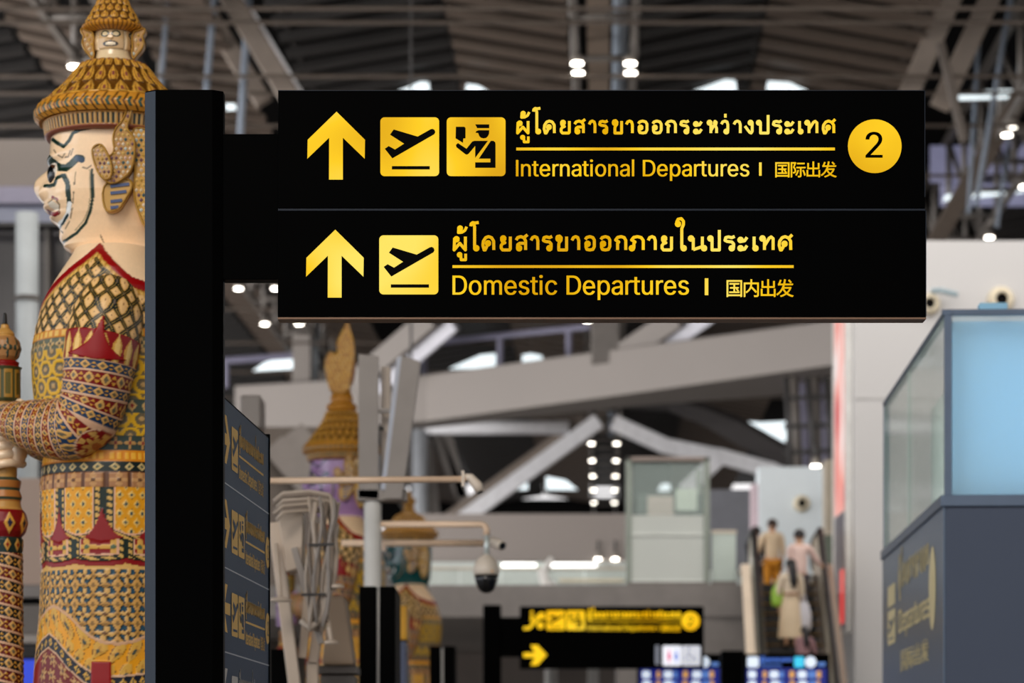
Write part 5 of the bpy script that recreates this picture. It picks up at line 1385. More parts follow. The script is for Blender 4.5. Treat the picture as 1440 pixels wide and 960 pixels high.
def grid_obj(name, pts, rgb, m, parent, closed=True, caps=True):
    """Dense surface grid (rows x columns x 3) with one tile colour per vertex (0-255)."""
    n, c = pts.shape[:2]
    i = np.arange(n - 1)[:, None]
    j = np.arange(c if closed else c - 1)[None, :]
    j2 = (j + 1) % c
    q = np.stack([i * c + j, (i + 1) * c + j, (i + 1) * c + j2, i * c + j2], -1).reshape(-1, 4)
    me = bpy.data.meshes.new(name)
    v = (pts - np.array(origin_of(parent))[None, None]).reshape(-1, 3)
    caps_f = []
    if caps and closed:
        caps_f = [list(range(c)), [(n - 1) * c + k for k in range(c)][::-1]]
    me.vertices.add(len(v))
    me.vertices.foreach_set('co', v.ravel())
    nl = q.size + sum(len(f) for f in caps_f)
    me.loops.add(nl)
    me.loops.foreach_set('vertex_index', np.concatenate([q.ravel()] + [np.array(f) for f in caps_f]).astype(np.int32))
    npoly = len(q) + len(caps_f)
    me.polygons.add(npoly)
    st = np.concatenate([np.arange(len(q)) * 4, len(q) * 4 + np.cumsum([0] + [len(f) for f in caps_f])[:-1]]) if caps_f else np.arange(len(q)) * 4
    me.polygons.foreach_set('loop_start', st.astype(np.int32))
    me.polygons.foreach_set('use_smooth', np.ones(npoly, bool))
    me.update(calc_edges=True)
    me.validate()
    at = me.color_attributes.new('tile', 'FLOAT_COLOR', 'POINT')
    col = np.ones((n * c, 4))
    col[:, :3] = (lin(rgb) ** 1.25 * 1.12).reshape(-1, 3)
    at.data.foreach_set('color', col.ravel().astype(np.float32))
    me.materials.append(m)
    o = bpy.data.objects.new(name, me)
    COL.objects.link(o)
    if parent:
        o.parent = parent
    LOC[o.name] = origin_of(parent)
    return o


class Paint:
    def __init__(self, shape, base):
        self.rgb = np.empty(shape + (3,))
        self.rgb[:] = base
        self.h = np.zeros(shape)

    def fill(self, mask, col, h=None):
        self.rgb[mask] = col
        if h is not None:
            self.h[mask] = h
        return self


def fr_(x):
    return x - np.floor(x)


def leaf(u, v):
    """Pointed leaf in the unit cell, 0 at the rim, 1 in the middle, negative outside."""
    w = np.interp(v, [0, .3, .6, 1.0], [.30, .46, .38, .02])
    return 1 - np.abs(u - .5) / w


def motif(p, mask, u, v, col, dot, h=1.2):
    d = 1 - (np.abs(u - .5) / .34 + np.abs(v - .5) / .42)
    p.fill(mask & (d > 0), col, h)
    p.fill(mask & (d > .55), dot, h * 1.2)


def rosette(p, mask, u, v, col, dot, n=5, h=1.2, size=.44):
    r = np.hypot(u - .5, v - .5)
    a = np.arctan2(v - .5, u - .5)
    rad = size * (.68 + .32 * np.cos(n * a))
    p.fill(mask & (r < rad), col, h)
    p.fill(mask & (r < .12), dot, h * 1.3)


def lattice(p, mask, s, y, P=25.0, line=(14, 42, 36), base=(230, 194, 140)):
    a, b = (s + y * .95) / P, (s - y * .95) / P
    da, db = np.abs(fr_(a) - .5), np.abs(fr_(b) - .5)
    d = np.minimum(da, db)
    p.fill(mask, base, .3)
    p.fill(mask & (d < .21), (196, 154, 82), .8)
    p.fill(mask & (d < .15), line, .2)
    p.fill(mask & (d < .02), (178, 150, 84), .6)
    cdist = np.hypot(fr_(a) - .0 - np.round(fr_(a)), fr_(b) - np.round(fr_(b)))
    p.fill(mask & (cdist < .20), (232, 196, 142), 1.6)
    p.fill(mask & (cdist < .05), (150, 84, 50), 1.6)
    xd = np.hypot(da, db)
    p.fill(mask & (xd < .09), (122, 106, 92), 1.4)


def ring_bands(p, mask, y, y0, pitch, s, cols, per=22.0):
    """Alternating jewelled bands with pale cords between them."""
    k = np.floor((y - y0) / pitch).astype(int)
    v = fr_((y - y0) / pitch)
    for i, c in enumerate(cols):
        mk = mask & (np.mod(k, len(cols)) == i)
        p.fill(mk, c, 0)
        u = fr_(s / per + .31 * i)
        motif(p, mk, u, v, (214, 174, 108), (120, 110, 92), 1.3)
        u2 = fr_(s / per + .31 * i + .5)
        r = np.abs(u2 - .5) / .22 + np.abs(v - .5) / .30
        p.fill(mk & (r < 1) & (np.abs(v - .5) > .09), (206, 160, 70), 1.0)
    p.fill(mask & ((v < .10) | (v > .90)), (214, 178, 150), 1.8)


def torso(parent, rows=520, cols=400):
    pyn = np.linspace(336, 1160, rows)
    zs = wz(pyn, -0.42)
    pyc = HOR - (zs - EYE) * FPX / SD
    xf = np.interp(pyc, [320, 345, 365, 385, 410, 435, 465, 500, 540, 580, 620, 645, 660, 690, 750, 800, 860, 910, 960, 1050, 1200],
                   [118, 112, 104, 92, 76, 64, 54, 47, 48, 52, 60, 64, 62, 60, 61, 61, 59, 55, 51, 42, 38])
    sd = np.interp(pyc, [320, 345, 370, 395, 420, 480, 560, 645, 690, 800, 960, 1200], [62, 72, 98, 118, 126, 124, 112, 106, 110, 114, 126, 134])
    ph = np.linspace(-np.pi, np.pi, cols, endpoint=False)[None, :] + np.zeros((rows, 1))
    y = pyn[:, None] + np.zeros((1, cols))
    a = (165 - xf)[:, None] * SD / FPX
    b = sd[:, None] * SD / FPX
    sf, cf = np.sin(ph), np.cos(ph)
    ex = .86
    dx, dy = np.sign(sf) * np.abs(sf) ** ex, np.sign(cf) * np.abs(cf) ** ex
    s = ph * 115.0
    deg = np.degrees(ph)
    xp = 165 - 113 * np.sin(np.clip(ph, -np.pi / 2, np.pi / 2))
    p = Paint((rows, cols), PGOLD)
    T = np.ones((rows, cols), bool)
    lattice(p, y < 470, s, y)
    # upper chest edging and bands
    mk = (y >= 462) & (y < 474)
    p.fill(mk, (206, 142, 40), .8)
    p.fill(mk & (np.abs(fr_(s / 12) - .5) < .3) & (np.abs(y - 468) < 3.5), (226, 190, 104), 1.6)
    mk = (y >= 474) & (y < 490)
    p.fill(mk, (110, 112, 92), 0)
    rosette(p, mk, fr_(s / 17), (y - 474) / 16, (200, 172, 122), (70, 76, 70), 4)
    mk = (y >= 490) & (y < 645)
    p.fill(mk, (122, 110, 86), 0)
    u, v = fr_(s / 30 + .5 * np.mod(np.floor(y / 24), 2)), fr_(y / 24)
    ring = np.abs(np.hypot(u - .5, (v - .5) * .9) - .42)
    p.fill(mk & (ring < .10), (216, 176, 44), 1.4)
    p.fill(mk & (np.hypot(u - .5, v - .5) < .14), (190, 160, 110), 1.0)
    mk = (y >= 560) & (y < 580)
    p.fill(mk, (80, 92, 84), 0)
    motif(p, mk, fr_(s / 20), (y - 560) / 20, (200, 170, 116), REDC)
    mk = (y >= 612) & (y < 632)
    p.fill(mk, (70, 84, 78), 0)
    rosette(p, mk, fr_(s / 20), (y - 612) / 20, (190, 152, 98), (150, 70, 60), 4)
    mk = (y >= 632) & (y < 648)
    p.fill(mk, (212, 144, 30), 1)
    p.fill(mk & (np.abs(fr_(s / 10) - .5) < .3) & (np.abs(y - 640) < 5), (230, 180, 70), 1.8)
    mk = (y >= 648) & (y < 663)
    p.fill(mk, (20, 42, 38), 2)
    motif(p, mk, fr_(s / 19), (y - 648) / 15, (204, 182, 130), (90, 100, 84), 2.4)
    # belt of square plaques
    mk = (y >= 663) & (y < 685)
    p.fill(mk, (112, 74, 48), 2)
    u, v = fr_(s / 29), (y - 663) / 22
    p.fill(mk & (np.abs(u - .5) < .42) & (np.abs(v - .5) < .47), (176, 132, 92), 4.5)
    rosette(p, mk & (np.abs(u - .5) < .4), u, v, (196, 156, 108), (120, 84, 56), 4, 5, .5)
    # hanging flaps, two tiers
    per = 34.0
    fd = fr_((deg - 2) / per)                     # 0..1 across one flap
    for t0, t1, deep, base, wob in ((685, 742, 16, YELC, 0), (757, 783, 4, REDC, .4)):
        f = fr_(fd + wob)
        bow = t1 + deep * (1 - (2 * np.abs(f - .46)) ** 2) - 10
        mk = (y >= t0) & (y < bow + 19)
        p.fill(mk, REDC, 1)
        mk = mk & (y < bow + 12)
        p.fill(mk, (22, 48, 36), 2.5)
        edge = np.minimum(np.minimum(f - .02, .94 - f) * 70, bow + 12 - y)
        sq = np.abs(fr_((y + f * 30) / 9.5) - .5) < .3
        p.fill(mk & (edge > 1.5) & (edge < 6.5) & sq, (212, 176, 104), 3.4)
        inner = mk & (edge > 7.5)
        p.fill(inner, (224, 182, 154), 4.2)
        inner = mk & (edge > 10)
        p.fill(inner, base, 3)
        if base is YELC:
            uu, vv = fr_(f * 4.2 + .5 * np.mod(np.floor(y / 13), 2)), fr_(y / 13)
            d = 1 - (np.abs(uu - .5) / .32 + np.abs(vv - .5) / .5)
            p.fill(inner & (d > 0), (222, 190, 116), 4.4)
            p.fill(inner & (d > .5), (70, 92, 96), 4.6)
            p.fill(inner & (np.abs(uu - .5) < .06) & (d < 0), (140, 92, 20), 2)
        else:
            rosette(p, inner, fr_(f * 2.2), fr_((y - 756) / 26), (214, 172, 92), (100, 120, 96), 4, 4.4, .5)
    # red flame points rising between the flaps
    fpk = np.abs(fd - .0 - np.round(fd)) * 70
    hh = 758 - 46 * np.exp(-fpk / 9)
    mk = (y > hh) & (y < 762 - fpk * .25) & (fpk < 32)
    p.fill(mk, (152, 14, 20), 5.5)
    # flowered blue cloth
    mk = (y >= 801)
    p.fill(mk, (40, 88, 108), 0)
    def off_(ox, oy, P=27.0):                     # offsets in pixels from the nearest motif centre
        return (fr_((s + ox) / P + .5) - .5) * P, (fr_((y + oy) / P + .5) - .5) * P
    du, dv = off_(0, 0)
    rr_, aa_ = np.hypot(du, dv), np.arctan2(dv, du)
    petal = 10.5 * (.68 + .32 * np.cos(4 * aa_ + .9))
    leaves = [(np.abs(x_) / (a_ * (1.15 - .25 * np.sign(y_)))) + np.abs(y_) / b_ for (x_, y_), a_, b_ in ((off_(13.5, 13.5), 6.6, 12.5), (off_(13.5, 0), 4.2, 6.5), (off_(0, 13.5), 6.0, 4.4))]
    for lf in leaves:
        p.fill(mk & (lf < 1.22), (54, 48, 32), .6)
    p.fill(mk & (rr_ < petal + 1.6), (54, 48, 32), .6)
    for lf, c in zip(leaves, ((206, 164, 96), (188, 146, 78), (188, 146, 78))):
        p.fill(mk & (lf < 1), c, 2.2)
        p.fill(mk & (lf < .38), (150, 118, 70), 2.4)
    p.fill(mk & (rr_ < petal), (214, 176, 112), 2.4)
    p.fill(mk & (rr_ < 2.8), (120, 84, 48), 3)
    w1 = np.interp(xp, [50, 64, 78, 91, 112, 134, 150, 166, 180, 200, 240, 290], [905, 868, 856, 851, 862, 881, 896, 905, 906, 902, 884, 870])
    mk = y >= w1 - 3
    p.fill(mk, (206, 168, 134), 3)
    mk = y >= w1 + 2
    p.fill(mk, (224, 164, 26), 1)
    uu, vv = fr_((s + 8 * np.sin(y / 14)) / 21), fr_((y - w1) / 30)
    lf = leaf(uu, vv)
    p.fill(mk & (lf > .15), (212, 172, 84), 2.6)
    p.fill(mk & (lf > .1) & (lf < .2), (140, 92, 22), 1)
    rosette(p, mk & (lf > .3), uu, vv, (196, 150, 70), (80, 90, 80), 4, 3, .28)
    w2 = np.interp(xp, [50, 62, 72, 86, 100, 120, 140, 158, 180, 210, 290], [930, 908, 896, 888, 897, 918, 936, 948, 950, 946, 930])
    band = y - w2
    for lo_, hi_, c, h in ((0, 3, (214, 180, 150), 4), (3, 20, DBLUE, 2), (20, 23, (214, 180, 150), 4), (23, 300, (126, 18, 26), 1)):
        p.fill((band >= lo_) & (band < hi_), c, h)
    mk = (band >= 4) & (band < 19)
    motif(p, mk, fr_(s / 13), (band - 4) / 15, (210, 170, 84), (60, 80, 80), 3.5)
    mk = (band >= 26) & (y < 1120)
    rosette(p, mk, fr_(s / 22), fr_(band / 22), (196, 160, 112), (110, 70, 60), 6, 3, .46)
    p.fill((band >= 23) & (xp < 73) & (y < 1040), (150, 14, 20), 3)
    p.fill((np.abs(xp - 162) < 10) & (y > 930) & (y < 975), (158, 14, 20), 7)
    p.fill((y > 1050) & (y < 1066), (206, 150, 50), 4)
    # red collar with its raised point, skin above it
    yc = np.interp(deg, [-180, -150, -90, -45, -20, -10, -2, 5, 9, 13, 22, 45, 65, 90, 120, 180], [395, 392, 400, 402, 390, 374, 358, 341, 336, 342, 356, 382, 402, 424, 405, 395])
    dband = y - yc
    p.fill(dband < 24, (190, 146, 70), 1)
    p.fill((dband < 24) & (np.abs(fr_(s / 8) - .5) < .3) & (dband > 18), (222, 186, 112), 2)
    p.fill(dband < 16, (158, 14, 20), 4)
    p.fill(dband < 0, SKINC, 0)
    off = p.h * .0016
    X = wx(165) - (a + off) * dx
    Y = SD - (b + off) * dy
    Zz = zs[:, None] + np.zeros((1, cols))
    return grid_obj('jacket_and_skirt', np.stack([X, Y, Zz], -1), p.rgb, M_TILE, parent)


def sleeve(parent, side=-1, rows=440, cols=210):
    """Bent arm; side -1 is the near arm. Rings follow the arm's centre line."""
    cp = [(160, 392, -.30, 16), (160, 402, -.33, 30), (158, 418, -.37, 43), (153, 445, -.41, 51), (146, 475, -.43, 52.5), (141, 505, -.44, 51), (137, 535, -.44, 48.5), (132, 563, -.43, 46),
          (122, 588, -.42, 45), (106, 601, -.40, 44.5), (88, 603, -.37, 43.5), (70, 602, -.34, 41), (52, 599, -.31, 37.5), (36, 597, -.28, 33.5), (22, 593, -.24, 29), (10, 590, -.20, 24), (2, 588, -.16, 17)]
    cp = np.array(cp, float)
    seg = np.r_[0, np.cumsum(np.hypot(np.diff(cp[:, 0]), np.diff(cp[:, 1])))]
    ss = np.linspace(0, seg[-1], rows)
    c = np.stack([np.interp(ss, seg, cp[:, i]) for i in range(4)], -1)
    k = np.ones(9) / 9
    for i in range(4):
        pad = np.r_[[c[0, i]] * 4, c[:, i], [c[-1, i]] * 4]
        c[:, i] = np.convolve(pad, k, 'valid')
    ctr = np.stack([wx(c[:, 0], c[:, 2]), SD + c[:, 2] * (1 if side < 0 else -1), wz(c[:, 1], c[:, 2])], -1)
    rad = c[:, 3] * (SD + c[:, 2]) / FPX
    tan = np.gradient(ctr, axis=0)
    tan /= np.linalg.norm(tan, axis=1)[:, None]
    near = np.array([0, -1.0 if side < 0 else 1.0, 0])
    e1 = near[None] - tan * (tan @ near)[:, None]
    e1 /= np.linalg.norm(e1, axis=1)[:, None]
    e2 = np.cross(tan, e1)
    ang = np.linspace(-np.pi, np.pi, cols, endpoint=False)[None, :] + np.zeros((rows, 1))
    sl = ss[:, None] + np.zeros((1, cols))
    pyc, pxc = c[:, 1][:, None] + np.zeros((1, cols)), c[:, 0][:, None] + np.zeros((1, cols))
    cu = ang * 50.0
    p = Paint((rows, cols), PGOLD)
    up = sl < 232
    lattice(p, sl < 100, cu, sl, 25)
    s_red = 117 - 50 * np.exp(-np.abs(cu + 2) / 11)
    mk = (sl > 86) & (sl < 122)
    p.fill(mk, (150, 18, 24), 2)
    lf = leaf(fr_(cu / 19), 1 - (sl - 88) / 30)
    p.fill(mk & (lf > .1), (208, 166, 88), 3)
    p.fill(mk & (lf > .55), (232, 200, 132), 3.4)
    mk = (sl > s_red) & (sl < 122 - np.abs(cu) * .12) & (np.abs(cu) < 46)
    p.fill(mk, (158, 12, 18), 7)
    mk = (sl >= 122) & (sl < 226)
    ring_bands(p, mk, sl, 122, 15.4, cu, [BLUEC, (134, 20, 24)], 25)
    mk = sl >= 226
    ring_bands(p, mk, sl, 226, 10.2, cu, [BLUEC, (134, 20, 24), (70, 78, 84), (134, 20, 24)], 17)
    off = p.h * .0015
    pts = ctr[:, None] + (e1[:, None] * np.cos(ang)[..., None] + e2[:, None] * np.sin(ang)[..., None]) * (rad[:, None] + off)[..., None]
    # round patch at the elbow
    qx = 720 + pts[..., 0] * FPX / pts[..., 1]
    qy = HOR - (pts[..., 2] - EYE) * FPX / pts[..., 1]
    ex, ey = (qx - 136) / 32, (qy - 628) / 25
    r = np.hypot(ex, ey)
    el = (r < 1) & ((pts[..., 1] < ctr[:, None, 1]) if side < 0 else (pts[..., 1] > ctr[:, None, 1])) & (sl > 150) & (sl < 330)
    p.fill(el, (150, 20, 26))
    an = np.arctan2(ey, ex)
    p.fill(el & (r < .50 + .14 * np.cos(8 * an)), (206, 164, 92))
    p.fill(el & (r < .22), (178, 110, 60))
    p.fill(el & (r > .58) & (r < .86) & (np.cos(7 * an) > .1), (210, 172, 104))
    p.fill(el & (r > .92), (220, 190, 160))
    return grid_obj('sleeve', pts, p.rgb, M_TILE, parent)


def polydist(qx, qy, line):
    d = np.full(qx.shape, 1e9)
    for (x0, y0), (x1, y1) in zip(line[:-1], line[1:]):
        vx, vy = x1 - x0, y1 - y0
        t = np.clip(((qx - x0) * vx + (qy - y0) * vy) / (vx * vx + vy * vy), 0, 1)
        d = np.minimum(d, np.hypot(qx - x0 - t * vx, qy - y0 - t * vy))
    return d


def head(parent, skin, mark, rows=420, cols=420):
    """Head and neck as one glazed surface, facing the viewer's left; painted brows, jaw line and mouth."""
    py = np.linspace(172, 408, rows)
    xf = np.interp(py, [172, 190, 200, 215, 230, 240, 250, 258, 266, 280, 288, 294, 299, 303, 308, 314, 322, 335, 344, 350, 356, 362, 372, 385, 408],
                   [80, 77, 74, 72, 72, 74, 71, 66, 64, 66, 67, 66, 70, 71, 74, 79, 84, 89, 92, 92, 100, 112, 119, 114, 104])
    half = np.interp(py, [172, 200, 240, 280, 310, 330, 345, 352, 358, 370, 385, 408], [80, 82, 82, 79, 73, 66, 60, 58, 58, 60, 72, 90])
    back = np.interp(py, [172, 250, 330, 360, 408], [80, 82, 76, 66, 80])
    k = SD / FPX
    ph = np.linspace(-np.pi, np.pi, cols, endpoint=False)[None, :] + np.zeros((rows, 1))   # 0 = near side, +90 deg = front
    y = py[:, None] + np.zeros((1, cols))
    sf, cf = np.sin(ph), np.cos(ph)
    ex = .80
    dx = np.sign(sf) * np.abs(sf) ** ex
    dy = np.sign(cf) * np.abs(cf) ** ex
    a = np.where(sf > 0, (165 - xf)[:, None], back[:, None])
    b = half[:, None] + np.zeros((1, cols))
    fa = np.abs(ph - np.pi / 2)                                    # angle from straight ahead
    nose = 1.05 * np.exp(-((fa) / .26) ** 2) * np.interp(y, [237, 242, 246, 250, 255, 262, 270, 277, 285, 292], [0, 2, 8, 13, 15.5, 15.5, 15, 12.5, 7, 0])
    wing = 9 * np.exp(-((fa - .36 + (y - 278) * .006) / .13) ** 2) * np.exp(-((y - 279) / 10) ** 2)
    brow = 5 * np.exp(-((fa - .45) / .5) ** 2) * np.exp(-((y - 236 + 8 * fa) / 7) ** 2)
    cheek = 4.5 * np.exp(-((fa - .95) / .35) ** 2) * np.exp(-((y - 285) / 16) ** 2)
    lips = 5 * np.exp(-((fa) / .6) ** 2) * (np.exp(-((y - 297) / 4) ** 2) + .9 * np.exp(-((y - 311) / 4.5) ** 2)) - 4 * np.exp(-((fa) / .7) ** 2) * np.exp(-((y - 304) / 2.2) ** 2)
    chin = 5 * np.exp(-((fa) / .5) ** 2) * np.exp(-((y - 338) / 9) ** 2)
    sock = -3 * np.exp(-((fa - .5) / .2) ** 2) * np.exp(-((y - 257) / 10) ** 2)
    add = nose + wing + brow + cheek + lips + chin + sock
    X = wx(165) - (a + add * (sf > 0)) * dx * k
    Y = SD - (b + add * .4) * dy * k
    Z = wz(y)
    pts = np.stack([X, Y, Z], -1)
    qx = 720 + X * FPX / SD
    qy = y                                                       # profile rows
    p = Paint((rows, cols), skin)
    front = sf > -.35

    def line(pts_, w, col):
        p.fill(front & (polydist(qx, qy, pts_) < w * 1.22), col)

    darker = tuple(int(c * .62) for c in skin)
    line([(80, 205), (90, 214), (100, 221), (108, 214), (114, 204), (124, 200), (138, 198)], 2.1, mark)
    line([(72, 230), (80, 238), (86, 243)], 4.5, mark)
    line([(84, 241), (94, 249), (104, 251), (112, 246), (120, 239), (126, 240)], 4.2, mark)
    line([(120, 239), (127, 242)], 3.2, (40, 74, 100))
    line([(70, 270), (78, 272), (86, 272), (90, 263), (99, 261), (104, 266)], 2.2, mark)
    line([(101, 262), (106, 272), (107, 282), (108, 300), (106, 308)], 3.0, mark)
    line([(108, 300), (105, 312), (97, 320), (88, 322)], 2.6, (232, 234, 234))
    line([(104, 314), (96, 322), (86, 327)], 1.6, (40, 70, 76))
    line([(141, 256), (142, 290), (138, 310), (130, 326), (116, 338), (100, 344), (93, 345)], 1.7, mark)
    line([(138, 256), (138.5, 290), (135, 309), (127, 323), (114, 334)], .8, (190, 170, 140))
    for seg in ([(118, 258), (116, 275)], [(115, 285), (113, 300)], [(112, 306), (108, 318)], [(106, 322), (99, 330)], [(94, 334), (90, 330)], [(84, 222), (88, 228)],
                [(92, 232), (98, 236), (102, 231)], [(102, 236), (107, 236), (110, 228)], [(111, 234), (114, 226)], [(140, 250), (134, 254), (128, 252)], [(150, 342), (154, 352)], [(130, 362), (134, 367)]):
        line(seg, .8, darker)
    line([(70, 302), (76, 306), (84, 310), (91, 309)], 2.2, (150, 24, 34))
    line([(79, 296), (88, 302)], 3.2, (232, 222, 206))
    line([(82, 288), (90, 293)], 1.6, (150, 40, 50))
    line([(75, 294), (86, 290), (93, 300), (91, 309)], .8, darker)
    return grid_obj('head', pts, p.rgb, M_SKIN, parent), (xf, py)


def eye(parent, white=(236, 226, 212)):
    """Bulging eyes either side of the nose, with dark irises."""
    for sg in (-1, 1):
        n, c = 40, 48
        th = np.linspace(0, np.pi, n)[:, None] + np.zeros((1, c))
        ph = np.linspace(0, 2 * np.pi, c, endpoint=False)[None] + np.zeros((n, 1))
        ux, uy, uz = np.sin(th) * np.cos(ph), np.sin(th) * np.sin(ph), np.cos(th)
        k = SD / FPX
        C = np.array([wx(86), SD + sg * 47 * k, wz(256)])
        pts = np.stack([C[0] + ux * 12 * k, C[1] + uy * 12 * k, C[2] + uz * 17 * k], -1)
        p = Paint((n, c), white)
        d = np.hypot(uy * .9 - sg * .42, uz * .8)
        p.fill((ux < .1) & (d < .62), (90, 60, 40))
        p.fill((ux < .1) & (d < .52), (14, 16, 20))
        grid_obj('eye', pts, p.rgb, M_SKIN, parent)


def lathe_tile(name, prof, axis_px, parent, fn, mtl, cols=260, step=1.2, yl=0.0, flat=1.0):
    """Turned tile-covered shape. prof: (py, radius in px); fn paints and lifts the tiles."""
    pr = np.array(prof, float)
    seg = np.r_[0, np.cumsum(np.hypot(np.diff(pr[:, 0]), np.diff(pr[:, 1])))]
    n = max(8, int(seg[-1] / step))
    t = np.linspace(0, seg[-1], n)
    py, r = np.interp(t, seg, pr[:, 0]), np.interp(t, seg, pr[:, 1])
    ph = np.linspace(-np.pi, np.pi, cols, endpoint=False)[None] + np.zeros((n, 1))
    p = Paint((n, cols), GOLD)
    fn(p, py[:, None] + np.zeros((1, cols)), ph, r[:, None] + np.zeros((1, cols)), t[:, None] / seg[-1] + np.zeros((1, cols)))
    k = (SD + yl) / FPX
    R = (r[:, None] + p.h) * k
    pts = np.stack([wx(axis_px, yl) - R * np.sin(ph) * flat, SD + yl - R * np.cos(ph), wz(py[:, None], yl) + np.zeros((1, cols))], -1)
    return grid_obj(name, pts, p.rgb, mtl, parent)


def leafy(n, rowpx, h=3.0, g=GOLD):
    def f(p, y, ph, r, t):
        row = np.floor(y / rowpx)
        u = fr_(ph / (2 * np.pi) * n + .5 * np.mod(row, 2))
        v = 1 - fr_(y / rowpx)
        l = leaf(u, v)
        p.fill(np.ones(y.shape, bool), DGOLD, 0)
        k = np.clip(l, 0, 1)
        p.h[:] = h * np.sqrt(k)
        p.fill(l > .12, g)
        p.fill((l > .42) & (l < .6), (146, 96, 34))
        p.fill((l > .78) & (np.abs(v - .42) < .13), (150, 88, 84))
    return f


def crown_band(p, y, ph, r, t):
    p.fill(t > -1, (206, 152, 62), 0)
    u = fr_(ph / (2 * np.pi) * 46 + np.abs(t - .5) * 1.6)
    mk = (t > .12) & (t < .88)
    p.fill(mk & (u < .22), DGOLD, -.8)
    p.fill(mk & (u > .5) & (u < .8) & (np.abs(t - .5) < .16), (64, 96, 84), 1.0)
    p.fill((t < .06) | (t > .94), (222, 176, 84), 1.5)


def fringe(p, y, ph, r, t):
    p.fill(t > -1, (176, 132, 66), 0)
    u = fr_(ph / (2 * np.pi) * 84)
    mk = (t > .25) & (t < .8)
    p.fill(mk & (u < .4), (42, 56, 48), -1)
    p.fill(mk & (u > .5) & (u < .9), (190, 156, 100), .6)
    p.fill(t < .2, (140, 84, 62), .8)
    p.fill(t > .85, (196, 146, 58), 1.2)


def gold_plain(p, y, ph, r, t):
    u = fr_(ph / (2 * np.pi) * 40)
    p.fill(t > -1, (204, 150, 58), 0)
    p.fill(u < .25, (140, 94, 34), -.6)


def cream_neck(p, y, ph, r, t):
    p.fill(t > -1, (226, 206, 172), 0)
    for k in range(4):                                   # four little faces around the finial
        a = (ph - np.pi / 2 * k - np.radians(2) + np.pi) % (2 * np.pi) - np.pi
        q, w = a * r, y
        p.fill((np.abs(q) < 17) & (w > 45) & (w < 74), (206, 176, 132), 3.0)
        for sgn in (-1, 1):
            e = np.hypot((q - sgn * 7) / 1.3, w - 54)
            p.fill((e < 4.6) & (e > 2.9), (40, 60, 50), 3.2)
            p.fill(e < 2.9, (224, 206, 170), 3.6)
        p.fill(np.hypot(q, (w - 59) * 1.2) < 3.6, (216, 184, 140), 5.4)
        m_ = np.hypot(q / 2.4, w - 68)
        p.fill((m_ < 4.2) & (m_ > 2.6), (60, 50, 44), 3.2)
        p.fill((np.abs(q) < 6) & (np.abs(w - 68) < 1.6), (232, 220, 196), 3.4)


def crown(parent, kind):
    c = tag(lathe_tile('crown', [(200, 92), (197, 95), (181, 98), (176, 97)], 160, parent, fringe, M_GILT, 520), None)
    lathe_tile('crown_brim', [(176, 97), (178, 104), (172, 110), (164, 111), (155, 107), (150, 100)], 160, c, crown_band, M_GILT, 520)
    if kind == 'flame':
        lathe_tile('crown_dome', [(152, 101), (146, 93), (132, 84), (112, 68), (92, 55), (74, 46), (60, 41), (56, 33)], 160, c, leafy(24, 22, 5), M_GILT, 320, 1.4)
    else:
        lathe_tile('crown_dome', [(152, 101), (147, 92), (138, 84), (126, 70), (112, 58), (100, 49), (93, 43), (90, 34)], 160, c, leafy(24, 26, 5), M_GILT, 460, .9)
    if kind == 'faces':
        lathe_tile('crown_finial_face', [(94, 26), (88, 28), (82, 25), (75, 24), (60, 25), (45, 23), (40, 20)], 160, c, cream_neck, M_SKIN, 300, .7)
        lathe_tile('crown_upper_brim', [(48, 30), (44, 41), (40, 44), (37, 41), (36, 36)], 159, c, gold_plain, M_GILT, 240)
        lathe_tile('crown_upper_dome', [(37, 37), (30, 35), (18, 28), (8, 22), (2, 20)], 159, c, leafy(16, 11, 3), M_GILT, 320, .7)
        lathe_tile('crown_spire', [(3, 21), (0, 21), (-4, 17), (-14, 15), (-30, 12), (-60, 8), (-100, 4), (-140, 1)], 159, c, gold_plain, M_GILT, 120)
        fr = (Vector((0, 0, 0)), X_, Z_, Y_)
        for x0, sg in ((124, 1), (196, -1)):
            poly = [(0, 44), (-9, 40), (-12, 46), (-6, 54), (-10, 62), (-6, 72), (2, 80), (8, 88), (12, 78), (10, 66), (12, 54), (8, 45)]
            plate([(x0 + sg * a * .9 + (0 if sg > 0 else 0), b) for a, b in poly], -.02, .06, c, 'crown_ear_flame')
    elif kind == 'flame':
        lathe_tile('crown_tier', [(58, 36), (52, 42), (44, 44), (38, 40), (32, 30), (22, 32), (14, 30), (4, 26), (-24, 24)], 160, c, gold_plain, M_GILT, 240)
        flame = [(128, 6), (118, -30), (110, -66), (114, -96), (128, -116), (140, -104), (148, -114), (144, -134), (152, -156), (164, -176), (176, -204), (184, -176), (194, -146), (197, -100), (190, -60), (184, -20), (178, 6)]
        plate(flame, -.06, .12, c, 'crown_flame', mosaic=11, base=(178, 122, 28), gilt=True)
        plate([(176, -10), (188, -60), (190, -84), (200, -96), (196, -50), (190, -20)], -.04, .08, c, 'crown_flame', mosaic=0, base=(170, 36, 34))
    else:
        lathe_tile('crown_topknot', [(92, 36), (80, 24), (66, 18), (56, 16), (50, 20), (40, 24), (30, 20), (24, 10), (10, 4), (0, 1)], 160, c, leafy(12, 12, 2), M_GILT, 160)
    return c


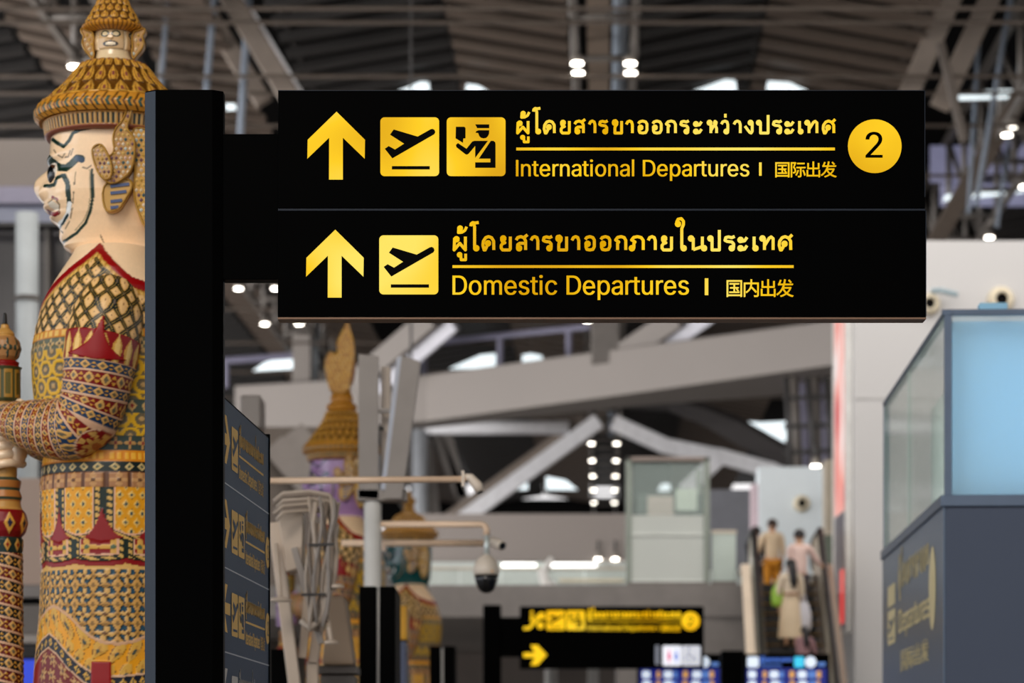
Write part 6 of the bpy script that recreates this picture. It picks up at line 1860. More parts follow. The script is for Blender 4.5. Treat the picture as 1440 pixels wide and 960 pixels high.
def plate(poly, yc, th, parent, name, mosaic=6.5, base=(170, 122, 44), gilt=False):
    """Carved flat ornament: outline in the side view, at depth yc from the statue's axis, with thickness and a mosaic face."""
    n = len(poly)
    xs, ys = np.array([q[0] for q in poly], float), np.array([q[1] for q in poly], float)
    # smooth the outline
    for _ in range(2):
        nx, ny = [], []
        for i in range(len(xs)):
            j = (i + 1) % len(xs)
            nx += [.75 * xs[i] + .25 * xs[j], .25 * xs[i] + .75 * xs[j]]
            ny += [.75 * ys[i] + .25 * ys[j], .25 * ys[i] + .75 * ys[j]]
        xs, ys = np.array(nx), np.array(ny)
    bm = bmesh.new()
    org = origin_of(parent)
    tri = tessellate_polygon([[Vector((a, b, 0)) for a, b in zip(xs, ys)]])
    rnd = random.Random(len(poly) * 7 + int(poly[0][0]))
    lay = bm.verts.layers.float_color.new('tile')
    Y0 = SD + yc

    def V(a, b, yy, col):
        v = bm.verts.new(Vector((wx(a, yc), yy, wz(b, yc))) - org)
        v[lay] = tuple(lin(col)) + (1,)
        return v
    cx, cy = xs.mean(), ys.mean()
    ga = [V(a, b, Y0 - th / 2, base) for a, b in zip(xs, ys)]
    gb = [V(a, b, Y0 + th / 2, base) for a, b in zip(xs, ys)]
    N = len(xs)
    for t in tri:
        try:
            bm.faces.new([ga[i] for i in t])
            bm.faces.new([gb[i] for i in t][::-1])
        except ValueError:
            pass
    for i in range(N):
        try:
            bm.faces.new([ga[i], ga[(i + 1) % N], gb[(i + 1) % N], gb[i]])
        except ValueError:
            pass
    for sg, g in ((-1, Y0 - th / 2), (1, Y0 + th / 2)):      # raised rolled rim
        rim = []
        for i in range(N):
            tx_, ty_ = xs[(i + 1) % N] - xs[i - 1], ys[(i + 1) % N] - ys[i - 1]
            l_ = math.hypot(tx_, ty_) or 1
            nx_, ny_ = -ty_ / l_ * 2.2, tx_ / l_ * 2.2
            if not inside((xs[i] + nx_, ys[i] + ny_), list(zip(xs, ys))):
                nx_, ny_ = -nx_, -ny_
            rim.append((V(xs[i] - nx_ * .2, ys[i] - ny_ * .2, g, (150, 104, 36)), V(xs[i] + nx_ * .5, ys[i] + ny_ * .5, g + sg * .012, (226, 178, 84)), V(xs[i] + nx_ * 1.3, ys[i] + ny_ * 1.3, g - sg * .001, (120, 80, 26))))
        for i in range(N):
            j = (i + 1) % N
            for q_ in (0, 1):
                try:
                    bm.faces.new([rim[i][q_], rim[j][q_], rim[j][q_ + 1], rim[i][q_ + 1]])
                except ValueError:
                    pass
    if mosaic:
        pl = list(zip(xs, ys))
        cell = mosaic
        cols = [(236, 216, 188), (128, 96, 108), (64, 100, 108), (222, 186, 110), (206, 166, 84), (206, 216, 210), (226, 190, 174), (232, 210, 170)]
        y = ys.min() + cell * .6
        r = 0
        while y < ys.max():
            if gilt:
                cols = [(226, 172, 60), (206, 150, 44), (236, 190, 92), (190, 132, 36)]
            x = xs.min() + (cell * .5 if r % 2 else 0)
            while x < xs.max():
                if all(inside((x + dx, y + dy), pl) for dx, dy in ((-3, 0), (3, 0), (0, -3), (0, 3))):
                    col = rnd.choice(cols)
                    for sg, g in ((-1, Y0 - th / 2), (1, Y0 + th / 2)):
                        top = V(x, y, g + sg * .009, col)
                        q = [V(x + dx * cell * .40, y + dy * cell * .46, g + sg * .001, col) for dx, dy in ((-1, 0), (0, 1), (1, 0), (0, -1))]
                        for i in range(4):
                            bm.faces.new([top, q[i], q[(i + 1) % 4]])
                x += cell
            y += cell
            r += 1
    bmesh.ops.recalc_face_normals(bm, faces=bm.faces)
    me = bpy.data.meshes.new(name)
    bm.to_mesh(me)
    bm.free()
    me.materials.append(M_GILT)
    o = bpy.data.objects.new(name, me)
    COL.objects.link(o)
    o.parent = parent
    LOC[o.name] = org
    return o


def ornaments(parent):
    for sg in (-1, 1):
        d = .33 * sg
        plate([(183, 132), (188, 150), (185, 168), (179, 182), (190, 192), (192, 215), (188, 238), (178, 252), (160, 262), (147, 256), (140, 240), (150, 224), (162, 214), (158, 198), (162, 182), (172, 172), (178, 158), (180, 144)], d, .06, parent, 'ear_flame')
        plate([(128, 214), (138, 204), (148, 206), (160, 232), (160, 252), (150, 258), (138, 246)], d - .0 * sg, .10, parent, 'temple_ornament', 6, (188, 146, 84))
        e = plate([(143, 256), (182, 250), (190, 262), (178, 282), (168, 298), (146, 301)], d * .95, .05, parent, 'ear_pendant', 0, (196, 150, 70))
        m = MB()
        for i, (y0, x0, x1) in enumerate(((261, 156, 182), (271, 156, 178), (283, 156, 172), (292, 156, 167))):
            m.box((wx((x0 + x1) / 2, d), SD + d * .95 + sg * .027, wz(y0, d)), ((x1 - x0) * SD / FPX, .012, .016), (Vector((math.cos(.12), 0, math.sin(.12))), Y_, Vector((-math.sin(.12), 0, math.cos(.12)))))
        m.build('enamel_stripes', mat('enamel_blue', (52, 70, 112), .25), e)
        plate([(184, 186), (198, 180), (222, 190), (230, 250), (222, 310), (206, 326), (196, 304), (188, 276), (192, 236)], d * .82, .10, parent, 'hair_lobe', 7, (190, 140, 36))


def fists(parent, skin):
    """Two hands closed one above the other around the club: five curled fingers each."""
    k = SD / FPX
    cx, cy = wx(7), SD - .0
    bm_skin = lin(skin)
    obs = []
    for hi, (py0, sgn) in enumerate(((636, -1), (586, 1))):
        m = MB()
        for f in range(4):
            pz = wz(py0 + (f - 1.5) * 12.2)
            r = (6.6, 7.2, 7.0, 6.0)[f] * k
            path = []
            for i in range(11):
                a = math.radians(-120 + 240 * i / 10) + (math.pi / 2 if sgn > 0 else -math.pi / 2)
                R = 25 * k
                path.append((cx + R * math.cos(a + math.pi / 2 * 0), cy + R * math.sin(a), pz - .012 * math.sin(i * .6)))
            m.tube(path, [r * q for q in (.95, 1.05, 1.08, 1.0, 1.08, 1.0, 1.0, 1.06, .98, .9, .62)], 12)
        # thumb leaves the side of the palm and closes over the fingers
        zt = wz(py0 - 29)
        m.tube([(cx + .10 * (-sgn), cy + .06 * sgn, zt - .03), (cx + .04, cy - .10 * sgn * -1, zt), (cx - .06, cy + .12 * sgn, zt + .004), (cx - .11, cy + .04 * sgn, zt - .012)], [8 * k, 7.6 * k, 6.8 * k, 4.6 * k], 12)
        # palm and wrist joining the sleeve
        m.ball((cx + .075, cy + sgn * .03, wz(py0)), (.045, .075, 23 * k), 20, 14)
        o = m.build('hand', mat('glazed_hand_%02x%02x%02x' % skin, skin, .25, spec=.6, vary=.02), parent, smooth=True)
        obs.append(o)
    return obs


def guardian(px, dist, label, skin, mark, kind, shared=None):
    """A guardian statue. The near one is modelled in place; the others reuse its costume meshes."""
    global SD
    t = thing('guardian_statue', (wx(165), SD, 0), label, 'statue', 'guardian statues in the departures hall')
    if shared is None:
        torso(t)
        sleeve(t, -1)
        sleeve(t, 1, 200, 90)
        m = MB()
        z0 = wz(1160, -.42)
        m.lathe((wx(165), SD, 0), [(.78, 0), (.78, .12), (.70, .16), (.66, .5), (.66, z0 - .3), (.72, z0 - .2), (.74, z0), (.5, z0 + .01)], 8)
        m.build('pedestal', mat('pedestal_stone', (150, 132, 110), .5), t, bevel=.01)
        ornaments(t)
    else:
        for ch in [c for c in bpy.data.objects if c.parent == shared]:
            if ch.name.split('.')[0] in ('jacket_and_skirt', 'sleeve', 'pedestal', 'ear_flame', 'temple_ornament', 'ear_pendant', 'hair_lobe'):
                copy_tree(ch, (0, 0, 0), t)
    head(t, skin, mark)
    eye(t)
    crown(t, kind)
    fists(t, skin)
    t.location = ((px - 720) * dist / FPX, dist, 0)
    return t


def club_paint(p, y, ph, r, t):
    p.fill(t > -1, (196, 156, 92), 0)
    p.fill(y < 456, (30, 28, 26), 0)
    mk = (y > 474) & (y < 507)
    p.fill(mk, (176, 136, 92), 0)
    rosette(p, mk, fr_(ph / (2 * np.pi) * 9), fr_((y - 474) / 33), (66, 84, 74), (190, 150, 104), 4, .8)
    p.fill((y > 507) & (y < 517), (146, 20, 28), 0)
    mk = (y > 517) & (y < 566)
    p.fill(mk, (92, 96, 66), 0)
    u = fr_(ph / (2 * np.pi) * 8)
    p.fill(mk & (np.abs(u - .5) < .38) & (np.abs(y - 541) < 20), (176, 140, 70), .8)
    p.fill(mk & (np.abs(u - .5) < .22) & (np.abs(y - 541) < 15), (120, 112, 66), .3)
    mk = (y > 672) & (y < 706)
    p.fill(mk, (184, 130, 72), 0)
    p.fill(mk & (fr_(y / 14) < .3), (70, 84, 70), -.4)
    mk = (y > 718) & (y < 756)
    p.fill(mk, (140, 24, 34), 0)
    motif(p, mk, fr_(ph / (2 * np.pi) * 8), (y - 718) / 38, (214, 170, 84), (60, 60, 90), 1.4)
    mk = (y >= 756) & (y < 778)
    p.fill(mk, (34, 60, 56), 0)
    motif(p, mk, fr_(ph / (2 * np.pi) * 10), (y - 756) / 22, (206, 166, 90), REDC, 1)
    mk = y >= 778
    yy = y + ph / (2 * np.pi) * 36
    ring_bands(p, mk, yy, 778, 18, ph * 24, [(26, 40, 48), (116, 22, 30)], 19)


def club(px_off, label):
    t = thing('ceremonial_club', (wx(7), SD, 0), label, 'club', 'clubs held by the guardian statues')
    lathe_tile('finial', [(440, 1.5), (443, 2.6), (455, 3.4), (456, 5), (462, 6.5), (466, 11), (470, 14), (472, 13), (474, 15), (480, 20), (491, 22), (502, 19), (507, 15)], 7, t, club_paint, M_TILE, 140, .7)
    lathe_tile('collar', [(507, 15), (510, 20), (515, 19), (517, 24), (520, 22), (522, 21), (562, 21), (566, 18)], 7, t, club_paint, M_TILE, 140, .7)
    lathe_tile('shaft', [(566, 17), (672, 17), (676, 23), (690, 21), (700, 24), (706, 22), (714, 23), (722, 29), (735, 31), (748, 28), (756, 23), (760, 25), (778, 24), (800, 24), (960, 25), (1160, 27), (1400, 28), (1515, 28)], 7, t, club_paint, M_TILE, 140, 1.0)
    return t


st1 = guardian(165, SD, 'nearest guardian statue, cream face, lattice tunic, cut off by the big black sign post', SKINC, (28, 62, 48), 'faces')
cl1 = club(0, 'jewelled club upright in the fists of the nearest cream-faced statue')
for ox, d, lb, sk, mk_, kd in ((483, 30.6, 'guardian statue with lilac purple skin and tall golden flame on its crown', (168, 136, 176), (58, 46, 84), 'flame'),
                              (577, 41.0, 'guardian statue with teal skin, small knob on its golden crown, behind the silver pole', (24, 92, 92), (10, 44, 48), 'knob')):
    s_ = guardian(ox, d, lb, sk, mk_, kd, st1)
    c_ = copy_tree(cl1, (0, 0, 0))
    c_['label'] = 'jewelled club held by the ' + ('lilac purple' if d < 35 else 'teal skinned') + ' guardian statue'
    c_.location = Vector(s_.location) + Vector((wx(7) - wx(165), 0, 0))

# ------------------------------------------------------------------ silver mast with grey fins, and camera booms


def mast():
    D = 24.0
    X, Z, k = PX(D)
    t = thing('service_mast', (X(524), D, 0), 'round silver mast topped by tall grey V-shaped fins, rising behind the black totem', 'mast')
    MB().tube([(X(524), D, 0), (X(524), D, Z(640))], 12.5 * k, 20).build('pole', mat('silver_pole', (232, 230, 226), .22, metal=.15), t, smooth=True)
    mf = mat('fin_grey', (146, 138, 132), .55)
    me = mat('fin_edge_blue', (178, 182, 194), .4)
    fr = (Vector((0, D, 0)), X_, Z_, -Y_)
    pl = lambda q: [(X(a), Z(b)) for a, b in q]
    MB().prism(pl([(505, 500), (533, 503), (533, 704), (505, 702)]), fr, .02, .10).build('fin', mf, t, bevel=.006)
    MB().prism(pl([(566, 503), (592, 512), (566, 704), (541, 704)]), fr, .0, .16).build('fin', mf, t, bevel=.006)
    tag(MB().prism(pl([(559, 506), (566, 503), (544, 690), (536, 690)]), fr, -.04, .12).build('fin_edge', me, t), 'pale blue edge strip')
    MB().prism(pl([(535, 513), (548, 513), (546, 690), (535, 690)]), fr, -.25, -.1).build('fin', mat('fin_cream', (206, 190, 174), .5), t, bevel=.006)
    MB().bar(P(532, 579, D) + Vector((0, -.05, 0)), P(560, 578, D) + Vector((0, -.05, 0)), .05, 5 * k).build('brace', mf, t)
    MB().tube([P(533, 602, D), P(540, 602, D)], .02, 8).build('brace_pin', M_DSTEEL, t)
    MB().box((X(538), D, Z(697)), (70 * k, .2, 16 * k)).build('head_plate', mf, t, bevel=.008)
    MB().lathe((X(524), D, 0), [(.18, 0), (.18, .03), (.1, .05)], 20).build('base_flange', M_DSTEEL, t)
    return t


mast()
M_BOOM = mat('boom_cream', (240, 208, 178), .35)
M_CAMW = mat('camera_white', (222, 208, 192), .4)
M_CAMB = mat('camera_black', (16, 15, 16), .12, spec=.6)


def booms():
    D = 24.0
    X, Z, k = PX(D)
    # dome camera on an elbowed boom
    t = thing('dome_camera', P(540, 738, D), 'white dome camera with black lower half hanging from an elbowed boom', 'camera')
    MB().tube([P(534, 737, D), P(676, 737, D), P(681, 738.5, D), P(684, 743, D), P(684.5, 752, D)], 4.6 * k, 12).build('boom', M_BOOM, t, smooth=True)
    MB().tube([P(684.5, 750, D), P(684.5, 784, D)], 3.8 * k, 12).build('drop_pipe', mat('pipe_pale', (206, 214, 212), .3, metal=.4), t, smooth=True)
    MB().lathe((X(684), D, Z(808)), [(17.4 * k, -.3 * k), (18.4 * k, 3 * k), (18 * k, 10 * k), (15.5 * k, 18 * k), (11 * k, 24 * k), (5 * k, 27.5 * k), (3.5 * k, 29 * k)], 32).build('housing', M_CAMW, t, smooth=True)
    MB().box((X(691), D - 16 * k, Z(804)), (4 * k, .01, 3 * k)).build('status_mark', mat('amber_mark', (230, 160, 40), .5), t)
    MB().lathe((X(684), D, Z(808)), [(17 * k, 0), (16 * k, -8 * k), (13.6 * k, -15 * k), (12.5 * k, -18 * k), (9 * k, -23 * k), (4 * k, -25.5 * k), (.3 * k, -26 * k)], 32).build('lens_dome', M_CAMB, t, smooth=True)
    # bullet camera
    t = thing('bullet_camera', P(540, 763, D + .35), 'small white bullet camera at the tip of the lower boom, dark lens', 'camera')
    D2 = D + .35
    MB().tube([P(480, 763.5, D2), P(690, 763.5, D2)], 4.8 * k, 12).build('boom', M_BOOM, t, smooth=True)
    MB().tube([P(540, 762, D2), P(540, 774, D2)], 3.2 * k, 8).build('clamp', M_BOOM, t)
    a, b = P(688, 760, D2), P(706, 767, D2 - .12)
    MB().tube([a, a.lerp(b, .2), a.lerp(b, .85), b], [5 * k, 7.4 * k, 7.2 * k, 7 * k], 16).build('housing', M_CAMW, t, smooth=True)
    d = (b - a).normalized()
    MB().tube([b - d * .005, b + d * .014], 5.4 * k, 16).build('lens', M_CAMB, t)
    # box camera on the long upper boom
    D3 = 18.5
    X, Z, k = PX(D3)
    t = thing('boom_camera', P(384, 676, D3), 'cream box camera tilted down at the tip of the long upper boom', 'camera')
    MB().tube([P(366, 676, D3), P(655, 673.5, D3)], 4.7 * k, 12).build('boom', M_BOOM, t, smooth=True)
    MB().lathe(P(369, 690, D3), [(.3 * k, -9 * k), (6 * k, -8 * k), (7 * k, 0), (6 * k, 8 * k), (.3 * k, 9 * k)], 20, (1, 0, 0)).build('boom_hub', M_DSTEEL, t, smooth=True)
    MB().tube([P(366, 640, D3), P(366, 960, D3) * Vector((1, 1, 0))], .05, 12).build('pole', M_STEEL, t, smooth=True)
    MB().box(P(651, 673, D3), (4 * k, .05, 22 * k)).build('clamp', M_CAMW, t)
    a, b = P(654, 671.5, D3), P(674, 687, D3)
    s = MB()
    s.tube([P(653, 670, D3), P(661, 671, D3), P(671, 682, D3), P(675, 691, D3)], [4.6 * k, 6.2 * k, 7.4 * k, 6 * k], 14)
    s.build('housing', M_CAMW, t, smooth=True)
    MB().tube([P(674, 690, D3), P(675.4, 693.6, D3)], 4.5 * k, 14).build('lens', M_CAMB, t)


booms()


# ------------------------------------------------------------------ folded boom lift with hoses
def boom_lift():
    D = 19.5
    X, Z, k = PX(D)
    t = thing('boom_lift', (X(432), D, 0), 'pale folded boom lift wrapped in hoses beside the edge-on directory board', 'machine')
    mw = mat('lift_cream', (204, 186, 168), .45)
    mg = mat('lift_grey', (160, 150, 142), .5)
    mh = mat('hose_grey', (136, 122, 110), .5)
    mh2 = mat('hose_pale', (190, 174, 158), .45)
    g = lambda px: Vector(((px - 720) * k, D, 0))
    m = MB().bar(P(386, 735, D), P(414, 960, D), .10, 17 * k, (1, 0, 0))
    m.bar(P(414, 958, D), g(425), .10, 17 * k, (1, 0, 0))
    m.build('mast_beam', mw, t, bevel=.008)
    m = MB().bar(P(470, 735, D + .2), P(440, 935, D + .2), .10, 14 * k, (1, 0, 0))
    m.bar(P(440, 930, D + .2), g(434) + Vector((0, .2, 0)), .10, 16 * k, (1, 0, 0))
    m.build('mast_beam', mw, t, bevel=.008)
    MB().bar(P(414, 770, D - .1), P(452, 905, D - .1), .06, 9 * k, (1, 0, 0)).build('inner_beam', mg, t, bevel=.004)
    MB().bar(P(443, 735, D + .1), P(425, 925, D + .1), .06, 11 * k, (1, 0, 0)).build('inner_beam', mw, t, bevel=.004)
    MB().prism([(X(a), Z(b)) for a, b in [(391, 722), (428, 722), (426, 800), (404, 806)]], (Vector((0, D + .2, 0)), X_, Z_, -Y_), 0, .3).build('cabinet', mw, t, bevel=.015)
    MB().prism([(X(a), Z(b)) for a, b in [(456, 830), (478, 830), (492, 930), (446, 930)]], (Vector((0, D + .9, 0)), X_, Z_, -Y_), 0, .4).build('counterweight', mat('lift_beige', (170, 146, 122), .5), t, bevel=.02)
    MB().box((X(466), D + .85, Z(936)), (58 * k, .5, 12 * k)).build('counterweight_sill', M_STEEL, t, bevel=.01)
    MB().box((X(466), D + .85, Z(945) / 2), (.24, .4, Z(945))).build('support_column', M_STEEL, t)
    rnd = random.Random(4)
    for i in range(7):           # hoses arching across the top
        y = 694 + i * 4.5
        m = MB().tube([P(386 + rnd.uniform(-2, 4), y + 10, D - .1 - .03 * i), P(398, y + rnd.uniform(-1, 1), D - .12 - .03 * i), P(436, y - 3 + rnd.uniform(-2, 2), D - .12), P(462, y + 1, D - .1), P(474 - i, y + 16 + 3 * i, D - .1)], 2.6 * k, 8)
        m.build('hose', mh if i % 2 else mh2, t, smooth=True)
    for i in range(9):           # hoses falling down the boom
        x = 430 + i * 5.2
        path = [P(x + 4, 698 + (i % 3) * 4, D - .15 - .02 * (i % 4))]
        for j in range(1, 9):
            f = j / 8
            xx = x + 4 + (-10 - 2.4 * (i - 4)) * f ** 1.3 + 4 * math.sin(i * 2.1 + j * .9)
            path.append(P(xx, 700 + 175 * f + (i % 3) * 6, D - .16 - .025 * (i % 4)))
        MB().tube(path, (2.2 + (i % 3) * .7) * k, 8).build('hose', (mh2, mh, mh2, mg)[i % 4], t, smooth=True)
    MB().tube([P(424, 872, D - .18), P(436, 884, D - .2), P(452, 870, D - .2), P(458, 845, D - .2), P(462, 800, D - .2)], 5 * k, 10).build('hose', mh2, t, smooth=True)
    for y, x0, x1 in ((766, 434, 470), (836, 424, 458)):
        MB().bar(P(x0, y, D - .24), P(x1, y - 1, D - .24), .03, 3.4 * k).build('hose_clamp', M_DSTEEL, t)
    for x, y, w, rod in ((395, 843, 16, (389, 765)), (466, 903, 10, (458, 850)), (475, 824, 9, (462, 826))):
        m = MB().lathe(P(x, y, D - .3), [(w * k, -2 * k), (w * k, 0), (w * .8 * k, 2.5 * k), (w * .2 * k, 4 * k)], 24)
        o = m.build('outrigger_pad', mw, t, smooth=False)
        MB().tube([P(x, y, D - .3), P(rod[0], rod[1], D - .1)], 3 * k, 10).build('outrigger_rod', mw, t, smooth=True)
    MB().box((X(430), D + .2, .12), (.7, 1.2, .24)).build('chassis', mg, t, bevel=.03)
    MB().box((X(389), D + .4, Z(935)), (26 * k, .3, 50 * k)).build('control_box', M_BLACK, t, bevel=.01)
    MB().box((X(386), D + .55, Z(960) / 2), (.08, .1, Z(960))).build('support_column', M_STEEL, t)
    return t


boom_lift()


# ------------------------------------------------------------------ glass-walled lift kiosk on the right
def lift_kiosk():
    D0 = 20.0
    A = P(1329, 960, D0)
    xA = A.x
    xB, DB = (1243 - 720) / FPX * 24.85, 24.85
    U = Vector((xB - xA, DB - D0, 0)).normalized()
    L = math.hypot(xB - xA, DB - D0)
    R = Vector((U.y, -U.x, 0))
    O = Vector((xA, D0, 0))
    z_sill, z_top = EYE + (HOR - 700) * D0 / FPX, EYE + (HOR - 441) * D0 / FPX
    t = thing('glass_kiosk', (xA, D0, 0), 'grey-clad kiosk with a tall light blue glass parapet, gold lettering on its flank', 'kiosk')
    W = 3.4
    side = (O, U, Z_, -R)        # flank towards the hall
    face = (O, R, Z_, -U)        # face towards the viewer
    mc = mat('clad_slate', (72, 82, 102), .4, spec=.3, vary=.05, scale=.6)
    mfl = mat('flank_blue', (92, 112, 136), .3, spec=.5, vary=.05, scale=.6)
    mgl = mat('blue_glass', (170, 208, 226), .12, spec=.5, vary=.04, scale=.5, alpha=.4)
    mgg = mat('green_glass', (206, 226, 216), .08, spec=.5, vary=.03, scale=.5, alpha=.45)
    mback = mat('parapet_blue', (150, 204, 234), .5, vary=.05, scale=.4)
    mr = mat('rail_slate', (92, 108, 130), .35, metal=.2)
    body = MB().box(O + U * (L / 2) + R * (W / 2) + Z_ * (z_sill / 2 - .02), (L, W, z_sill - .04), (U, R, Z_)).build('cladding', mc, t, bevel=.015)
    MB().prism([(0, .05), (L, .05), (L, z_sill - .05), (0, z_sill - .05)], side, .0, .012).build('flank_panel', mfl, t)
    m = MB().prism([(-.02, z_sill - .06), (W, z_sill - .06), (W, z_sill + .02), (-.02, z_sill + .02)], face, -.03, .03)
    m.prism([(-.02, z_sill - .06), (L, z_sill - .06), (L, z_sill + .02), (-.02, z_sill + .02)], side, -.03, .03)
    m.build('sill_rail', mr, t, bevel=.005)
    MB().prism([(.03, z_sill + .02), (W, z_sill + .02), (W, z_top), (.03, z_top)], face, -.03, 0).build('glass_front', mgl, t)
    area_light('kiosk_panel_light', O + R * (W / 2) + U * .05 + Z_ * ((z_top + z_sill) / 2), O + R * (W / 2) + U * 1.0 + Z_ * ((z_top + z_sill) / 2), W - .3, z_top - z_sill - .16, 12, (0.9, 0.96, 1.0))  # added light inside the glass to brighten the blue sheet
    MB().prism([(.06, z_sill + .02), (W - .05, z_sill + .02), (W - .05, z_top - .02), (.06, z_top - .02)], face, -.30, -.22).build('blind', mback, t)  # added sheet; the sky reflected in the glass is put into its blue
    for i in range(2):
        a, b = (.05, L * .55) if i == 0 else (L * .56, L - .05)
        MB().prism([(a, z_sill + .02), (b, z_sill + .02), (b, z_top - .015), (a, z_top - .015)], side, -.025, 0).build('glass_side', mgg, t)
    tag(MB().prism([(L * .56, z_sill + .03), (L - .1, z_sill + .03), (L - .1, z_top - .05), (L * .56, z_top - .05)], side, -.5, -.4).build('blind', mat('blind_pale', (222, 232, 226), .5), t), 'pale green white blind')
    tag(MB().prism([(.5, z_sill + .03), (L * .55, z_sill + .03), (L * .55, z_top - .05), (.5, z_top - .05)], side, -.56, -.46).build('blind', mat('blind_green', (150, 172, 164), .4), t), 'grey green blind')  # added sheet standing in for the light interior behind the near glass
    sc_ = O + U * (L / 2) + R * .08 + Z_ * ((z_top + z_sill) / 2)
    area_light('kiosk_side_light', sc_, sc_ + R, L - .4, z_top - z_sill - .16, 15, (0.96, 1.0, 0.97))  # added light inside the flank glass to brighten the sheets behind it
    m = MB()
    for u in (-.015, L - .03):
        m.prism([(u, z_sill), (u + .04, z_sill), (u + .04, z_top), (u, z_top)], side, -.045, .005)
    m.build('corner_post', mr, t, bevel=.003)
    m = MB().prism([(-.02, z_top - .012), (W, z_top - .012), (W, z_top + .03), (-.02, z_top + .03)], face, -.05, .01)
    m.prism([(-.02, z_top - .012), (L, z_top - .012), (L, z_top + .025), (-.02, z_top + .025)], side, -.05, .01)
    m.build('top_rail', mr, t, bevel=.004)
    MB().prism([(.25, z_top + .03), (.45, z_top + .03), (.45, z_top + .09), (.25, z_top + .09)], face, -.2, -.08).build('rail_bracket', mback, t, bevel=.01)
    # lettering on the flank: arrow and pictogram column, three lines, tall number plate
    mt = mat('kiosk_gold', (246, 228, 176), .5)
    zl = lambda py: EYE + (HOR - py) * 22.2 / FPX
    flk = (O, U, Z_, -R)
    # text is read from the far end towards the near end, so the frame runs back along the flank
    fl2 = (O + U * L, -U, Z_, -R)
    film('pictogram', poly_tris(rrect(.55, zl(890), 1.25, zl(838), .04)) + poly_tris(rrect(.55, zl(832), 1.25, zl(800), .04)), fl2, .016, mt, body)
    film('pictogram', [q for f in (PLANE, RUNWAY) for q in poly_tris([(.6 + a * .6, zl(888) + b * .26) for a, b in f])], fl2, .02, mfl, body)
    film('thai_lettering', thai(LINE_INT[:12], 1.5, 3.9, zl(816), zl(780), .34), fl2, .016, mt, body)
    film('english_lettering', latin('Departures', 1.5, 3.9, zl(880), zl(846), bold=.09), fl2, .016, mt, body)
    film('chinese_lettering', hanzi('国际出发', 1.7, 3.9, zl(938), zl(912), bold=.03), fl2, .016, mt, body)
    film('number_disc', poly_tris([(4.15 + .24 * math.cos(a), zl(845) + (zl(790) - zl(845)) * math.sin(a)) for a in [i * 2 * math.pi / 40 for i in range(40)]]), fl2, .016, mt, body)
    return t


lift_kiosk()

# ------------------------------------------------------------------ people on the escalator, seen from behind


def skin_mesh(name, nodes, edges, m, parent, root=0, sub=2):
    """Continuous limb surface grown over a skeleton. nodes: (x, y, z, rx, ry)."""
    org = origin_of(parent)
    me = bpy.data.meshes.new(name)
    me.from_pydata([tuple(Vector(n[:3])) for n in nodes], edges, [])
    me.materials.append(m)
    o = bpy.data.objects.new(name, me)
    COL.objects.link(o)
    o.parent = parent
    LOC[o.name] = org
    o.modifiers.new('skin', 'SKIN').use_smooth_shade = True
    if not me.skin_vertices:
        bpy.context.view_layer.objects.active = o
    sv = me.skin_vertices[0].data
    for i, n in enumerate(nodes):
        sv[i].radius = (n[3], n[4] if len(n) > 4 else n[3])
        sv[i].use_root = (i == root)
    s = o.modifiers.new('smooth', 'SUBSURF')
    s.levels = s.render_levels = sub
    return o


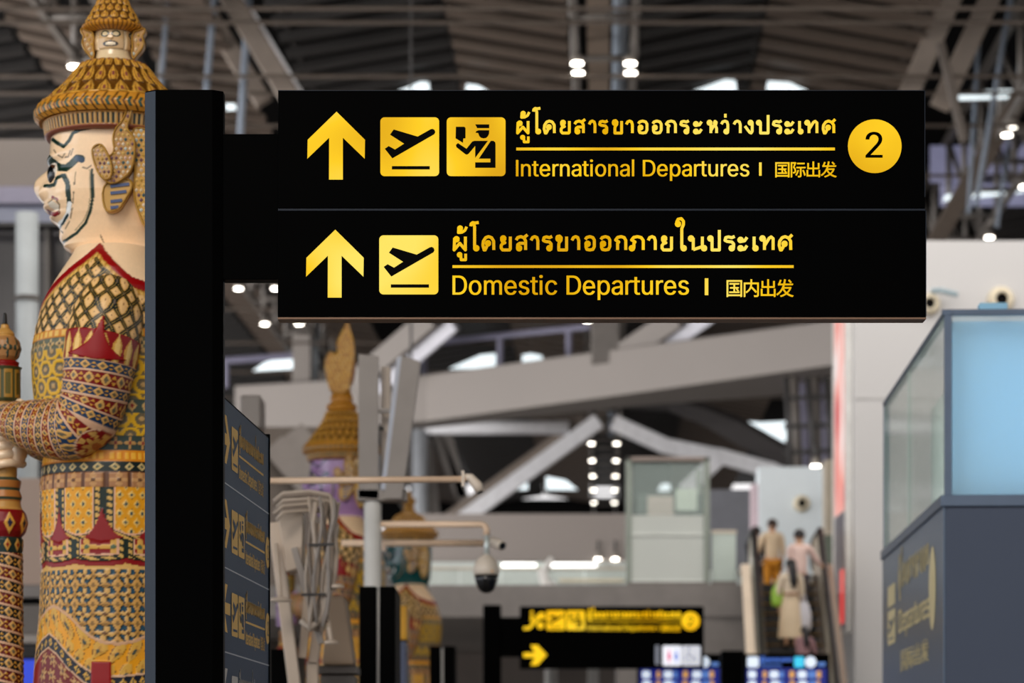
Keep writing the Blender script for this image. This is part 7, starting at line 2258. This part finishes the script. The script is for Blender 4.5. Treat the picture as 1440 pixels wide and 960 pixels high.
def person(x, y, z, h, label, skin, hair, top, bottom, arms, kind='man', longhair=False, turn=0.0, lean=0.0):
    t = thing('person', (x, y, z), label, 'person', None)
    ms = mat('skin_%d_%d' % skin[:2], skin, .5, vary=.03)
    mh = mat('hair_%d_%d' % hair[:2], hair, .45, vary=.2)
    mt = mat('top_%d_%d_%d' % top, top, .8, vary=.05)
    mb_ = mat('bottom_%d_%d_%d' % bottom, bottom, .8, vary=.05)
    msh = mat('shoe_dark', (44, 40, 38), .5)
    H = h
    nodes, edges = [], []

    def N(x, y, z, r, prev=None, r2=None):
        nodes.append((x * H, y * H, z * H, r * H, (r2 or r) * H))
        if prev is not None:
            edges.append((prev, len(nodes) - 1))
        return len(nodes) - 1

    pel = N(0, 0, .52, .078, None, .062)
    wst = N(0, .005, .61, .07, pel, .055)
    chs = N(0, -.005 + lean, .73, .082, wst, .06)
    nkb = N(0, lean, .815, .05, chs, .045)
    nk = N(0, lean + .004, .855, .032, nkb)
    jw = N(0, lean + .014, .885, .042, nk, .046)
    hd = N(0, lean + .008, .93, .052, jw, .058)
    tp = N(0, lean + .004, .972, .036, hd, .04)
    N(0, lean + .072, .912, .008, hd)                       # nose
    for s in (-1, 1):
        N(s * .056, lean, .918, .008, hd)                   # ears
    arm_pts = []
    for s, (el, wr) in zip((-1, 1), arms):
        sh = N(s * .105, lean, .795, .036, nkb)
        e = N(s * .105 + el[0], lean + el[1], .795 + el[2], .025, sh)
        w = N(s * .105 + wr[0], lean + wr[1], .795 + wr[2], .017, e)
        d = Vector((wr[0] - el[0], wr[1] - el[1], wr[2] - el[2])).normalized()
        c = Vector((s * .105 + wr[0], lean + wr[1], .795 + wr[2]))
        pm = c + d * .04
        p_ = N(pm.x, pm.y, pm.z, .018, w, .011)
        side = d.cross(Vector((0, 0, 1)) if abs(d.z) < .9 else Vector((0, 1, 0))).normalized()
        for f, (o_, l) in enumerate(((-.017, .040), (-.006, .046), (.006, .044), (.016, .034))):
            a = pm + side * o_ + d * .02
            k1 = N(a.x, a.y, a.z, .0055, p_)
            b = a + d * l * .5 + Vector((0, 0, -.006))
            k2 = N(b.x, b.y, b.z, .005, k1)
            c2 = b + d * l * .3 + Vector((0, 0, -.014))
            N(c2.x, c2.y, c2.z, .004, k2)
        a = c + d * .02 - side * .022
        k1 = N(a.x, a.y, a.z, .006, p_)
        b = a + d * .03 - side * .006
        N(b.x, b.y, b.z, .0048, k1)
        arm_pts.append((Vector(nodes[sh][:3]), Vector(nodes[e][:3]), Vector(nodes[w][:3])))
    legs = []
    for s in (-1, 1):
        hp = N(s * .048, 0, .49, .058, pel)
        kn = N(s * .052, .012 + .02 * s, .28, .036, hp)
        an = N(s * .052, -.006 + .03 * s, .055, .022, kn)
        ft = N(s * .056, .05 + .03 * s, .022, .02, an)
        N(s * .058, .095 + .03 * s, .018, .015, ft)
        legs.append([Vector(nodes[i][:3]) for i in (hp, kn, an, ft)])
    skin_mesh('body', nodes, edges, ms, t)

    # garment for the trunk and sleeves
    nodes2, edges2 = [], []

    def M(p, r, prev=None, r2=None):
        nodes2.append((p[0], p[1], p[2], r * H, (r2 or r) * H))
        if prev is not None:
            edges2.append((prev, len(nodes2) - 1))
        return len(nodes2) - 1

    low = .50 if kind != 'dress' else .58
    a = M((0, 0, low * H), .092, None, .076)
    b = M((0, .004 * H, .60 * H), .086, a, .07)
    c = M((0, lean * H, .73 * H), .098, b, .072)
    d = M((0, lean * H, .815 * H), .062, c, .052)
    for sh, e, w in arm_pts:
        q = M(sh, .047, d)
        cut = sh.lerp(e, .95)
        q2 = M(cut, .036, q)
        if kind in ('man', 'dress'):
            M(e.lerp(w, .55), .028, q2)
    skin_mesh('shirt' if kind != 'dress' else 'blouse', nodes2, edges2, mt, t)
    if kind == 'dress':
        n = 40
        prof = [(.085, .60), (.088, .56), (.105, .48), (.118, .36), (.128, .24), (.136, .13), (.138, .12)]
        vs, fs = [], []
        for r, zz in prof:
            for k in range(n):
                aa = 2 * math.pi * k / n
                rr = r * (1 + .05 * math.cos(10 * aa) * min(1, (.6 - zz) * 4))
                vs.append((x + rr * H * math.cos(aa), y + rr * H * .82 * math.sin(aa), z + zz * H))
        for i in range(len(prof) - 1):
            for k in range(n):
                fs.append((i * n + k, i * n + (k + 1) % n, (i + 1) * n + (k + 1) % n, (i + 1) * n + k))
        MB().add(vs, fs).build('skirt', mb_, t, smooth=True)
        MB().lathe((x, y, z + .605 * H), [(.088 * H, -.02), (.092 * H, 0), (.088 * H, .02)], 32).build('belt', mat('belt_tan', (170, 126, 96), .6), t, smooth=True)
    else:
        n3, e3 = [], []
        n3.append((0, 0, .535 * H, .088 * H, .072 * H))
        for L in legs:
            i0 = len(n3)
            n3.append((*L[0], .068 * H, .068 * H))
            e3.append((0, i0))
            n3.append((*L[1], .05 * H, .05 * H))
            e3.append((i0, i0 + 1))
            n3.append((*L[1].lerp(L[2], .85), .042 * H, .042 * H))
            e3.append((i0 + 1, i0 + 2))
        skin_mesh('trousers', n3, e3, mb_, t)
    for L in legs:
        f = L[3]
        MB().ball((x + f.x, y + f.y, z + .028 * H), (.033 * H, .075 * H, .028 * H), 16, 10).build('shoe', msh, t, smooth=True)
    # hair: cap over the crown and back of the head, long strand if any
    vs, fs = [], []
    c0 = Vector((x, y + (lean - .004) * H, z + .938 * H))
    nn, mm = 24, 12
    for i in range(mm + 1):
        p_ = math.radians(8 + 108 * i / mm)
        for k in range(nn):
            aa = 2 * math.pi * k / nn
            front = math.sin(aa) > .3
            pp = min(p_, math.radians(62)) if front else p_
            vs.append(c0 + Vector((.062 * H * math.sin(pp) * math.cos(aa), .068 * H * math.sin(pp) * math.sin(aa), .064 * H * math.cos(pp))))
    for i in range(mm):
        for k in range(nn):
            fs.append((i * nn + k, (i + 1) * nn + k, (i + 1) * nn + (k + 1) % nn, i * nn + (k + 1) % nn))
    fs.append(tuple(range(nn))[::-1])
    m = MB().add(vs, fs)
    if longhair:
        m.tube([c0 + Vector((.01 * H, -.045 * H, .02 * H)), c0 + Vector((.012 * H, -.07 * H, -.06 * H)), c0 + Vector((.022 * H, -.082 * H, -.15 * H)), c0 + Vector((.028 * H, -.084 * H, -.22 * H)), c0 + Vector((.03 * H, -.08 * H, -.28 * H))],
               [.045 * H, .05 * H, .046 * H, .038 * H, .012 * H], 14)
    m.build('hair', mh, t, smooth=True)
    t.rotation_euler = (0, 0, turn)
    return t


DOWN = ((.02, .01, -.17), (.015, .06, -.30))
SK = (206, 160, 128)


def xat(px, d):
    return (px - 720) * d / FPX


person(xat(1086, 57.6), 57.6, ZF, 1.74, 'person in a cream shirt and mustard trousers at the top of the escalator', SK, (58, 40, 32), (222, 198, 166), (196, 128, 24), (((-.06, .01, -.16), (-.10, .05, -.26)), DOWN), 'man')
person(xat(1063, 58.4), 58.4, ZF, 1.66, 'person in dark clothes half hidden behind the cream-shirted person at the escalator top', SK, (36, 30, 30), (52, 50, 56), (40, 40, 46), (DOWN, DOWN), 'man')
person(xat(1124, 49.9), 49.9, step_z(49.75), 1.68, 'person in a pale pink shirt with one hand on the right handrail', SK, (28, 22, 24), (222, 192, 182), (70, 62, 66), (DOWN, ((.08, .05, -.12), (.17, .12, -.20))), 'man')
person(xat(1112, 49.0), 49.0, step_z(48.95), 1.55, 'person with long black hair in a cream dress in the middle of the escalator', SK, (22, 18, 20), (222, 204, 180), (216, 194, 164), (((-.03, .01, -.16), (-.02, .05, -.28)), DOWN), 'dress', True)
person(xat(1131, 47.6), 47.6, step_z(47.55), 1.12, 'small person in a patterned pink top lowest on the escalator', SK, (26, 20, 22), (172, 132, 136), (60, 50, 56), (DOWN, ((.05, .02, -.15), (.09, .06, -.25))), 'man', True)


def bag(x, y, z, w, h, col, label):
    t = thing('shopping_bag', (x, y, z), label, 'bag')
    prof = [(.40 * w, 0), (.5 * w, .12 * h), (.52 * w, .5 * h), (.40 * w, .85 * h), (.2 * w, h)]
    vs, fs = [], []
    n = 20
    for r, zz in prof:
        for k in range(n):
            a = 2 * math.pi * k / n
            rr = r * (1 + .06 * math.cos(5 * a + zz * 9))
            vs.append((x + rr * math.cos(a), y + rr * .5 * math.sin(a), z + zz))
    for i in range(len(prof) - 1):
        for k in range(n):
            fs.append((i * n + k, i * n + (k + 1) % n, (i + 1) * n + (k + 1) % n, (i + 1) * n + k))
    fs.append(tuple(range(n))[::-1])
    mm = mat('bag_%d_%d' % col[:2], col, .4, vary=.06)
    MB().add(vs, fs).build('pouch', mm, t, smooth=True)
    MB().tube([(x - .14 * w, y, z + h * .97), (x - .08 * w, y, z + h * 1.22), (x + .08 * w, y, z + h * 1.22), (x + .14 * w, y, z + h * .97)], .012, 8).build('handle', mm, t, smooth=True)
    return t


X, Z, k = PX(49.0)
bag(X(1130), 49.0, Z(886), .26, .5, (206, 202, 208), 'white carrier bag hanging at the right side of the cream dress')
bag(X(1094), 49.05, Z(852), .22, .36, (150, 190, 60), 'lime green bag at the left side of the cream dress')
